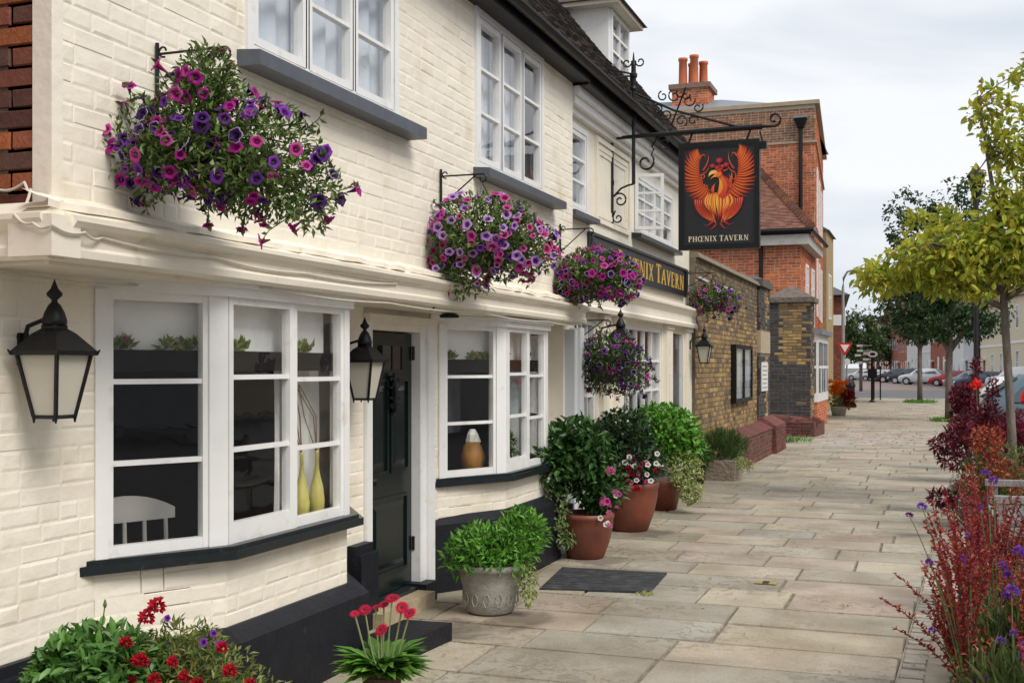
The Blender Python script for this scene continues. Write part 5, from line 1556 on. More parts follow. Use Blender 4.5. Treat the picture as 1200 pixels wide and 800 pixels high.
# two terracotta pots
def terra(c, R0, h, label, blobs, n, L, W, pal, seed, big):
    return potted('terracotta_pot', label, 'plant', c, [(R0 * .60, 0), (R0 * .66, .01), (R0 * .86, h * .36), (R0 * .98, h * .70), (R0, h * .88), (R0 * 1.03, h * .90), (R0 * 1.03, h), (R0 * .90, h), (R0 * .88, h * .9)], M_TERRA, blobs, n, L, W, pal, seed, big)
p = terra((-2.90, 9.92, 0), .25, .40, 'smaller terracotta pot with dark glossy shrub and pink flowers',
          [((-2.96, 9.90, .92), (.31, .31, .28), 2.2), ((-3.10, 9.75, .82), (.20, .22, .26), 1), ((-2.80, 9.98, .66), (.24, .25, .26), 1.6), ((-3.0, 9.9, 1.10), (.22, .22, .13), .7)], 3000, .085, .042, DARKG, 67, True)
foliage(p, [((-3.10, 9.68, .42), (.12, .12, .24), 1), ((-3.02, 9.66, .22), (.10, .1, .1), .4)], 620, .05, .026, [(.16, .24, .08), (.26, .32, .14), (.09, .16, .05)], 68, name='trailing_foliage', up=-.3)
random.seed(69)
place_flowers(p, [FL['blush']], [1], [(Vector((-2.62, 9.72, .80)), (.5, -.8, .3))], .13)
place_flowers(p, [FL['blush'], FL['white'], FL['pink']], [3, 1, 1], [(Vector((-2.66 + random.uniform(-.05, .13), 9.72 + random.uniform(-.03, .05), .52 + random.uniform(-.22, .12))), (.4, -.8, .2)) for k in range(15)], .055)
p = terra((-2.96, 11.75, 0), .30, .50, 'larger terracotta pot with red and white trailing flowers',
          [((-3.02, 11.72, 1.0), (.31, .31, .25), 2), ((-2.90, 11.72, .72), (.33, .33, .22), 1.6), ((-3.15, 11.7, .80), (.2, .2, .22), .8)], 3200, .07, .032, [(.018, .045, .014), (.03, .07, .02), (.045, .09, .028), (.02, .055, .02)], 70, True)
random.seed(71)
place_flowers(p, [FL['red_pom'], FL['wine'], FL['white'], FL['blush']], [2.4, 2.2, 2.2, .8], [(Vector((-2.66 + random.uniform(-.34, .06), 11.46 + random.uniform(-.04, .06), .70 + random.uniform(-.18, .12))), (.3, -.8, .3)) for k in range(34)], .066)
place_flowers(p, [FL['red_pom']], [1], [(Vector((-2.80, 11.44, .47)), (.1, -.9, .2))], .10)
# bright shrub and variegated edging behind
c = (-3.02, 13.6, 0)
p = potted('shrub_pot', 'bright lime green rounded shrub beyond the terracotta pots', 'plant', c, [(.17, 0), (.24, .30), (.26, .36), (.22, .36)], M_TERRA, [((-3.02, 13.6, .95), (.42, .42, .30), 2), ((-2.85, 13.7, .78), (.32, .34, .26), 1)], 3400, .075, .046, BRIGHT, 72, True)
foliage(p, [((-2.72, 13.45, .48), (.22, .26, .24), 1), ((-2.62, 13.3, .25), (.14, .16, .14), .5)], 900, .055, .026, VARIEG, 73, name='variegated_foliage', up=-.1)
c = (-3.20, 16.7, 0)
p = potted('flower_pot', 'small dark pot of red flowers at the tavern corner', 'plant', c, [(.10, 0), (.14, .20), (.15, .25), (.13, .25)], M_WICKER, [((-3.18, 16.68, .40), (.20, .2, .18), 1)], 420, .10, .035, MIDG, 74, True)
random.seed(75)
place_flowers(p, [FL['red_pom']], [1], [(Vector((-3.25 + random.uniform(-.1, .18), 16.5, .68 + random.uniform(-.14, .06))), (.2, -.9, .3)) for k in range(7)], .12)
tr = empty('stone_trough', (-2.98, 17.5, 0), 'rough stone trough with grassy shrub against the brick wall', 'plant', 'pots standing along the tavern wall')
m = MB(); m.hexa([(-3.22, 17.22, 0), (-2.74, 17.22, 0), (-2.74, 18.1, 0), (-3.22, 18.1, 0), (-3.25, 17.20, .30), (-2.72, 17.20, .30), (-2.72, 18.12, .30), (-3.25, 18.12, .30)]); m.build('trough', pmat('rough_tan_stone', (.30, .25, .19), .95, .3, 12, 1.0, 20, bdist=.03), tr)
foliage(tr, [((-2.98, 17.6, .48), (.38, .5, .24), 1)], 1500, .12, .012, [(.07, .13, .03), (.12, .19, .05), (.05, .10, .03)], 76, up=1.2)
foliage(tr, [((-2.66, 17.45, .24), (.16, .2, .08), 1)], 160, .08, .02, VARIEG, 77, name='trailing_foliage')
# black mat
m = MB()
mq = [(-2.80, 8.33), (-1.98, 8.50), (-2.03, 9.33), (-2.92, 9.30)]
for k in range(10):
    a, b = k / 10, (k + .86) / 10
    p0 = Vector((*mq[0], 0)).lerp(Vector((*mq[3], 0)), a); p1 = Vector((*mq[1], 0)).lerp(Vector((*mq[2], 0)), a); p2 = Vector((*mq[1], 0)).lerp(Vector((*mq[2], 0)), b); p3 = Vector((*mq[0], 0)).lerp(Vector((*mq[3], 0)), b)
    m.prism([(q.x, q.y) for q in (p0, p1, p2, p3)], .009, .017)
m.prism(mq, .0045, .0095)
tag(m.build('door_mat', pmat('black_rubber', (.030, .030, .034), .75, .35, 14, .5, 60, col2=(.07, .07, .07), c2scale=9), None), 'black ribbed rubber mat lying on the paving below the far bay', 'mat')
# weeds and dropped leaves
tuft('weed_tuft', 'green weeds growing at the foot of the ruined pier', (-3.35, 26.4, 0), 160, .55, .20, MIDG)
tuft('weed_tuft', 'green weeds growing on the pavement beside the low red wall', (-3.0, 27.0, 0), 120, .5, .14, BRIGHT)
tuft('moss_strip', 'moss and weeds along the edge of the black mat', (-2.0, 8.45, 0), 60, .07, .03, VARIEG)
# ------------------------------------------------------------------ yellow brick boundary wall with pier
YEL_B = [(.36, .22, .075), (.30, .19, .07), (.24, .155, .065), (.40, .26, .10), (.19, .125, .065), (.33, .20, .08), (.14, .10, .06)]
DRK_B = [(.045, .042, .048), (.035, .035, .042), (.06, .052, .052), (.05, .045, .045)]
RED_B = [(.30, .085, .045), (.26, .070, .040), (.36, .11, .055), (.22, .065, .045), (.33, .095, .045)]
GRIM_B = [(.18, .12, .06), (.12, .085, .05), (.22, .15, .07), (.09, .07, .05)]
ORG_B = [(.52, .125, .034), (.45, .100, .032), (.58, .16, .05), (.36, .080, .036), (.50, .14, .044)]
PUR_B = [(.15, .042, .032), (.11, .038, .032), (.18, .055, .04), (.09, .04, .035)]
def brick_face(parent, o, u, n, W, H, pal, holes=(), pal_fn=None, L=.212, h=.062, j=.015, name='brick', limit=0, proud=.008, rough=.004):
    q = []
    for a0, a1, z0, z1 in brick_course(W, H, list(holes), L, h, j, .3):
        pl = pal_fn(a0 / W, (z0 + z1) / 2, a0, a1) if pal_fn else pal
        q.append((piece_hexa(o, u, n, a0, a1, z0, z1, proud + random.uniform(-rough, rough), .003, .0012), leaf_col(pl, .22)))
    lay_pieces(name, parent, q, M_BRICK, limit)
NY = Vector((0, -1, 0)); UX = Vector((1, 0, 0))
random.seed(101)
WX = -3.22
bw = empty('boundary_wall', (WX, 20, 0), 'weathered yellow brick wall with stone coping beyond the tavern', 'wall')
m = MB(); m.box((WX - .35, 16.68, 0), (WX, 23.0, 3.30)); m.build('core', M_MORTAR_D, bw)
brick_face(bw, (WX, 16.68, .0), UY, NX, 6.32, 3.30, YEL_B, pal_fn=lambda t, z, a0, a1: GRIM_B if (z > 2.75 + .3 * math.sin(a0 * 2) or random.random() < .10 + .25 * (z > 2.3)) else YEL_B)
m = MB(); y = 16.68
while y < 23.0:
    w = random.uniform(.35, .6); y1 = min(y + w, 23.02)
    m.hexa([(WX - .42, y, 3.30), (WX + .07, y, 3.30), (WX + .07, y1 - .01, 3.30), (WX - .42, y1 - .01, 3.30), (WX - .40, y, 3.40 + random.uniform(-.02, .02)), (WX + .03, y, 3.38), (WX + .03, y1 - .01, 3.38), (WX - .40, y1 - .01, 3.41)]); y = y1
m.build('coping', pmat('mossy_stone', (.20, .17, .12), .95, .35, 6, .8, 30), bw)
m = MB(); m.box((WX, 18.6, 0), (WX + .30, 23.1, .48)); m.extrude([(WX, 18.6, .48), (WX + .30, 18.6, .48), (WX + .06, 18.6, .60), (WX, 18.6, .60)], (0, 4.5, 0)); base = m.build('red_base', M_MORTAR_D, bw)
brick_face(base, (WX + .30, 18.6, .0), UY, NX, 4.5, .48, PUR_B); brick_face(base, (WX, 18.6, 0), UX, NY, .30, .48, PUR_B)
m = MB(); y = 18.6
while y < 23.1:
    y1 = min(y + .225, 23.1); c = leaf_col(PUR_B, .2)
    m.hexa([(WX + .05, y, .60), (WX + .31, y, .475), (WX + .31, y1 - .012, .475), (WX + .05, y1 - .012, .60), (WX + .055, y, .635), (WX + .325, y, .51), (WX + .325, y1 - .012, .51), (WX + .055, y1 - .012, .635)], c); y = y1
m.build('sloped_capping', M_BRICK, base)
# end pier: dark quoins, stone band, red foot
m = MB(); m.box((WX - .40, 23.1, 0), (WX + .06, 24.5, 3.30)); pier = m.build('end_pier', M_MORTAR_D, bw)
pf = lambda t, z, a0, a1: DRK_B
brick_face(pier, (WX - .40, 23.1, .0), UX, NY, .46, 3.30, DRK_B, holes=[(0, .46, 1.98, 2.42)])
brick_face(pier, (WX + .06, 23.1, .0), UY, NX, 1.40, 3.30, DRK_B, holes=[(0, 1.4, 1.98, 2.42)], pal_fn=lambda t, z, a0, a1: DRK_B if (t < .4 or t > .8) else (DRK_B if random.random() < .3 else YEL_B))
m = MB(); m.box((WX - .1, 23.085, 1.98), (WX + .075, 24.5, 2.42)); m.build('stone_band', pmat('buff_stone', (.40, .33, .22), .9, .2, 8, .4, 30), pier)
m = MB(); m.box((WX - .45, 23.04, 3.30), (WX + .12, 24.56, 3.44)); m.hexa([(WX - .45, 23.04, 3.44), (WX + .12, 23.04, 3.44), (WX + .12, 24.56, 3.44), (WX - .45, 24.56, 3.44), (WX - .3, 23.3, 3.52), (WX - .05, 23.3, 3.52), (WX - .05, 24.3, 3.52), (WX - .3, 24.3, 3.52)]); m.build('pier_cap', pmat('dark_stone', (.10, .09, .085), .95, .3, 8, .6, 30), pier)
m = MB(); m.box((WX - .1, 23.02, 0), (WX + .38, 24.6, .55)); m.hexa([(WX - .1, 23.02, .55), (WX + .38, 23.02, .55), (WX + .38, 24.6, .55), (WX - .1, 24.6, .55), (WX - .1, 23.08, .70), (WX + .12, 23.08, .70), (WX + .12, 24.5, .70), (WX - .1, 24.5, .70)]); foot = m.build('pier_foot', pmat('red_purple_brick_foot', (.15, .05, .042), .9, .3, 10, .5, 40), bw)
brick_face(foot, (WX - .1, 23.02, 0), UX, NY, .48, .55, PUR_B); brick_face(foot, (WX + .38, 23.02, 0), UY, NX, 1.58, .55, PUR_B)
# cable along the top
cable('wall_cable', 'white cable clipped high on the yellow brick wall', [(WX + .02, 16.9, 3.02), (WX + .02, 18.6, 3.02), (WX + .02, 20.2, 3.04)], .016, M_WHITE)
# notice case
nc = empty('notice_case', (WX, 20.9, 1.15), 'black framed glazed notice case on the yellow brick wall', 'notice board')
ny0, ny1, nz0, nz1 = 19.9, 21.75, 1.15, 2.02
m = MB(); m.box((WX + .01, ny0, nz0), (WX + .05, ny1, nz1)); m.build('back', pmat('notice_paper', (.55, .58, .58), .8, .2, 3), nc)
m = MB()
for a, b, cc, d in ((ny0 - .06, ny1 + .06, nz1, nz1 + .07), (ny0 - .06, ny1 + .06, nz0 - .07, nz0), (ny0 - .06, ny0, nz0, nz1), (ny1, ny1 + .06, nz0, nz1), ((ny0 + ny1) / 2 - .04, (ny0 + ny1) / 2 + .04, nz0, nz1)): m.box((WX + .01, a, cc), (WX + .10, b, d))
m.build('frame', M_IRON, nc)
for a, b in ((ny0, (ny0 + ny1) / 2 - .04), ((ny0 + ny1) / 2 + .04, ny1)):
    m = MB(); m.box((WX + .082, a, nz0), (WX + .086, b, nz1)); m.build('pane', M_GLASS, nc)
random.seed(6)
for k in range(5):
    m = MB(); y = ny0 + .08 + .34 * k; m.box((WX + .051, y, nz0 + .1 + random.uniform(0, .1)), (WX + .055, y + .24, nz1 - .08 - random.uniform(0, .15))); m.build('notice', pmat('notice_%d' % k, random.choice([(.7, .7, .66), (.45, .55, .62), (.66, .6, .45)]), .8, .1, 9), nc)
# white plaque on the pier
pq = empty('wall_plaque', (WX + .07, 23.4, 1.3), 'small white notice with lines of print on the dark brick pier', 'notice')
m = MB(); m.box((WX + .07, 23.16, 1.22), (WX + .09, 24.02, 1.80)); m.build('plate', M_WHITE, pq)
for k in range(6):
    m = MB(); m.box((WX + .0905, 23.24, 1.28 + k * .085), (WX + .092, 23.94 - .1 * (k % 2), 1.30 + k * .085)); m.build('print_line', pmat('grey_print', (.2, .2, .22), .8, 0), pq)

# ------------------------------------------------------------------ ruined gate pier across the opening
gp_ = empty('gate_pier', (-3.28, 29.7, 0), 'tall dark and yellow brick gate pier with pointed stone cap', 'gate pier')
GX0, GX1, GY = -3.80, -2.80, 29.5
m = MB(); m.box((GX0, GY, 0), (GX1, GY + .95, 3.32)); m.build('core', M_MORTAR_D, gp_)
def gpal(t, z, a0, a1):
    edge = t < .16 or t > .78
    if z > 1.78: return DRK_B if (edge if int(z / .077) % 2 else (t < .08 or t > .86)) else YEL_B
    return DRK_B if (edge or random.random() < .93) else GRIM_B
brick_face(gp_, (GX0, GY, 0), UX, NY, 1.0, 3.32, YEL_B, pal_fn=gpal, limit=0)
brick_face(gp_, (GX1, GY, 0), UY, NX, .95, 3.32, YEL_B, pal_fn=lambda t, z, a0, a1: YEL_B if (z < 1.0 and random.random() < .6) or random.random() < .4 else DRK_B)
m = MB()
m.box((GX0 - .10, GY - .10, 3.32), (GX1 + .10, GY + 1.05, 3.44))
m.hexa([(GX0 - .08, GY - .08, 3.44), (GX1 + .08, GY - .08, 3.44), (GX1 + .08, GY + 1.03, 3.44), (GX0 - .08, GY + 1.03, 3.44), (GX0 + .42, GY + .4, 3.74), (GX1 - .42, GY + .4, 3.74), (GX1 - .42, GY + .55, 3.74), (GX0 + .42, GY + .55, 3.74)])
m.build('cap', pmat('weathered_cap_stone', (.15, .12, .10), .95, .35, 8, 1.0, 14, bdist=.04), gp_)
m = MB(); m.prism([(GX0 - .05, GY - .55), (GX1 + .15, GY - .62), (GX1 + .28, GY + .7), (GX0 - .05, GY + .7)], 0, .36)
m.hexa([(GX0 - .05, GY - .55, .36), (GX1 + .10, GY - .58, .36), (GX1 + .2, GY + .6, .36), (GX0 - .05, GY + .6, .36), (GX0, GY - .35, .52), (GX1 - .2, GY - .3, .46), (GX1 - .1, GY + .4, .48), (GX0, GY + .4, .52)])
lw = m.build('broken_base', pmat('broken_red_brick', (.13, .052, .042), .95, .45, 9, 1.0, 16, bdist=.04), gp_)
random.seed(9)
for _k in range(26):
    _x, _y = random.uniform(GX0, GX1 + .15), random.uniform(GY - .6, GY - .1)
    _m = MB(); _m.hexa([tuple(Vector((_x, _y, random.uniform(.30, .42))) + Vector(v)) for v in ((0, 0, 0), (.2, .03, 0), (.18, .12, 0), (-.02, .1, 0), (.0, .0, .07), (.2, .03, .08), (.18, .12, .07), (-.02, .1, .06))], leaf_col(PUR_B, .3)); _m.build('loose_brick', M_BRICK, lw)
brick_face(lw, (GX0 - .05, GY - .56, 0), Vector((1.15, -.07, 0)).normalized(), Vector((-.07, -1.15, 0)).normalized(), 1.12, .36, PUR_B)

# ------------------------------------------------------------------ red brick house
random.seed(140)
rh = empty('red_brick_house', (-4.5, 36, 0), 'tall orange red brick house with parapet, chimney and tiled lower wing', 'building')
FX = -3.30
# lower wing: side wall facing the viewer and front along the street
LY0, LY1, LZ = 32.0, 36.1, 5.30
m = MB(); m.box((-9.5, LY0, 0), (FX, LY1, LZ)); lw_ = m.build('wing_wall', M_MORTAR, rh)
brick_face(lw_, (-8.0, LY0, 0), UX, NY, 8.0 + FX, LZ, ORG_B, L=.215, h=.065)
hw = [(1.2, 2.0, 2.9, 4.6), (2.9, 3.6, 2.9, 4.6)]
brick_face(lw_, (FX, LY0, 0), UY, NX, LY1 - LY0, LZ, ORG_B, holes=[(1.2, 2.0, 2.9, 4.6), (2.9, 3.6, 2.9, 4.6), (.4, 2.6, 0, 2.7)])
for a in (1.2, 2.9): window('wing_window', rh, (FX + .01, LY0 + a, 2.9), UY, NX, .75, 1.7, 2, 3, .08, .04, glass=pmat('far_glass', (.10, .12, .14), .1, .1, 2) if 'far_glass' not in bpy.data.materials else bpy.data.materials['far_glass'])
FARGLASS = bpy.data.materials['far_glass']
# upper block behind it
UYY, UZ = 36.2, 9.72
FU = Vector((-.0611, .998, 0)).normalized(); FN = Vector((FU.y, -FU.x, 0))
m = MB(); m.prism([(-10, UYY), (FX, UYY), (FX - .60, 46), (-10, 46)], 0, UZ); ub = m.build('main_wall', M_MORTAR, rh)
brick_face(ub, (-9.2, UYY, 4.6), UX, NY, 9.2 + FX, 3.95, ORG_B)
brick_face(ub, (-9.2, UYY, 8.62), UX, NY, 9.2 + FX, 1.0, [(.27, .12, .06), (.22, .10, .055), (.33, .13, .06), (.18, .09, .05)])
hs2 = [(1.2 + 2.6 * k, 2.3 + 2.6 * k, z, z + 1.9) for k in range(3) for z in (3.3, 6.1)]
brick_face(ub, (FX, UYY, 2.6), FU, FN, 9.8, UZ - 2.7, ORG_B, holes=[(a, b, z0 - 2.6, z1 - 2.6) for a, b, z0, z1 in hs2])
for a, b, z0, z1 in hs2: window('street_window', rh, Vector((FX, UYY, z0)) + FU * a + FN * .01, FU, FN, b - a, z1 - z0, 2, 2, .09, .05, glass=FARGLASS)
m = MB(); m.prism([(-10.1, UYY - .06), (FX + .06, UYY - .06), (FX - .54, 46.1), (-10.1, 46.1)], 8.55, 8.62); m.prism([(-10.1, UYY - .10), (FX + .14, UYY - .10), (FX - .46, 46.1), (-10.1, 46.1)], UZ, UZ + .12); m.build('stone_string_course', pmat('buff_string_course', (.38, .30, .20), .9, .15, 6), rh)
# hipped tile roof of the wing
E0 = (FX + .30, LY0 - .30, LZ + .12); HP = (-5.0, LY1, 7.75)
m = MB(); m.poly([(-9.7, LY0 - .30, LZ + .12), E0, HP, (-9.7, LY1, 7.75)]); m.poly([E0, (FX + .30, LY1, LZ + .12), HP]); m.build('wing_roof', pmat('tile_bed', (.06, .035, .028), .9, .2, 6), rh)
wr = rh.children[-1]
tl = []; TCR = [(.22, .085, .05), (.18, .07, .045), (.26, .11, .06), (.14, .065, .05), (.20, .10, .07)]
n1 = (Vector(E0) - Vector((-9.7, LY0 - .3, LZ + .12))).normalized(); up1 = Vector((0, LY1 - LY0 + .3, 7.75 - LZ - .12)); Ls = up1.length; up1.normalize(); nn = n1.cross(up1)
rws = int(Ls / .115)
for r in range(rws):
    t = r * .115 / Ls
    xe = E0[0] + (HP[0] - E0[0]) * t
    x = -8.6 - (.085 if r % 2 else 0)
    while x < xe:
        x1 = min(x + .166, xe); p = []
        for off in (0, .014):
            for s, xx, hh in ((r * .115 - .01, x, .02), (r * .115 - .01, x1, .02), (r * .115 + .14, x1, .002), (r * .115 + .14, x, .002)):
                p.append(tuple(Vector((xx, LY0 - .30, LZ + .12)) + up1 * s + nn * (hh + off)))
        tl.append((p, leaf_col(TCR, .25))); x += .17
lay_pieces('roof_tile', wr, tl, M_TILE, 0, stuff_name='roof_tiling')
m = MB()
for k in range(26):
    t = k / 26; a = Vector(E0).lerp(Vector(HP), t); b = Vector(E0).lerp(Vector(HP), t + .036)
    m.col = leaf_col(TCR, .3); m.tube([a + Vector((0, 0, .05)), b + Vector((0, 0, .02))], [.13, .10], 6)
m.build('hip_tiles', M_TILE, wr)
m = MB(); m.tube([(-9.7, LY0 - .34, LZ + .07), (FX + .34, LY0 - .34, LZ + .07), (FX + .34, LY1, LZ + .07)], .07, 6); m.box((-9.6, LY0 - .28, LZ - .02), (FX + .28, LY0 - .001, LZ + .03)); m.build('gutter', M_IRON, rh)
m = MB(); m.box((-9.6, LY0 - .27, LZ - .30), (FX + .24, LY0 - .012, LZ - .03)); m.box((FX + .012, LY0 - .01, LZ - .30), (FX + .24, LY1, LZ - .03)); m.build('eaves_soffit', pmat('weathered_white_soffit', (.42, .40, .36), .7, .15, 5), rh)
m = MB(); m.tube([(-4.35, LY0 - .07, .2), (-4.35, LY0 - .07, LZ - .1)], .055, 8); m.build('downpipe', M_IRON, rh)
m = MB(); m.tube([(-3.72, UYY - .10, 6.0), (-3.72, UYY - .10, 9.0)], .06, 8)
m.hexa([(-3.81, UYY - .22, 9.0), (-3.63, UYY - .22, 9.0), (-3.63, UYY - .02, 9.0), (-3.81, UYY - .02, 9.0), (-3.92, UYY - .30, 9.28), (-3.52, UYY - .30, 9.28), (-3.52, UYY - .02, 9.28), (-3.92, UYY - .02, 9.28)]); m.build('downpipe', M_IRON, rh)
m = MB(); m.box((-3.92, UYY - .30, 9.28), (-3.52, UYY - .02, 9.34)); m.build('hopper_rim', M_LEAD, rh)
# chimney with two orange pots and lead roof
m = MB(); cx0, cx1, cy = -8.15, -6.95, 38.2
m.box((cx0, cy, 8), (cx1, cy + 1.2, 11.0)); chm = m.build('chimney', M_MORTAR, rh)
brick_face(chm, (cx0, cy, 9.3), UX, NY, cx1 - cx0, 1.7, ORG_B); brick_face(chm, (cx1, cy, 9.3), UY, NX, 1.2, 1.7, ORG_B)
m = MB(); m.box((cx0 - .1, cy - .1, 11.0), (cx1 + .1, cy + 1.3, 11.16)); m.build('cap', pmat('chimney_cap', (.20, .13, .10), .9, .2, 8), chm)
for xx, hh in ((cx0 + .30, .95), (cx0 + .55, .85), (cx1 - .52, 1.02), (cx1 - .28, .88)):
    m = MB(); m.lathe([(.17, 0), (.15, .06), (.135, hh - .1), (.16, hh - .08), (.16, hh), (.12, hh)], (xx, cy + .35 + .4 * (hh < .9), 11.16), 14); m.build('chimney_pot', pmat('orange_clay', (.47, .13, .05), .8, .15, 6) if 'orange_clay' not in bpy.data.materials else bpy.data.materials['orange_clay'], chm, True)
m = MB(); m.hexa([(-9.8, UYY + .1, UZ), (-3.6, UYY + .1, UZ), (-3.6, 45, UZ), (-9.8, 45, UZ), (-9.4, 39, UZ + 1.1), (-6.6, 39, UZ + 1.0), (-6.6, 43, UZ + 1.0), (-9.4, 43, UZ + 1.1)]); m.build('lead_roof', M_LEAD, rh)
# white ground-floor bay with brick apron
BX, BY0, BY1 = FX + .36, 33.2, 36.5
m = MB(); m.box((FX + .01, BY0, .72), (BX, BY1, 2.62)); wb_ = m.build('white_bay', M_WHITE, rh)
m = MB(); m.box((FX + .01, BY0 - .1, 2.62), (BX + .12, BY1 + .1, 2.76)); m.build('bay_lead_top', M_LEAD, wb_)
for k in range(2):
    y0 = BY0 + .15 + k * 1.55
    m = MB(); m.box((BX + .001, y0, .98), (BX + .012, y0 + 1.3, 2.40)); m.build('pane', FARGLASS, wb_)
    m = MB(); m.box((BX + .013, y0, 1.66), (BX + .035, y0 + 1.3, 1.74)); m.box((BX + .013, y0 + .6, .98), (BX + .03, y0 + .66, 1.655)); m.build('glazing_bar', M_WHITE, wb_)
m = MB(); m.box((FX + .06, BY0 - .012, .98), (BX - .06, BY0 - .002, 2.40)); m.build('pane', FARGLASS, wb_)
m = MB(); m.box((FX + .06, BY0 - .03, 1.66), (BX - .06, BY0 - .013, 1.74)); m.build('glazing_bar', M_WHITE, wb_)
m = MB(); m.box((FX + .01, BY0 + .05, 0), (BX - .03, BY1 - .05, .72)); ap = m.build('bay_apron', M_MORTAR, rh)
brick_face(ap, (FX + .01, BY0 + .05, 0), UX, NY, .32, .72, ORG_B); brick_face(ap, (BX - .03, BY0 + .05, 0), UY, NX, BY1 - BY0 - .1, .72, ORG_B)

# unseen neighbour by the viewer's left shoulder, added to block light on that side
nbh = empty('light_block_house', (-5, 0, 0), 'red brick house adjoining the tavern at the extreme left edge', 'building')
m = MB(); m.box((-9.7, -8, 0), (XG - .25, U0 - .22, 5.6)); m.build('wall', pmat('old_red_brickwork', (.20, .065, .04), .9, .3, 8, .5, 30), nbh)

# ------------------------------------------------------------------ farther buildings on the left
fb = empty('dark_red_house', (-4.2, 56, 0), 'dark red brick house with a white band at the street corner', 'building')
DX = -3.62; DU = Vector((-.08, 1, 0)).normalized(); DN = Vector((DU.y, -DU.x, 0)); DRH = [(.24, .060, .035), (.18, .05, .035), (.29, .08, .045)]
m = MB(); m.prism([(-12, 54), (DX, 54), (DX - .88, 65), (-12, 65)], 0, 4.95); w_ = m.build('wall', M_MORTAR_D, fb)
random.seed(150); brick_face(w_, (-7, 54, 0), UX, NY, 7 + DX, 4.95, DRH); brick_face(w_, (DX, 54, 0), DU, DN, 11, 4.95, DRH)
m = MB(); m.prism([(-7, 53.96), (DX + .04, 53.96), (DX - .80, 65), (-7, 65)], 3.58, 4.06); m.build('white_band', M_WHITE, fb)
m = MB(); m.hexa([(-12.3, 53.7, 4.95), (DX + .25, 53.7, 4.95), (DX - .7, 65.3, 4.95), (-12.3, 65.3, 4.95), (-9, 57, 6.6), (-6.5, 57, 6.6), (-6.5, 63, 6.6), (-9, 63, 6.6)]); m.build('slate_roof', pmat('slate', (.09, .095, .105), .7, .2, 5), fb)
mid = empty('ochre_house', (-4.2, 48, 0), 'narrow ochre house end with slate roof peeping past the tall red house', 'building')
m = MB(); m.box((-10, 46.15, 0), (-3.78, 49.5, 7.0)); m.build('wall', pmat('ochre_brick', (.33, .24, .12), .9, .2, 8), mid)
m = MB(); m.hexa([(-10, 46.1, 7.0), (-3.66, 46.1, 7.0), (-3.66, 49.6, 7.0), (-10, 49.6, 7.0), (-6.8, 46.1, 8.6), (-6.4, 46.1, 8.6), (-6.4, 49.6, 8.6), (-6.8, 49.6, 8.6)]); m.build('slate_roof', pmat('slate_grey', (.10, .11, .12), .7, .2, 5), mid)
window('window', mid, (-3.79, 47.2, 3.6), UY, NX, 1.1, 1.8, 2, 2, .09, .05, glass=FARGLASS)
# litter bin and marigold planter
bn = empty('litter_bin', (-3.25, 50.5, 0), 'black litter bin standing before the dark red corner house', 'litter bin')
m = MB(); m.lathe([(.24, 0), (.27, .05), (.27, .85), (.30, .88), (.30, .93), (.22, 1.15), (.05, 1.2)], (-3.25, 50.5, 0), 16); m.build('body', M_IRON, bn)
m = MB(); m.box((-3.40, 50.2, .92), (-3.10, 50.25, 1.05)); m.build('opening', M_SIGNBLACK, bn)
mg = potted('marigold_planter', 'pots of orange and dark red flowers beside the white bay', 'plant', (-3.0, 41.7, 0), [(.22, 0), (.28, .28), (.30, .33), (.26, .33)], M_STONEPOT, [((-3.0, 41.7, .62), (.38, .4, .36), 1), ((-2.7, 41.7, .5), (.3, .3, .3), .6)], 700, .11, .04, MIDG, 160, True, group='far planters')
random.seed(161)
place_flowers(mg, [FL['orange_pom']], [1], [(Vector((-3.05 + random.uniform(-.35, .32), 41.3 + random.uniform(-.1, .1), .95 + random.uniform(-.25, .28))), (.1, -1, .5)) for k in range(34)], .20)
place_flowers(mg, [FL['darkred_pom']], [1], [(Vector((-2.66 + random.uniform(-.18, .22), 41.25 + random.uniform(-.1, .1), .62 + random.uniform(-.3, .28))), (.2, -1, .4)) for k in range(24)], .19)
# ------------------------------------------------------------------ planting on the right
RUSSET = [(.30, .032, .028), (.38, .055, .030), (.20, .014, .022), (.34, .035, .045), (.46, .12, .05), (.24, .015, .035)]
BURG = [(.11, .008, .020), (.16, .013, .032), (.07, .006, .014), (.22, .022, .045), (.045, .006, .012)]
ORNG = [(.46, .13, .03), (.40, .09, .03), (.52, .20, .06), (.30, .10, .03)]
OLIVE = [(.13, .17, .03), (.09, .13, .025), (.19, .21, .05), (.06, .10, .02)]
M_REDSTEM = pmat('red_brown_stem', (.14, .045, .03), .6, .2, 20)

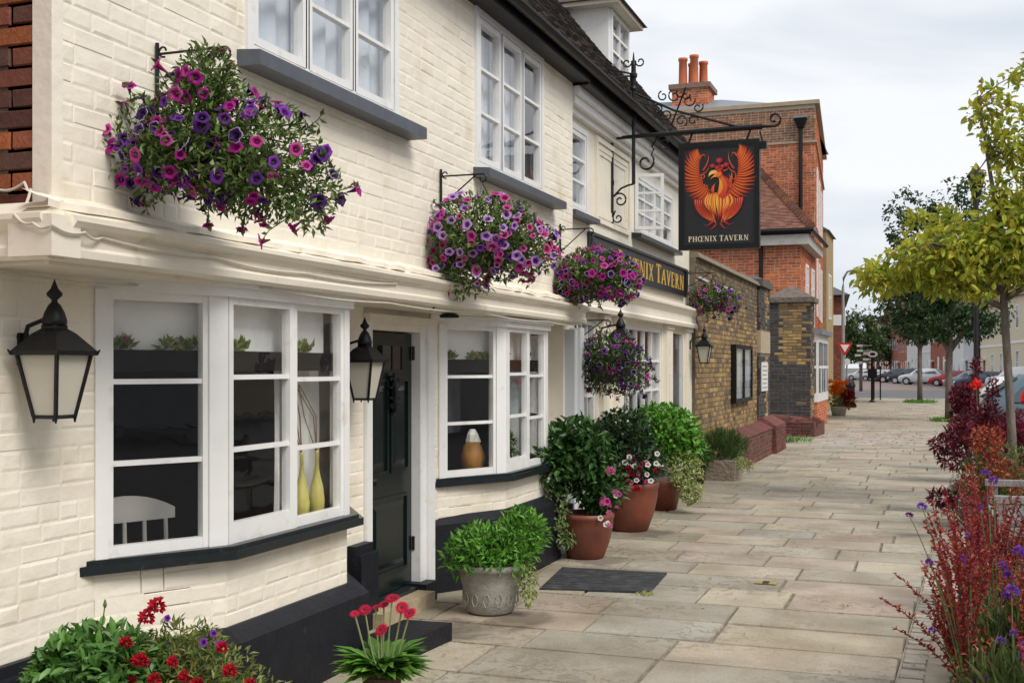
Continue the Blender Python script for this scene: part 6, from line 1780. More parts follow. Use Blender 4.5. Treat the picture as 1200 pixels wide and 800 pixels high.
def stalk_plant(name, label, base, stalks, pal, L, W, seed, step=.02, cat='plant', group='plants in the bed on the right', smat=None, fol=True):
    """stalks: (dx, dy, height, bend x, bend y): arching stems clothed in small leaves"""
    random.seed(seed)
    e = empty(name, base, label, cat, group); B = Vector(base)
    lf = MB()
    for dx, dy, h, bx, by, f0 in stalks:
        p0 = B + Vector((dx * .2, dy * .2, 0)); p1 = B + Vector((dx * .6, dy * .6, h * .62)); p2 = B + Vector((dx + bx, dy + by, h))
        pts = [p0 * (1 - t) ** 2 + p1 * 2 * t * (1 - t) + p2 * t * t for t in [k / 14 for k in range(15)]]
        m = MB(); m.tube(pts, [.0045 - .003 * k / 14 for k in range(15)], 5); m.build('stem', smat or M_REDSTEM, e)
        ln = sum((pts[k + 1] - pts[k]).length for k in range(14)); N = int(ln / step)
        for k in range(N):
            t = k / N
            if t < f0: continue
            i = min(13, int(t * 14)); p = pts[i].lerp(pts[i + 1], t * 14 - i)
            dens = 2 if t > .5 else 1
            for q in range(dens):
                d = rnd_dir(); d.z = abs(d.z) * .5
                s = random.uniform(.5, 1.2) * (1.1 - .3 * t)
                add_leaf(lf, p, d + (pts[i + 1] - pts[i]).normalized() * .4, rnd_dir() + Vector((0, 0, .6)), L * s, W * s, leaf_col(pal, .3), .2, .25)
    lf.build('foliage', M_LEAF, e)
    return e
random.seed(200)
def stalks(n, sx, sy, h0, h1, f0=.25, lean=(0, 0)):
    return [(random.uniform(-sx, sx) * .4, random.uniform(-sy, sy), random.uniform(h0, h1), random.uniform(-sx, sx) + lean[0], lean[1] + random.uniform(-.1, .1), f0) for k in range(n)]
stalk_plant('russet_plant', 'arching russet red stems with tiny leaves in the near right bed', (.17, 6.30, .03), stalks(26, .17, .45, .62, 1.08) + stalks(10, .12, .2, .3, .6, .2, (-.20, .0)) + [(-.1, 0, .46, -.32, .05, .15), (-.1, .1, .30, -.26, .0, .1)], RUSSET, .034, .019, 201, .012)
stalk_plant('russet_plant', 'second clump of russet stems beside the grey bench', (.40, 7.6, .03), stalks(24, .18, .45, .6, 1.02), RUSSET, .034, .017, 202, .014)
stalk_plant('russet_plant', 'russet stems with orange tips at the right edge of the picture', (.47, 6.4, .03), stalks(22, .14, .4, .40, .84), RUSSET + ORNG, .032, .017, 203, .014)

def verbena(label, base, heads, seed, branch=True):
    random.seed(seed)
    e = empty('verbena', base, label, 'plant', 'tall verbenas in the bed on the right'); B = Vector(base)
    st = MB(); pts = []
    for dx, dy, z, s, col in heads:
        p2 = B + Vector((dx, dy, z)); p1 = B + Vector((dx * .45, dy * .45, z * .66)); p0 = B + Vector((dx * .1, 0, 0))
        c = [p0 * (1 - t) ** 2 + p1 * 2 * t * (1 - t) + p2 * t * t for t in [k / 10 for k in range(11)]]
        m = MB(); m.tube(c, [.0045 - .0025 * k / 10 for k in range(11)], 5); m.build('stem', M_STEM, e)
        place_flowers(e, [FL[col]], [1], [(p2, (random.uniform(-.3, .3), -.4, 1))], s, 'flower_head')
    return e
verbena('leaning verbena with violet heads over the paving edge', (.20, 6.10, .03), [(-.205, .0, .70, 0.051, 'verbena'), (-.30, .0, .93, 0.044, 'mauve'), (-.24, .05, .97, 0.046, 'verbena'), (-.19, .0, .36, 0.041, 'verbena'), (-.06, .0, .72, 0.061, 'verbena'), (-.02, .1, .83, 0.059, 'verbena')], 211)
verbena('verbena with the tallest violet heads in front of the bench', (.34, 6.6, .03), [(-.06, .1, 1.10, 0.073, 'verbena'), (-.02, .1, 1.06, 0.079, 'verbena'), (-.09, .05, .92, 0.059, 'verbena'), (.02, .0, .62, 0.076, 'verbena'), (.05, .05, .56, 0.073, 'verbena'), (.03, -.1, .48, 0.067, 'verbena'), (.1, .0, .70, 0.067, 'verbena')], 212)
verbena('low bushy verbena with many violet heads at the right edge', (.36, 5.7, .03), [(.0, .0, .46, 0.067, 'verbena'), (-.05, .1, .40, 0.061, 'verbena'), (.05, -.05, .42, 0.067, 'verbena'), (.08, .05, .52, 0.061, 'verbena'), (-.12, .0, .24, 0.061, 'verbena'), (-.17, .0, .22, 0.055, 'mauve'), (.05, .1, .34, 0.067, 'verbena'), (.0, .2, .62, 0.061, 'verbena')], 213)
e = empty('grassy_clump', (.33, 5.8, .03), 'green strappy leaves at the foot of the near right bed', 'plant', 'plants in the bed on the right')
foliage(e, [((.36, 5.8, .14), (.20, .35, .17), 1), ((.46, 6.5, .18), (.18, .4, .2), .8)], 1300, .16, .012, [(.07, .12, .03), (.12, .17, .05), (.05, .09, .03), (.17, .17, .06)], 220, up=1.1)
foliage(e, [((.24, 6.2, .20), (.16, .4, .18), 1), ((.44, 7.0, .30), (.18, .4, .25), 1)], 900, .035, .018, RUSSET + OLIVE, 221, name='russet_foliage')

stalk_plant('magenta_plant', 'crimson leaved stems filling the bed between russet clump and bench', (.30, 8.6, .03), stalks(26, .20, .6, .45, .95), [(.30, .015, .05), (.22, .010, .035), (.38, .03, .08), (.30, .04, .03)], .036, .020, 204, .013)
stalk_plant('magenta_plant', 'crimson leaved stems crowding the lower right corner', (.42, 5.3, .03), stalks(20, .14, .3, .30, .62), [(.30, .015, .05), (.22, .010, .035), (.40, .05, .05)], .032, .018, 205, .013)
stalk_plant('russet_plant', 'low russet sprays spilling over the edging setts', (.10, 7.1, .03), stalks(16, .16, .4, .25, .60), RUSSET, .032, .018, 206, .013)
e = empty('green_undergrowth', (.35, 7.4, .03), 'mixed green undergrowth below the russet stems', 'plant', 'plants in the bed on the right')
foliage(e, [((.30, 6.9, .16), (.18, .9, .18), 1), ((.40, 8.4, .20), (.2, .9, .22), 1)], 1600, .07, .024, [(.07, .13, .03), (.12, .18, .05), (.16, .20, .06), (.20, .10, .04)], 222)

# weathered bench
M_OLDWOOD = pmat('silvered_oak', (.30, .285, .265), .85, .3, 10, .6, 40, aniso=(4, 4, 1), col2=(.17, .155, .14), c2scale=14)
bx, by = .50, 10.1
be = empty('garden_bench', (bx, by, 0), 'silver grey weathered wooden bench half hidden by the flowers', 'bench')
for k in range(2):
    yy = by + k * 1.45
    m = MB(); m.box((bx - .02, yy, .60), (bx + .56, yy + .10, .655)); m.build('armrest', M_OLDWOOD, be)
    m = MB(); m.box((bx + .02, yy + .012, 0), (bx + .09, yy + .088, .60)); m.build('leg', M_OLDWOOD, be)
    m = MB(); m.hexa([(bx + .46, yy + .012, 0), (bx + .54, yy + .012, 0), (bx + .54, yy + .088, 0), (bx + .46, yy + .088, 0), (bx + .56, yy + .012, .92), (bx + .63, yy + .012, .92), (bx + .63, yy + .088, .92), (bx + .56, yy + .088, .92)]); m.build('leg', M_OLDWOOD, be)
    m = MB(); m.box((bx + .09, yy + .02, .33), (bx + .46, yy + .08, .40)); m.build('seat_rail', M_OLDWOOD, be)
for k in range(6):
    m = MB(); m.box((bx + .0 + k * .082, by + .1, .402), (bx + .07 + k * .082, by + 1.45, .43)); m.build('seat_slat', M_OLDWOOD, be)
for k in range(3):
    m = MB(); x_ = bx + .50 + k * .03; m.box((x_, by + .1, .52 + k * .13), (x_ + .025, by + 1.45, .62 + k * .13)); m.build('back_slat', M_OLDWOOD, be)

# shrubs further along the bed
def shrub(name, label, base, blobs, n, L, W, pal, seed, big=False, up=.3, stems=10):
    e = empty(name, base, label, 'plant', 'plants in the bed on the right')
    random.seed(seed); B = Vector(base)
    m = MB()
    for k in range(stems):
        p, d = in_blobs(blobs)
        m.tube([B + Vector((random.uniform(-.05, .05), random.uniform(-.05, .05), 0)), B.lerp(p, .5) + rnd_dir() * .05, p], [.010, .007, .003], 4)
    m.build('stems', M_REDSTEM, e)
    foliage(e, blobs, n, L, W, pal, seed + 1, big=big, up=up)
    return e
s_ = shrub('orange_bush', 'bush with orange red tips above green leaves behind the bench', (.60, 13.2, .03), [((.60, 13.2, .46), (.34, .45, .36), 1), ((.85, 13.5, .52), (.3, .4, .36), .8), ((.36, 13.0, .30), (.2, .3, .24), .5)], 3200, .055, .02, [(.09, .16, .03), (.14, .21, .045), (.06, .11, .025), (.20, .20, .05)], 231)
foliage(s_, [((.56, 13.0, .92), (.17, .25, .17), 1), ((.62, 12.9, .62), (.12, .18, .2), .6), ((.40, 12.8, .50), (.10, .15, .2), .4), ((.80, 12.9, .55), (.12, .15, .2), .35)], 900, .055, .026, ORNG + RUSSET, 232, name='orange_tips')
shrub('burgundy_spray', 'burgundy branch leaning out over the paving', (.60, 14.6, .03), [((.38, 14.4, .92), (.26, .25, .12), 1), ((.16, 14.3, .80), (.16, .18, .09), .45), ((.30, 14.3, .62), (.22, .2, .10), .5)], 900, .085, .030, BURG + [(.25, .03, .05)], 233, up=.1)
shrub('burgundy_spray', 'small burgundy leaf cluster hanging low over the paving', (.45, 12.4, .03), [((.12, 12.2, .40), (.13, .12, .06), 1)], 120, .10, .035, BURG, 234, up=-.1)
shrub('burgundy_shrub', 'tall burgundy shrub in front of the blue grey car', (.82, 18.2, .03), [((.80, 18.2, .86), (.20, .3, .34), 1.2), ((.60, 18.0, .80), (.22, .3, .36), 1), ((1.05, 18.3, .70), (.26, .3, .28), 1), ((.86, 18.2, 1.32), (.07, .1, .26), .22)], 2000, .085, .030, BURG, 235, up=.5)
shrub('burgundy_shrub', 'burgundy shrub at the right edge beyond the bench', (1.15, 16.6, .03), [((1.12, 16.6, .80), (.34, .4, .34), 1), ((1.0, 16.4, .62), (.30, .3, .3), .8)], 1900, .075, .026, [(.20, .015, .045), (.14, .010, .03), (.27, .03, .07), (.09, .008, .02)], 236, up=.5)
shrub('burgundy_shrub', 'slender burgundy shrub beside the second tree trunk', (.62, 20.5, .03), [((.50, 20.4, 1.20), (.20, .3, .22), .7), ((.56, 20.4, .80), (.26, .3, .45), 1.4), ((.70, 20.4, 1.62), (.06, .1, .26), .15)], 1500, .10, .034, BURG + [(.30, .03, .06)], 237, up=.4)
for lab, c in (('bright scarlet canna flower among the burgundy leaves by the white car', (.70, 20.0, 1.40)), ('bright scarlet canna flower at the right edge before the car wheel', (1.27, 17.6, 1.24))):
    e = empty('canna_flower', (c[0], c[1], .03), lab, 'flower', 'scarlet cannas'); random.seed(int(c[0] * 100))
    m = MB(); m.tube([(c[0], c[1], .03), (c[0] + .02, c[1], .8), c], [.012, .010, .006], 6); m.build('stem', M_STEM, e)
    m = MB()
    for k in range(16): add_leaf6(m, Vector(c) + rnd_dir() * .03, rnd_dir() + Vector((0, 0, .8)), rnd_dir(), .125, .08, leaf_col([(.80, .02, .015), (.70, .03, .02)], .15))
    m.build('petals', M_PETAL, e)
random.seed(77); m = MB()
for k in range(90):
    x_ = random.choice((random.uniform(-3.0, -2.3), random.uniform(-2.5, xr(9)), random.uniform(-.6, .0))); y_ = random.uniform(5.0, 17)
    add_leaf(m, Vector((x_, y_, .007)), Vector((random.uniform(-1, 1), random.uniform(-1, 1), random.uniform(0, .25))), Vector((0, 0, 1)), random.uniform(.012, .04), random.uniform(.01, .022), leaf_col([(.20, .13, .04), (.12, .07, .03), (.30, .24, .05), (.25, .02, .14), (.10, .12, .03)], .3), .15, .1)
tag(m.build('fallen_leaves', M_LEAF, None, origin=(-1.5, 8, 0)), 'scattered fallen leaves and petals on the paving', 'leaves', None, 'stuff')
tuft('grass_tuft', 'bright grass round the foot of the nearer dark tree', (.55, 38.5, 0), 420, .55, .16, BRIGHT, 'grass')
tuft('grass_tuft', 'bright grass round the foot of the farther dark tree', (-.46, 58, 0), 420, .75, .20, BRIGHT, 'grass')

# ------------------------------------------------------------------ trees
def tree(name, label, base, trunk, limbs, blobs, n, L, W, pal, seed, big=False, solo=0, group='street trees', bark=None, twigs=60, lmat=None):
    """trunk: [(dx, dy, z, r)], limbs: list of point lists with radii; solo leaves become objects"""
    e = empty(name, base, label, 'tree', group); B = Vector(base); random.seed(seed)
    m = MB(); m.tube([B + Vector(p[:3]) for p in trunk], [p[3] for p in trunk], 10); m.build('trunk', bark or M_BARK, e, True)
    ends = []
    for lm in limbs:
        m = MB(); pts = [B + Vector(p[:3]) for p in lm]
        m.tube(pts, [p[3] for p in lm], 6); m.build('limb', bark or M_BARK, e, True); ends.append(pts)
    W_ = [((c[0] + B.x, c[1] + B.y, c[2] + B.z), r, w) for c, r, w in blobs]
    m = MB(); tips = []
    for k in range(twigs):
        p, d = in_blobs(W_)
        best = min((q for l in ends for q in l[1:]), key=lambda q: (q - p).length) if ends else B
        mid = best.lerp(p, .5) + rnd_dir() * .06 * (p - best).length
        m.tube([best, mid, p], [.010, .006, .003], 4, caps=False); tips.append((mid, p))
    m.build('twigs', bark or M_BARK, e)['kind'] = 'stuff'
    lf = MB(); single = []
    f = add_leaf6 if big else add_leaf
    for k in range(n):
        if tips and random.random() < .72:
            a, b = random.choice(tips); p = a.lerp(b, random.uniform(.2, 1.05)) + rnd_dir() * L * .8; d = rnd_dir()
        else: p, d = in_blobs(W_)
        dr = d * .6 + rnd_dir() * .8 + Vector((0, 0, -.25)); nr = Vector((0, 0, 1)) + rnd_dir() * .9; s = random.uniform(.65, 1.25)
        if solo: single.append((p, dr, nr, s))
        else: f(lf, p, dr, nr, L * s, W * s, leaf_col(pal))
    if solo:
        single.sort(key=lambda q: q[0].y)
        for k, (p, dr, nr, s) in enumerate(single):
            if k < solo:
                one = MB(); f(one, p, dr, nr, L * s, W * s, leaf_col(pal)); one.build('leaf', lmat or M_LEAF, e, origin=p)
            else: f(lf, p, dr, nr, L * s, W * s, leaf_col(pal))
    lf.build('crown', lmat or M_LEAF, e)['kind'] = 'stuff'
    return e
YLW = [(.46, .47, .05), (.55, .50, .055), (.36, .44, .05), (.28, .38, .045), (.58, .48, .06), (.46, .52, .09)]
yb = (.90, 15.2, .02)
tree('yellowing_tree', 'tree with broad yellow green autumn leaves at the right edge', yb,
     [(.06, 0, 0, .058), (.03, 0, .9, .052), (-.02, 0, 1.8, .048), (-.06, 0, 2.5, .046), (-.02, .0, 3.1, .040)],
     [[(-.06, 0, 2.4, .045), (-.5, -.1, 2.62, .032), (-1.0, -.2, 2.72, .022), (-1.6, -.25, 2.78, .010)], [(-.05, 0, 2.55, .04), (-.4, .3, 3.0, .028), (-.9, .5, 3.3, .016), (-1.3, .5, 3.5, .008)],
      [(-.02, 0, 3.0, .045), (-.15, -.1, 3.6, .032), (-.25, -.2, 4.2, .02), (-.35, -.25, 4.9, .008)], [(-.02, 0, 3.0, .042), (.3, .1, 3.7, .03), (.45, .1, 4.5, .02), (.5, .0, 5.6, .008)],
      [(-.05, 0, 2.5, .042), (.35, -.2, 2.75, .03), (.8, -.3, 2.95, .02), (1.4, -.3, 3.1, .01)], [(-.05, 0, 2.6, .03), (-.4, -.4, 2.95, .02), (-.9, -.7, 3.15, .01)], [(-.05, 0, 2.7, .03), (.2, -.6, 3.2, .02), (.4, -1.0, 3.6, .01)]],
     [((-1.45, -.25, 2.80), (.38, .45, .26), .9), ((-.95, -.3, 2.98), (.50, .5, .36), 1.5), ((-.45, -.3, 3.10), (.50, .6, .42), 1.9), ((.1, -.3, 3.25), (.5, .6, .45), 1.6), ((.6, -.2, 3.3), (.6, .6, .5), 1.2), ((-.85, .2, 3.42), (.40, .5, .28), .9), ((-.1, -.2, 3.80), (.36, .5, .32), .9), ((.22, -.2, 4.35), (.40, .4, .40), .9), ((-.22, -.2, 4.72), (.26, .3, .38), .4), ((.30, 0, 5.2), (.32, .35, .40), .4), ((.55, 0, 5.9), (.3, .3, .5), .16), ((1.2, -.2, 3.3), (.6, .6, .6), .8), ((.55, -.3, 3.9), (.45, .5, .45), 1.0), ((.65, -.2, 4.7), (.40, .4, .45), .7), ((.2, -.2, 2.85), (.6, .6, .28), .9), ((-.5, -.4, 2.72), (.5, .5, .24), .8)],
     8600, .112, .056, YLW, 301, True, 300, twigs=260, lmat=pmat('thin_autumn_leaf', (1, 1, 1), .5, .15, 14, tint=True, trans=.42, spec=.3))
DKT = [(.036, .080, .026), (.050, .105, .032), (.024, .052, .018), (.07, .13, .045)]
tree('dark_leaved_tree', 'dark leaved street tree with ragged twigs rising behind the yellow tree', (.55, 38.5, 0),
     [(0, 0, 0, .13), (0, 0, 1.2, .11), (.02, 0, 2.3, .10)],
     [[(.02, 0, 2.2, .10), (-.6, 0, 3.2, .07), (-1.1, 0, 4.6, .03)], [(.02, 0, 2.2, .10), (.7, .2, 3.2, .07), (1.2, .2, 4.3, .03)], [(.02, 0, 2.3, .10), (.1, 0, 4, .07), (0, 0, 6.0, .03)]],
     [((-.9, 0, 3.7), (1.25, 1.3, 1.0), 1.4), ((.8, 0, 3.6), (1.2, 1.3, 1.05), 1.4), ((0, 0, 4.8), (1.7, 1.5, 1.1), 1.5), ((-.1, 0, 3.0), (1.5, 1.2, .65), 1), ((-1.1, 0, 6.3), (.9, .9, 1.1), .6), ((.3, 0, 6.7), (.9, .9, 1.1), .6), ((1.2, 0, 6.0), (.8, .8, 1.0), .5)],
     10000, .16, .085, DKT, 302, False, 0, twigs=130)
tree('dark_leaved_tree', 'farther dark leaved street tree with grass round its trunk', (-.46, 58, 0),
     [(0, 0, 0, .13), (0, 0, 1.5, .115), (0, 0, 2.9, .10)], [[(0, 0, 2.6, .1), (-.9, 0, 4, .05)], [(0, 0, 2.6, .1), (.9, 0, 4, .05)], [(0, 0, 2.8, .1), (0, 0, 5, .05)]],
     [((-.8, 0, 4.5), (1.5, 1.5, 1.3), 1.2), ((.7, 0, 4.2), (1.4, 1.5, 1.2), 1.2), ((0, 0, 5.6), (1.6, 1.6, 1.3), 1), ((-.2, 0, 3.4), (1.2, 1.2, .6), .8), ((.2, 0, 7.0), (1.2, 1.2, 1.1), .6)],
     6500, .19, .10, DKT, 303)
tree('young_green_tree', 'rounded green street tree beyond the black sign post', (-4.55, 84, 0), [(0, 0, 0, .12), (0, 0, 2.0, .12), (0, 0, 3.5, .08)], [[(0, 0, 2, .08), (-1, 0, 3.6, .04)], [(0, 0, 2, .08), (1, 0, 3.6, .04)]],
     [((-.6, 0, 3.6), (1.5, 1.5, 1.3), 1), ((.6, 0, 3.4), (1.4, 1.5, 1.2), 1), ((0, 0, 4.8), (1.4, 1.5, 1.2), 1), ((0, 0, 2.6), (1.3, 1.2, .7), .7)], 4200, .26, .14, [(.05, .09, .02), (.035, .07, .018), (.08, .12, .03), (.10, .13, .035)], 304)
for k, (x, y, h, w, lab) in enumerate(((-11.5, 150, 9.5, 4.2, 'tall green tree closing the far end of the street on the left'), (-7.2, 178, 8.0, 3.6, 'green tree among the far parked cars'), (-14.5, 172, 11, 4.5, 'highest far tree above the street corner'))):
    tree('distant_tree', lab, (x, y, 0), [(0, 0, 0, .25), (0, 0, h * .5, .15)], [[(0, 0, h * .3, .12), (1, 0, h * .6, .05)]],
         [((-w * .35, 0, h * .55), (w * .6, w * .6, h * .26), 1), ((w * .35, 0, h * .5), (w * .6, w * .6, h * .25), 1), ((0, 0, h * .75), (w * .55, w * .6, h * .24), 1)], 2600, .55, .32, [(.045, .08, .022), (.03, .06, .018), (.075, .10, .03)], 310 + k, group='distant trees', twigs=10)
# ------------------------------------------------------------------ street furniture
M_GREYMETAL = pmat('galvanised_steel', (.33, .34, .35), .45, .12, 8, metal=.4)
lp = empty('lamp_post', (-3.0, 43.8, 0), 'tall grey street lamp with curved arm beside the corner house', 'street lamp')
m = MB(); m.tube([(-3.0, 43.8, 0), (-3.0, 43.8, 1.2), (-3.0, 43.8, 4.6), (-2.98, 43.8, 4.95), (-2.85, 43.8, 5.18), (-2.6, 43.8, 5.25), (-1.9, 43.8, 5.28)], [.085, .075, .05, .045, .04, .035, .03], 10); m.build('column', M_GREYMETAL, lp, True)
m = MB(); m.hexa([(-2.0, 43.72, 5.22), (-1.45, 43.74, 5.26), (-1.45, 43.86, 5.26), (-2.0, 43.88, 5.22), (-1.98, 43.74, 5.34), (-1.5, 43.76, 5.31), (-1.5, 43.84, 5.31), (-1.98, 43.86, 5.34)]); m.build('lamp_head', M_GREYMETAL, lp)
gw = empty('give_way_sign', (-2.94, 43.55, 2.2), 'red bordered white triangle give way sign on the lamp post', 'road sign')
def tri(c, s, y): return [(c[0] - s, y, c[2] + s * .58), (c[0], y, c[2] - s * 1.15), (c[0] + s, y, c[2] + s * .58)]
m = MB(); m.extrude(tri((-2.92, 0, 2.42), .28, 43.60), (0, .02, 0)); m.build('red_border', pmat('sign_red', (.50, .02, .02), .4, .05, 5), gw)
m = MB(); m.extrude(tri((-2.92, 0, 2.425), .16, 43.594), (0, .004, 0)); m.build('white_centre', M_WHITE, gw)
m = MB(); m.box((-2.95, 43.62, 2.3), (-2.89, 43.74, 2.36)); m.build('clamp', M_GREYMETAL, gw)
sp = empty('sign_post', (-2.65, 58.5, 0), 'black post with an oval white sign in the middle of the pavement', 'sign')
m = MB(); m.tube([(-2.65, 58.5, 0), (-2.65, 58.5, 2.35)], .055, 8); m.lathe([(.16, 0), (.14, .06), (.06, .10)], (-2.65, 58.5, 0), 10); m.build('post', M_IRON, sp)
m = MB(); m.box((-2.85, 58.42, 1.15), (-2.42, 58.46, 1.62)); m.build('dark_plate', M_IRON, sp)
m = MB(); ov = [(-2.62 + .24 * math.cos(k * .3142), 58.40, 2.33 + .15 * math.sin(k * .3142)) for k in range(20)]; m.extrude(list(reversed(ov)), (0, .04, 0)); m.build('oval_sign', M_WHITE, sp)
m = MB(); ov = [(-2.62 + .13 * math.cos(k * .3142), 58.394, 2.33 + .075 * math.sin(k * .3142)) for k in range(20)]; m.extrude(list(reversed(ov)), (0, .005, 0)); m.build('oval_symbol', M_IRON, sp)
for k, (dx, z) in enumerate(((-.72, 2.75), (-.70, 2.50), (-.40, 2.38), (-.80, 2.28), (-.42, 2.08), (-.72, 1.92))):
    m = MB(); m.box((-2.65 + dx, 58.47, z - .06), (-2.65 + dx + .28, 58.49, z + .05)); m.tube([(-2.65 + dx + .2, 58.5, z), (-2.65, 58.5, z)], .012, 4); m.build('finger_plate', M_WHITE, sp)
tg = empty('tree_guard', (-2.6, 63, 0), 'slim black tree guard stakes behind the oval sign post', 'tree guard')
for dx in (-.16, .16):
    m = MB(); m.tube([(-2.6 + dx, 63, 0), (-2.6 + dx, 63, 1.75)], .04, 6); m.build('stake', M_IRON, tg)
m = MB(); m.box((-2.78, 62.97, 1.0), (-2.42, 63.03, 1.08)); m.build('cross_rail', M_IRON, tg)
sm = empty('round_sign', (-4.35, 66.5, 0), 'small round white sign on a thin grey post near the bend', 'road sign')
m = MB(); m.tube([(-4.35, 66.5, 0), (-4.35, 66.5, 2.1)], .045, 8); m.build('post', M_GREYMETAL, sm)
m = MB(); m.extrude(list(reversed([(-4.35 + .19 * math.cos(k * .393), 66.43, 2.0 + .19 * math.sin(k * .393)) for k in range(16)])), (0, .03, 0)); m.build('disc', M_WHITE, sm)
bp = empty('dark_lamp_column', (.93, 26.6, 0), 'dark painted column standing among the trees on the right', 'street lamp')
m = MB(); m.tube([(.93, 26.6, 0), (.93, 26.6, 1.3), (.93, 26.6, 5.4)], [.075, .06, .05], 10); m.lathe([(.11, 0), (.11, .25), (.075, .32)], (.93, 26.6, 0), 12); m.build('column', pmat('dark_maroon_paint', (.012, .008, .009), .5, .2, 8), bp)
m = MB(); m.lathe([(.06, 5.3), (.09, 5.34), (.17, 5.75), (.20, 5.80), (.08, 5.95), (.02, 6.05)], (.93, 26.6, 0), 6); m.build('lamp_head', M_IRON, bp)

# ------------------------------------------------------------------ cars
M_TYRE = pmat('tyre_rubber', (.018, .018, .018), .8, .1, 20)
M_RIM = pmat('alloy_rim', (.45, .46, .47), .3, .05, 10, metal=.7)
M_CARGLASS = pmat('car_glass', (.05, .065, .075), .04, .05, 3, spec=.8)
M_LAMP = pmat('lamp_lens', (.65, .66, .66), .1, .05, 5)
M_TAIL = pmat('tail_lens', (.40, .01, .01), .15, .05, 5)
CARS = {'hatch': dict(L=4.1, prof=[(0, .35, .62, .86, None), (.08, .22, .72, .88, None), (.55, .2, .90, .90, None), (1.05, .2, .97, .91, None), (1.75, .2, .97, .91, 1.44), (2.5, .2, .97, .91, 1.50), (3.3, .2, .99, .90, 1.46), (3.85, .2, .99, .88, 1.12), (4.05, .25, .85, .84, None), (4.1, .4, .62, .80, None)]),
        'suv': dict(L=4.4, prof=[(0, .4, .75, .88, None), (.08, .28, .92, .91, None), (.6, .25, 1.06, .93, None), (1.15, .25, 1.12, .94, None), (1.75, .25, 1.12, .94, 1.62), (2.6, .25, 1.12, .94, 1.70), (3.6, .25, 1.12, .93, 1.66), (4.2, .25, 1.12, .91, 1.25), (4.35, .3, 1.0, .88, None), (4.4, .45, .7, .84, None)]),
        'van': dict(L=4.8, prof=[(0, .4, .75, .88, None), (.08, .28, 1.0, .92, None), (.6, .25, 1.12, .94, None), (.9, .25, 1.16, .95, None), (1.5, .25, 1.16, .95, 1.80), (2.6, .25, 1.16, .95, 1.88), (4.3, .25, 1.16, .95, 1.86), (4.7, .25, 1.16, .93, 1.5), (4.78, .3, 1.0, .9, None), (4.8, .45, .7, .86, None)])}
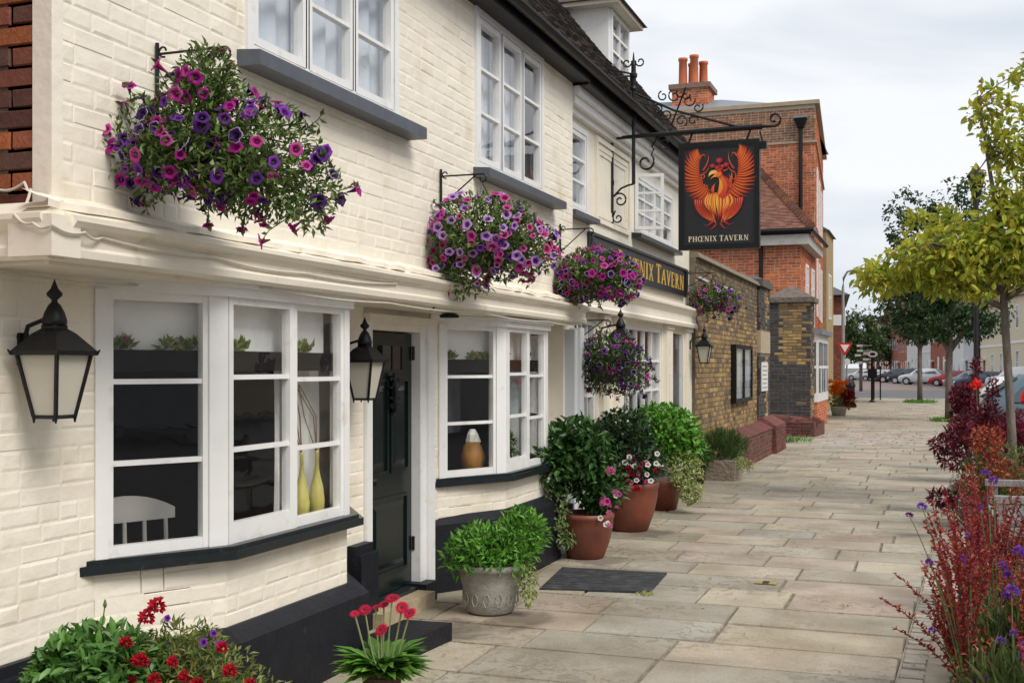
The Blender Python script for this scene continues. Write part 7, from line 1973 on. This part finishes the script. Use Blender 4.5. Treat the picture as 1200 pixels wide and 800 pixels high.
def car(name, label, loc, heading, kind, col, group='cars parked along the far side'):
    """nose towards local -X; built in local coordinates under a turned Empty"""
    K = CARS[kind]; L = K['L']
    e = empty(name, loc, label, 'van' if kind == 'van' else 'car', group, rz=heading)
    paint = pmat('car_paint_' + label[:18].replace(' ', '_'), col, .35, .04, 4, coat=.25)
    m = MB(); rings = []
    for x, zb, zs, w, zr in K['prof']:
        top = zr if zr else zs + .015
        wr = .62 if zr and zr > 1.3 else (w * .86 if not zr else .70)
        wr = min(wr, w * .9)
        half = [(w * .88, zb), (w, zb + .16), (w, zs - .12), (w * .965, zs), (wr + (w * .96 - wr) * .12, top - .07 if zr else zs + .008), (wr * .85, top)]
        pts = [(x - L / 2, -a, b) for a, b in half] + [(x - L / 2, a, b) for a, b in reversed(half)]
        rings.append([m.vert(p) for p in pts])
    n = len(rings[0])
    for a, b in zip(rings, rings[1:]):
        for j in range(n - 1): m.face((a[j], b[j], b[j + 1], a[j + 1]))
        m.face((a[n - 1], b[n - 1], b[0], a[0]))
    m.face(rings[0]); m.face(list(reversed(rings[-1])))
    m.build('body', paint, e, True, local=True)
    P_ = K['prof']; cab = [q for q in P_ if q[4] and q[4] > 1.3]
    x0, x1, x2 = cab[0][0] - L / 2, cab[1][0] - L / 2, cab[-1][0] - L / 2
    zs, zr, w = cab[1][2], min(cab[0][4], cab[-1][4]), cab[1][3]
    for s in (-1, 1):
        for a, b in ((x0 - .30, x1 - .04), (x1 + .04, x2 + (-.1 if kind != 'van' else -.3))):
            m = MB(); yb_, yt = s * (w * .965 + .004), s * (.66 + .02)
            xa = a + (.34 if a < x0 else 0)
            bb = b + (.40 if (kind == 'suv' and b > x1) else 0)
            q = [(a, yb_, zs + .03), (bb, yb_, zs + .03), (b + (.06 if bb > b else 0), yt, zr - .10), (xa, yt, zr - .10)]
            if s > 0: q.reverse()
            m.extrude(q, (0, -s * .02, 0)); m.build('side_window', M_CARGLASS, e, local=True)
    fx = [q for q in P_ if not q[4] and q[0] < 2][-1][0] - L / 2
    m = MB(); m.extrude([(fx + .06, -w * .8, zs + .05), (fx + .06, w * .8, zs + .05), (x0 - .02, .58, cab[0][4] - .06), (x0 - .02, -.58, cab[0][4] - .06)], (-.02, 0, .02)); m.build('windscreen', M_CARGLASS, e, local=True)
    rb = [q for q in P_ if q[4]][-1]
    m = MB(); m.extrude([(rb[0] - L / 2 + .10, w * .75, zs + .08), (rb[0] - L / 2 + .10, -w * .75, zs + .08), (x2 + .10, -.56, cab[-1][4] - .06), (x2 + .10, .56, cab[-1][4] - .06)], (.02, 0, .02)); m.build('rear_window', M_CARGLASS, e, local=True)
    r = .33 if kind == 'hatch' else .37
    for wx in (-L / 2 + .82, L / 2 - .80):
        for s in (-1, 1):
            m = MB(); m.tube([(wx, s * (w - .20), r), (wx, s * (w + .012), r)], r, 20); wl_ = m.build('wheel', M_TYRE, e, local=True)
            m = MB(); m.tube([(wx, s * (w + .010), r), (wx, s * (w + .020), r)], r * .62, 12); m.build('rim', M_RIM, wl_, local=True)
            m = MB(); arc = [(wx + (r + .055) * math.cos(k * math.pi / 12), s * (w + .002), r + (r + .055) * math.sin(k * math.pi / 12)) for k in range(13)]
            m.tube(arc, .022, 4); m.build('wheel_arch', M_TYRE, e, local=True)
    for s in (-1, 1):
        m = MB(); m.box((-L / 2 - .005, s * .80 - .16, .58), (-L / 2 + .12, s * .80 + .08 * (1 if s < 0 else 1), .74)); m.build('headlight', M_LAMP, e, local=True)
        m = MB(); m.box((L / 2 - .14, s * .74 - .10, .70), (L / 2 - .01, s * .74 + .10, .92)); m.build('tail_light', M_TAIL, e, local=True)
        m = MB(); m.box((x0 - .1, s * (w + .0), zs + .02), (x0 + .08, s * (w + .18), zs + .16)); m.build('mirror', paint, e, local=True)
    m = MB(); m.box((-L / 2 - .015, -.27, .42), (-L / 2 + .02, .27, .53)); m.build('number_plate', M_WHITE, e, local=True)
    return e
# nose-in bay beside the planting
car('parked_car', 'blue grey car parked tail to the bed behind the burgundy shrubs', (3.05, 24.2, -.10), math.pi, 'suv', (.09, .145, .18), 'cars parked by the planting bed')
car('parked_car', 'white car parked between the tree trunks on the right', (3.7, 47.5, -.13), math.pi, 'hatch', (.72, .74, .75), 'cars parked by the planting bed')
def on_ray(px, Z):
    t = (px - 600) / 1350; sa, ca = math.sin(R(19.95)), math.cos(R(19.95))
    return (Z * (-sa + t * ca), Z * (ca + t * sa))
# echelon row across the road, one behind another (world positions worked out from the street plan)
row = [((-10.75, 171.0), 'hatch', (.74, .75, .76), 'white hatchback at the far left end of the parked row'), ((-8.3, 160.5), 'hatch', (.55, .57, .60), 'silver car second from the far left of the parked row'),
       ((-6.6, 152.0), 'hatch', (.70, .70, .71), 'pale grey car low behind the oval sign'), ((-5.3, 143.0), 'suv', (.045, .048, .055), 'black off-roader left of the far tree trunk'),
       ((-3.7, 134.0), 'suv', (.03, .035, .05), 'dark car just left of the far tree trunk'), ((-2.4, 127.0), 'suv', (.60, .62, .64), 'silver estate behind the dark car and walking person'),
       ((.35, 118.0), 'hatch', (.40, .02, .035), 'red car right of the far tree trunk'), ((1.6, 108.0), 'hatch', (.28, .30, .33), 'grey car right of the red car'), ((2.35, 100.0), 'hatch', (.035, .05, .10), 'dark blue car left of the nearer tree trunk'),
       ((4.9, 96.0), 'van', (.74, .75, .75), 'white van behind the nearer tree trunk')]
for (x, y), kind, col, lab in row:
    car('parked_car' if kind != 'van' else 'parked_van', lab, (x + 1.6, y, -.13), R(-12), kind, col)

# ------------------------------------------------------------------ walking person far down the street
def person(label, loc, top, legs, skin):
    e = empty('person', loc, label, 'person')
    me = bpy.data.meshes.new('body'); x, y, z = 0, 0, 0
    V = [(0, 0, .95), (0, 0, 1.18), (0, 0, 1.40), (0, 0, 1.52), (0, -.02, 1.64), (.10, 0, .90), (.13, -.10, .50), (.12, -.02, .08), (.12, -.14, .05), (-.10, 0, .90), (-.12, .14, .50), (-.12, .26, .12), (-.12, .18, .05), (.20, 0, 1.40), (.25, .06, 1.12), (.24, -.08, .90), (-.20, 0, 1.40), (-.25, -.06, 1.12), (-.24, -.18, .92)]
    E_ = [(0, 1), (1, 2), (2, 3), (3, 4), (0, 5), (5, 6), (6, 7), (7, 8), (0, 9), (9, 10), (10, 11), (11, 12), (2, 13), (13, 14), (14, 15), (2, 16), (16, 17), (17, 18)]
    me.from_pydata(V, E_, [])
    o = link('body', me, e)
    sk = o.modifiers.new('skin', 'SKIN'); rad = [.15, .15, .16, .06, .105, .10, .075, .05, .04, .10, .075, .05, .04, .07, .05, .04, .07, .05, .04]
    for k, r_ in enumerate(rad): me.skin_vertices[0].data[k].radius = (r_, r_ * .85)
    me.skin_vertices[0].data[0].use_root = True
    sb = o.modifiers.new('sub', 'SUBSURF'); sb.levels = 1; sb.render_levels = 1
    me.materials.append(pmat('blue_clothing', top, .9, .1, 6))
    m = MB(); m.lathe([(.02, 1.50), (.08, 1.53), (.10, 1.60), (.095, 1.68), (.05, 1.74), (.01, 1.755)], (0, -.02, 0), 12); hd = m.build('head', pmat('skin', skin, .6, .05, 5), e, True, local=True)
    m = MB(); m.lathe([(.104, 1.63), (.108, 1.69), (.07, 1.755), (.01, 1.775)], (0, .0, 0), 12); m.build('hair', pmat('brown_hair', (.05, .03, .02), .8, .2, 20), e, True, local=True)
    for sx, yy in ((.12, -.10), (-.12, .22)):
        m = MB(); m.box((sx - .05, yy - .10, 0 if yy < 0 else .03), (sx + .05, yy + .12, .08 if yy < 0 else .11)); m.build('shoe', M_SIGNBLACK if 'white_shoe' not in bpy.data.materials else bpy.data.materials['white_shoe'], e, local=True)
    return e
pmat('white_shoe', (.6, .6, .6), .7, .05, 5)
px_, py_ = on_ray(1069, 128)
person('person in blue clothes walking past the parked cars', (px_, py_, -.13), (.06, .10, .26), (.05, .08, .2), (.5, .32, .24))

# ------------------------------------------------------------------ terrace across the road
TA = Vector((9.6, 88.0, 0)); TD = Vector((-14.2, 85, 0)).normalized(); TN = Vector((-TD.y, TD.x, 0))   # facing the road
def terrace_house(name, label, s0, w, h, wallm, roofm, cols, floors, wm=None, band=None, rise=2.4, chim=True, jut=0.0, door=True, seed=1):
    random.seed(seed)
    o = TA + TD * s0 + TN * jut
    e = empty(name, o, label, 'building', 'terraced houses across the road')
    fh = h / floors; ww = min(1.05, w / cols * .42); wh = fh * .52
    holes = []; wins = []
    for f in range(floors):
        for k in range(cols):
            a = w * (k + .5) / cols - ww / 2; z = f * fh + fh * .30
            if f == 0 and door and k == cols - 1: continue
            holes.append((a, a + ww, z, z + wh)); wins.append((a, z))
    if door:
        a = w * (cols - .5) / cols - .5; holes.append((a, a + 1.0, 0, 2.3))
    m = wall_mb(o, TD, TN, w - .02, h, holes, .25); m.obox(o, TD, TN, 0, w - .02, -7, -.8, 0, h); m.build('wall', wallm, e)
    for a, z in wins:
        wf = window('window', e, o + TD * a + Vector((0, 0, z)), TD, TN, ww, wh, 2, 2, .08, .05, .10, .0, wm or M_WHITE, FARGLASS)
    if door:
        a = w * (cols - .5) / cols - .5
        m = MB(); m.obox(o, TD, TN, a, a + 1, -.18, -.12, 0, 2.3); m.build('door', pmat('front_door_%d' % seed, random.choice([(.02, .03, .06), (.10, .01, .01), (.01, .03, .02), (.02, .02, .02)]), .4, .1, 5), e)
        m = MB(); m.obox(o, TD, TN, a - .2, a + 1.2, 0, .35, 2.35, 2.5); m.build('door_hood', M_WHITE, e)
    m = MB()
    q = lambda a, b, z: tuple(o + TD * a + TN * b + Vector((0, 0, z)))
    m.hexa([q(-.0, .3, h), q(w - .02, .3, h), q(w - .02, -7.2, h), q(0, -7.2, h), q(0, -3.2, h + rise), q(w - .02, -3.2, h + rise), q(w - .02, -3.6, h + rise), q(0, -3.6, h + rise)])
    m.build('roof', roofm, e)
    if band:
        m = MB(); m.obox(o, TD, TN, 0, w - .02, .001, .06, fh - .08, fh + .10); m.build('string_course', M_WHITE, e)
    if chim:
        m = MB(); m.obox(o, TD, TN, w - 1.3, w - .3, -4.2, -2.8, h + .6, h + rise + 1.3); c = m.build('chimney', pmat('chimney_brick_%d' % seed, (.25, .09, .055), .9, .2, 8), e)
        for k in range(2):
            m = MB(); p = o + TD * (w - 1.05 + .5 * k) + TN * -3.5; m.lathe([(.13, 0), (.11, .6), (.13, .65), (.1, .65)], (p.x, p.y, h + rise + 1.3), 8); m.build('chimney_pot', bpy.data.materials['orange_clay'], c)
    return e
M_TCREAM = pmat('cream_stucco', (.62, .55, .40), .8, .08, 3); M_TWHITE = pmat('white_stucco', (.66, .66, .63), .8, .06, 3); M_TGREY = pmat('pale_grey_stucco', (.50, .51, .52), .8, .06, 3)
M_TRED = pmat('terrace_red_brick', (.30, .09, .055), .9, .25, 3, .3, 20); M_TORG = pmat('terrace_orange_brick', (.36, .13, .075), .9, .2, 3, .3, 20)
M_RTILE = pmat('terrace_tile_roof', (.17, .085, .055), .9, .25, 2); M_RSLATE = pmat('terrace_slate_roof', (.12, .125, .135), .8, .2, 2)
s = -2
for k, (nm, lab, w, h, wmat, rmat, cols, fl, kw) in enumerate((
        ('cream_house', 'cream stucco house mostly beyond the right edge', 12, 7.2, M_TCREAM, M_RTILE, 3, 2, dict(band=1)),
        ('cream_house', 'cream stucco house with tall dark sash windows at the right edge', 11, 7.6, M_TCREAM, M_RTILE, 4, 2, dict(band=1)),
        ('cream_house', 'cream stucco house next to the jettied grey house', 10, 7.2, M_TCREAM, M_RTILE, 3, 2, dict(band=1)),
        ('grey_house', 'pale grey house with overhanging upper floor beside the cream houses', 6, 6.2, M_TGREY, M_RTILE, 2, 2, dict(jut=.35)),
        ('white_house', 'low white rendered house with small dark windows right of the nearer tree trunk', 11, 5.4, M_TWHITE, M_RTILE, 4, 2, dict()),
        ('red_brick_terrace', 'red brick house with white window frames between white houses', 10, 7.0, M_TRED, M_RSLATE, 3, 2, dict()),
        ('white_house', 'white house with tall windows right of the far tree trunk', 9, 7.0, M_TWHITE, M_RSLATE, 3, 2, dict(band=1)),
        ('white_house', 'white house with a hooded doorway left of the far tree trunk', 9, 6.8, M_TWHITE, M_RSLATE, 3, 2, dict()),
        ('red_brick_terrace', 'red brick house adjoining the white hooded doorway', 8, 8.6, M_TORG, M_RTILE, 4, 3, dict()),
        ('orange_brick_terrace', 'tall orange brick terrace near the far end', 9, 9.6, M_TORG, M_RTILE, 4, 3, dict()),
        ('orange_brick_terrace', 'orange brick terrace partly behind the young green tree', 14, 9.0, M_TORG, M_RTILE, 5, 3, dict()),
        ('red_brick_terrace', 'farthest red brick house beyond the parked row', 14, 8.0, M_TRED, M_RSLATE, 4, 2, dict()))):
    terrace_house(nm, lab, s, w, h, wmat, rmat, cols, fl, seed=k + 400, **kw); s += w
# the same terrace runs on towards the viewer: out of the picture, but mirrored in the bay panes
s = -2
for k in range(8):
    w = (13, 11, 14, 12, 13, 11, 14, 13)[k]; s -= w
    h_ = terrace_house('terraced_house', 'terraced house beyond the right edge, seen only mirrored in the tavern windows', s, w, (7.2, 8.6, 6.8, 8.8, 7.4, 9.0, 7.0, 8.4)[k], (M_TRED, M_TWHITE, M_TORG, M_TCREAM, M_TRED, M_TWHITE, M_TGREY, M_TORG)[k], (M_RTILE, M_RSLATE)[k % 2], 3, 2, seed=450 + k)
    h_['group'] = 'terraced houses mirrored in the panes'
# opposite pavement in front of the terrace
m = MB(); a, b = TA + TD * -104, TA + TD * 122
m.hexa([tuple(p + Vector((0, 0, z))) for z in (-.15, -.02) for p in (a, a + TN * 2.2, b + TN * 2.2, b)])
o = m.build('far_pavement', M_KERB); o['kind'] = 'structure'
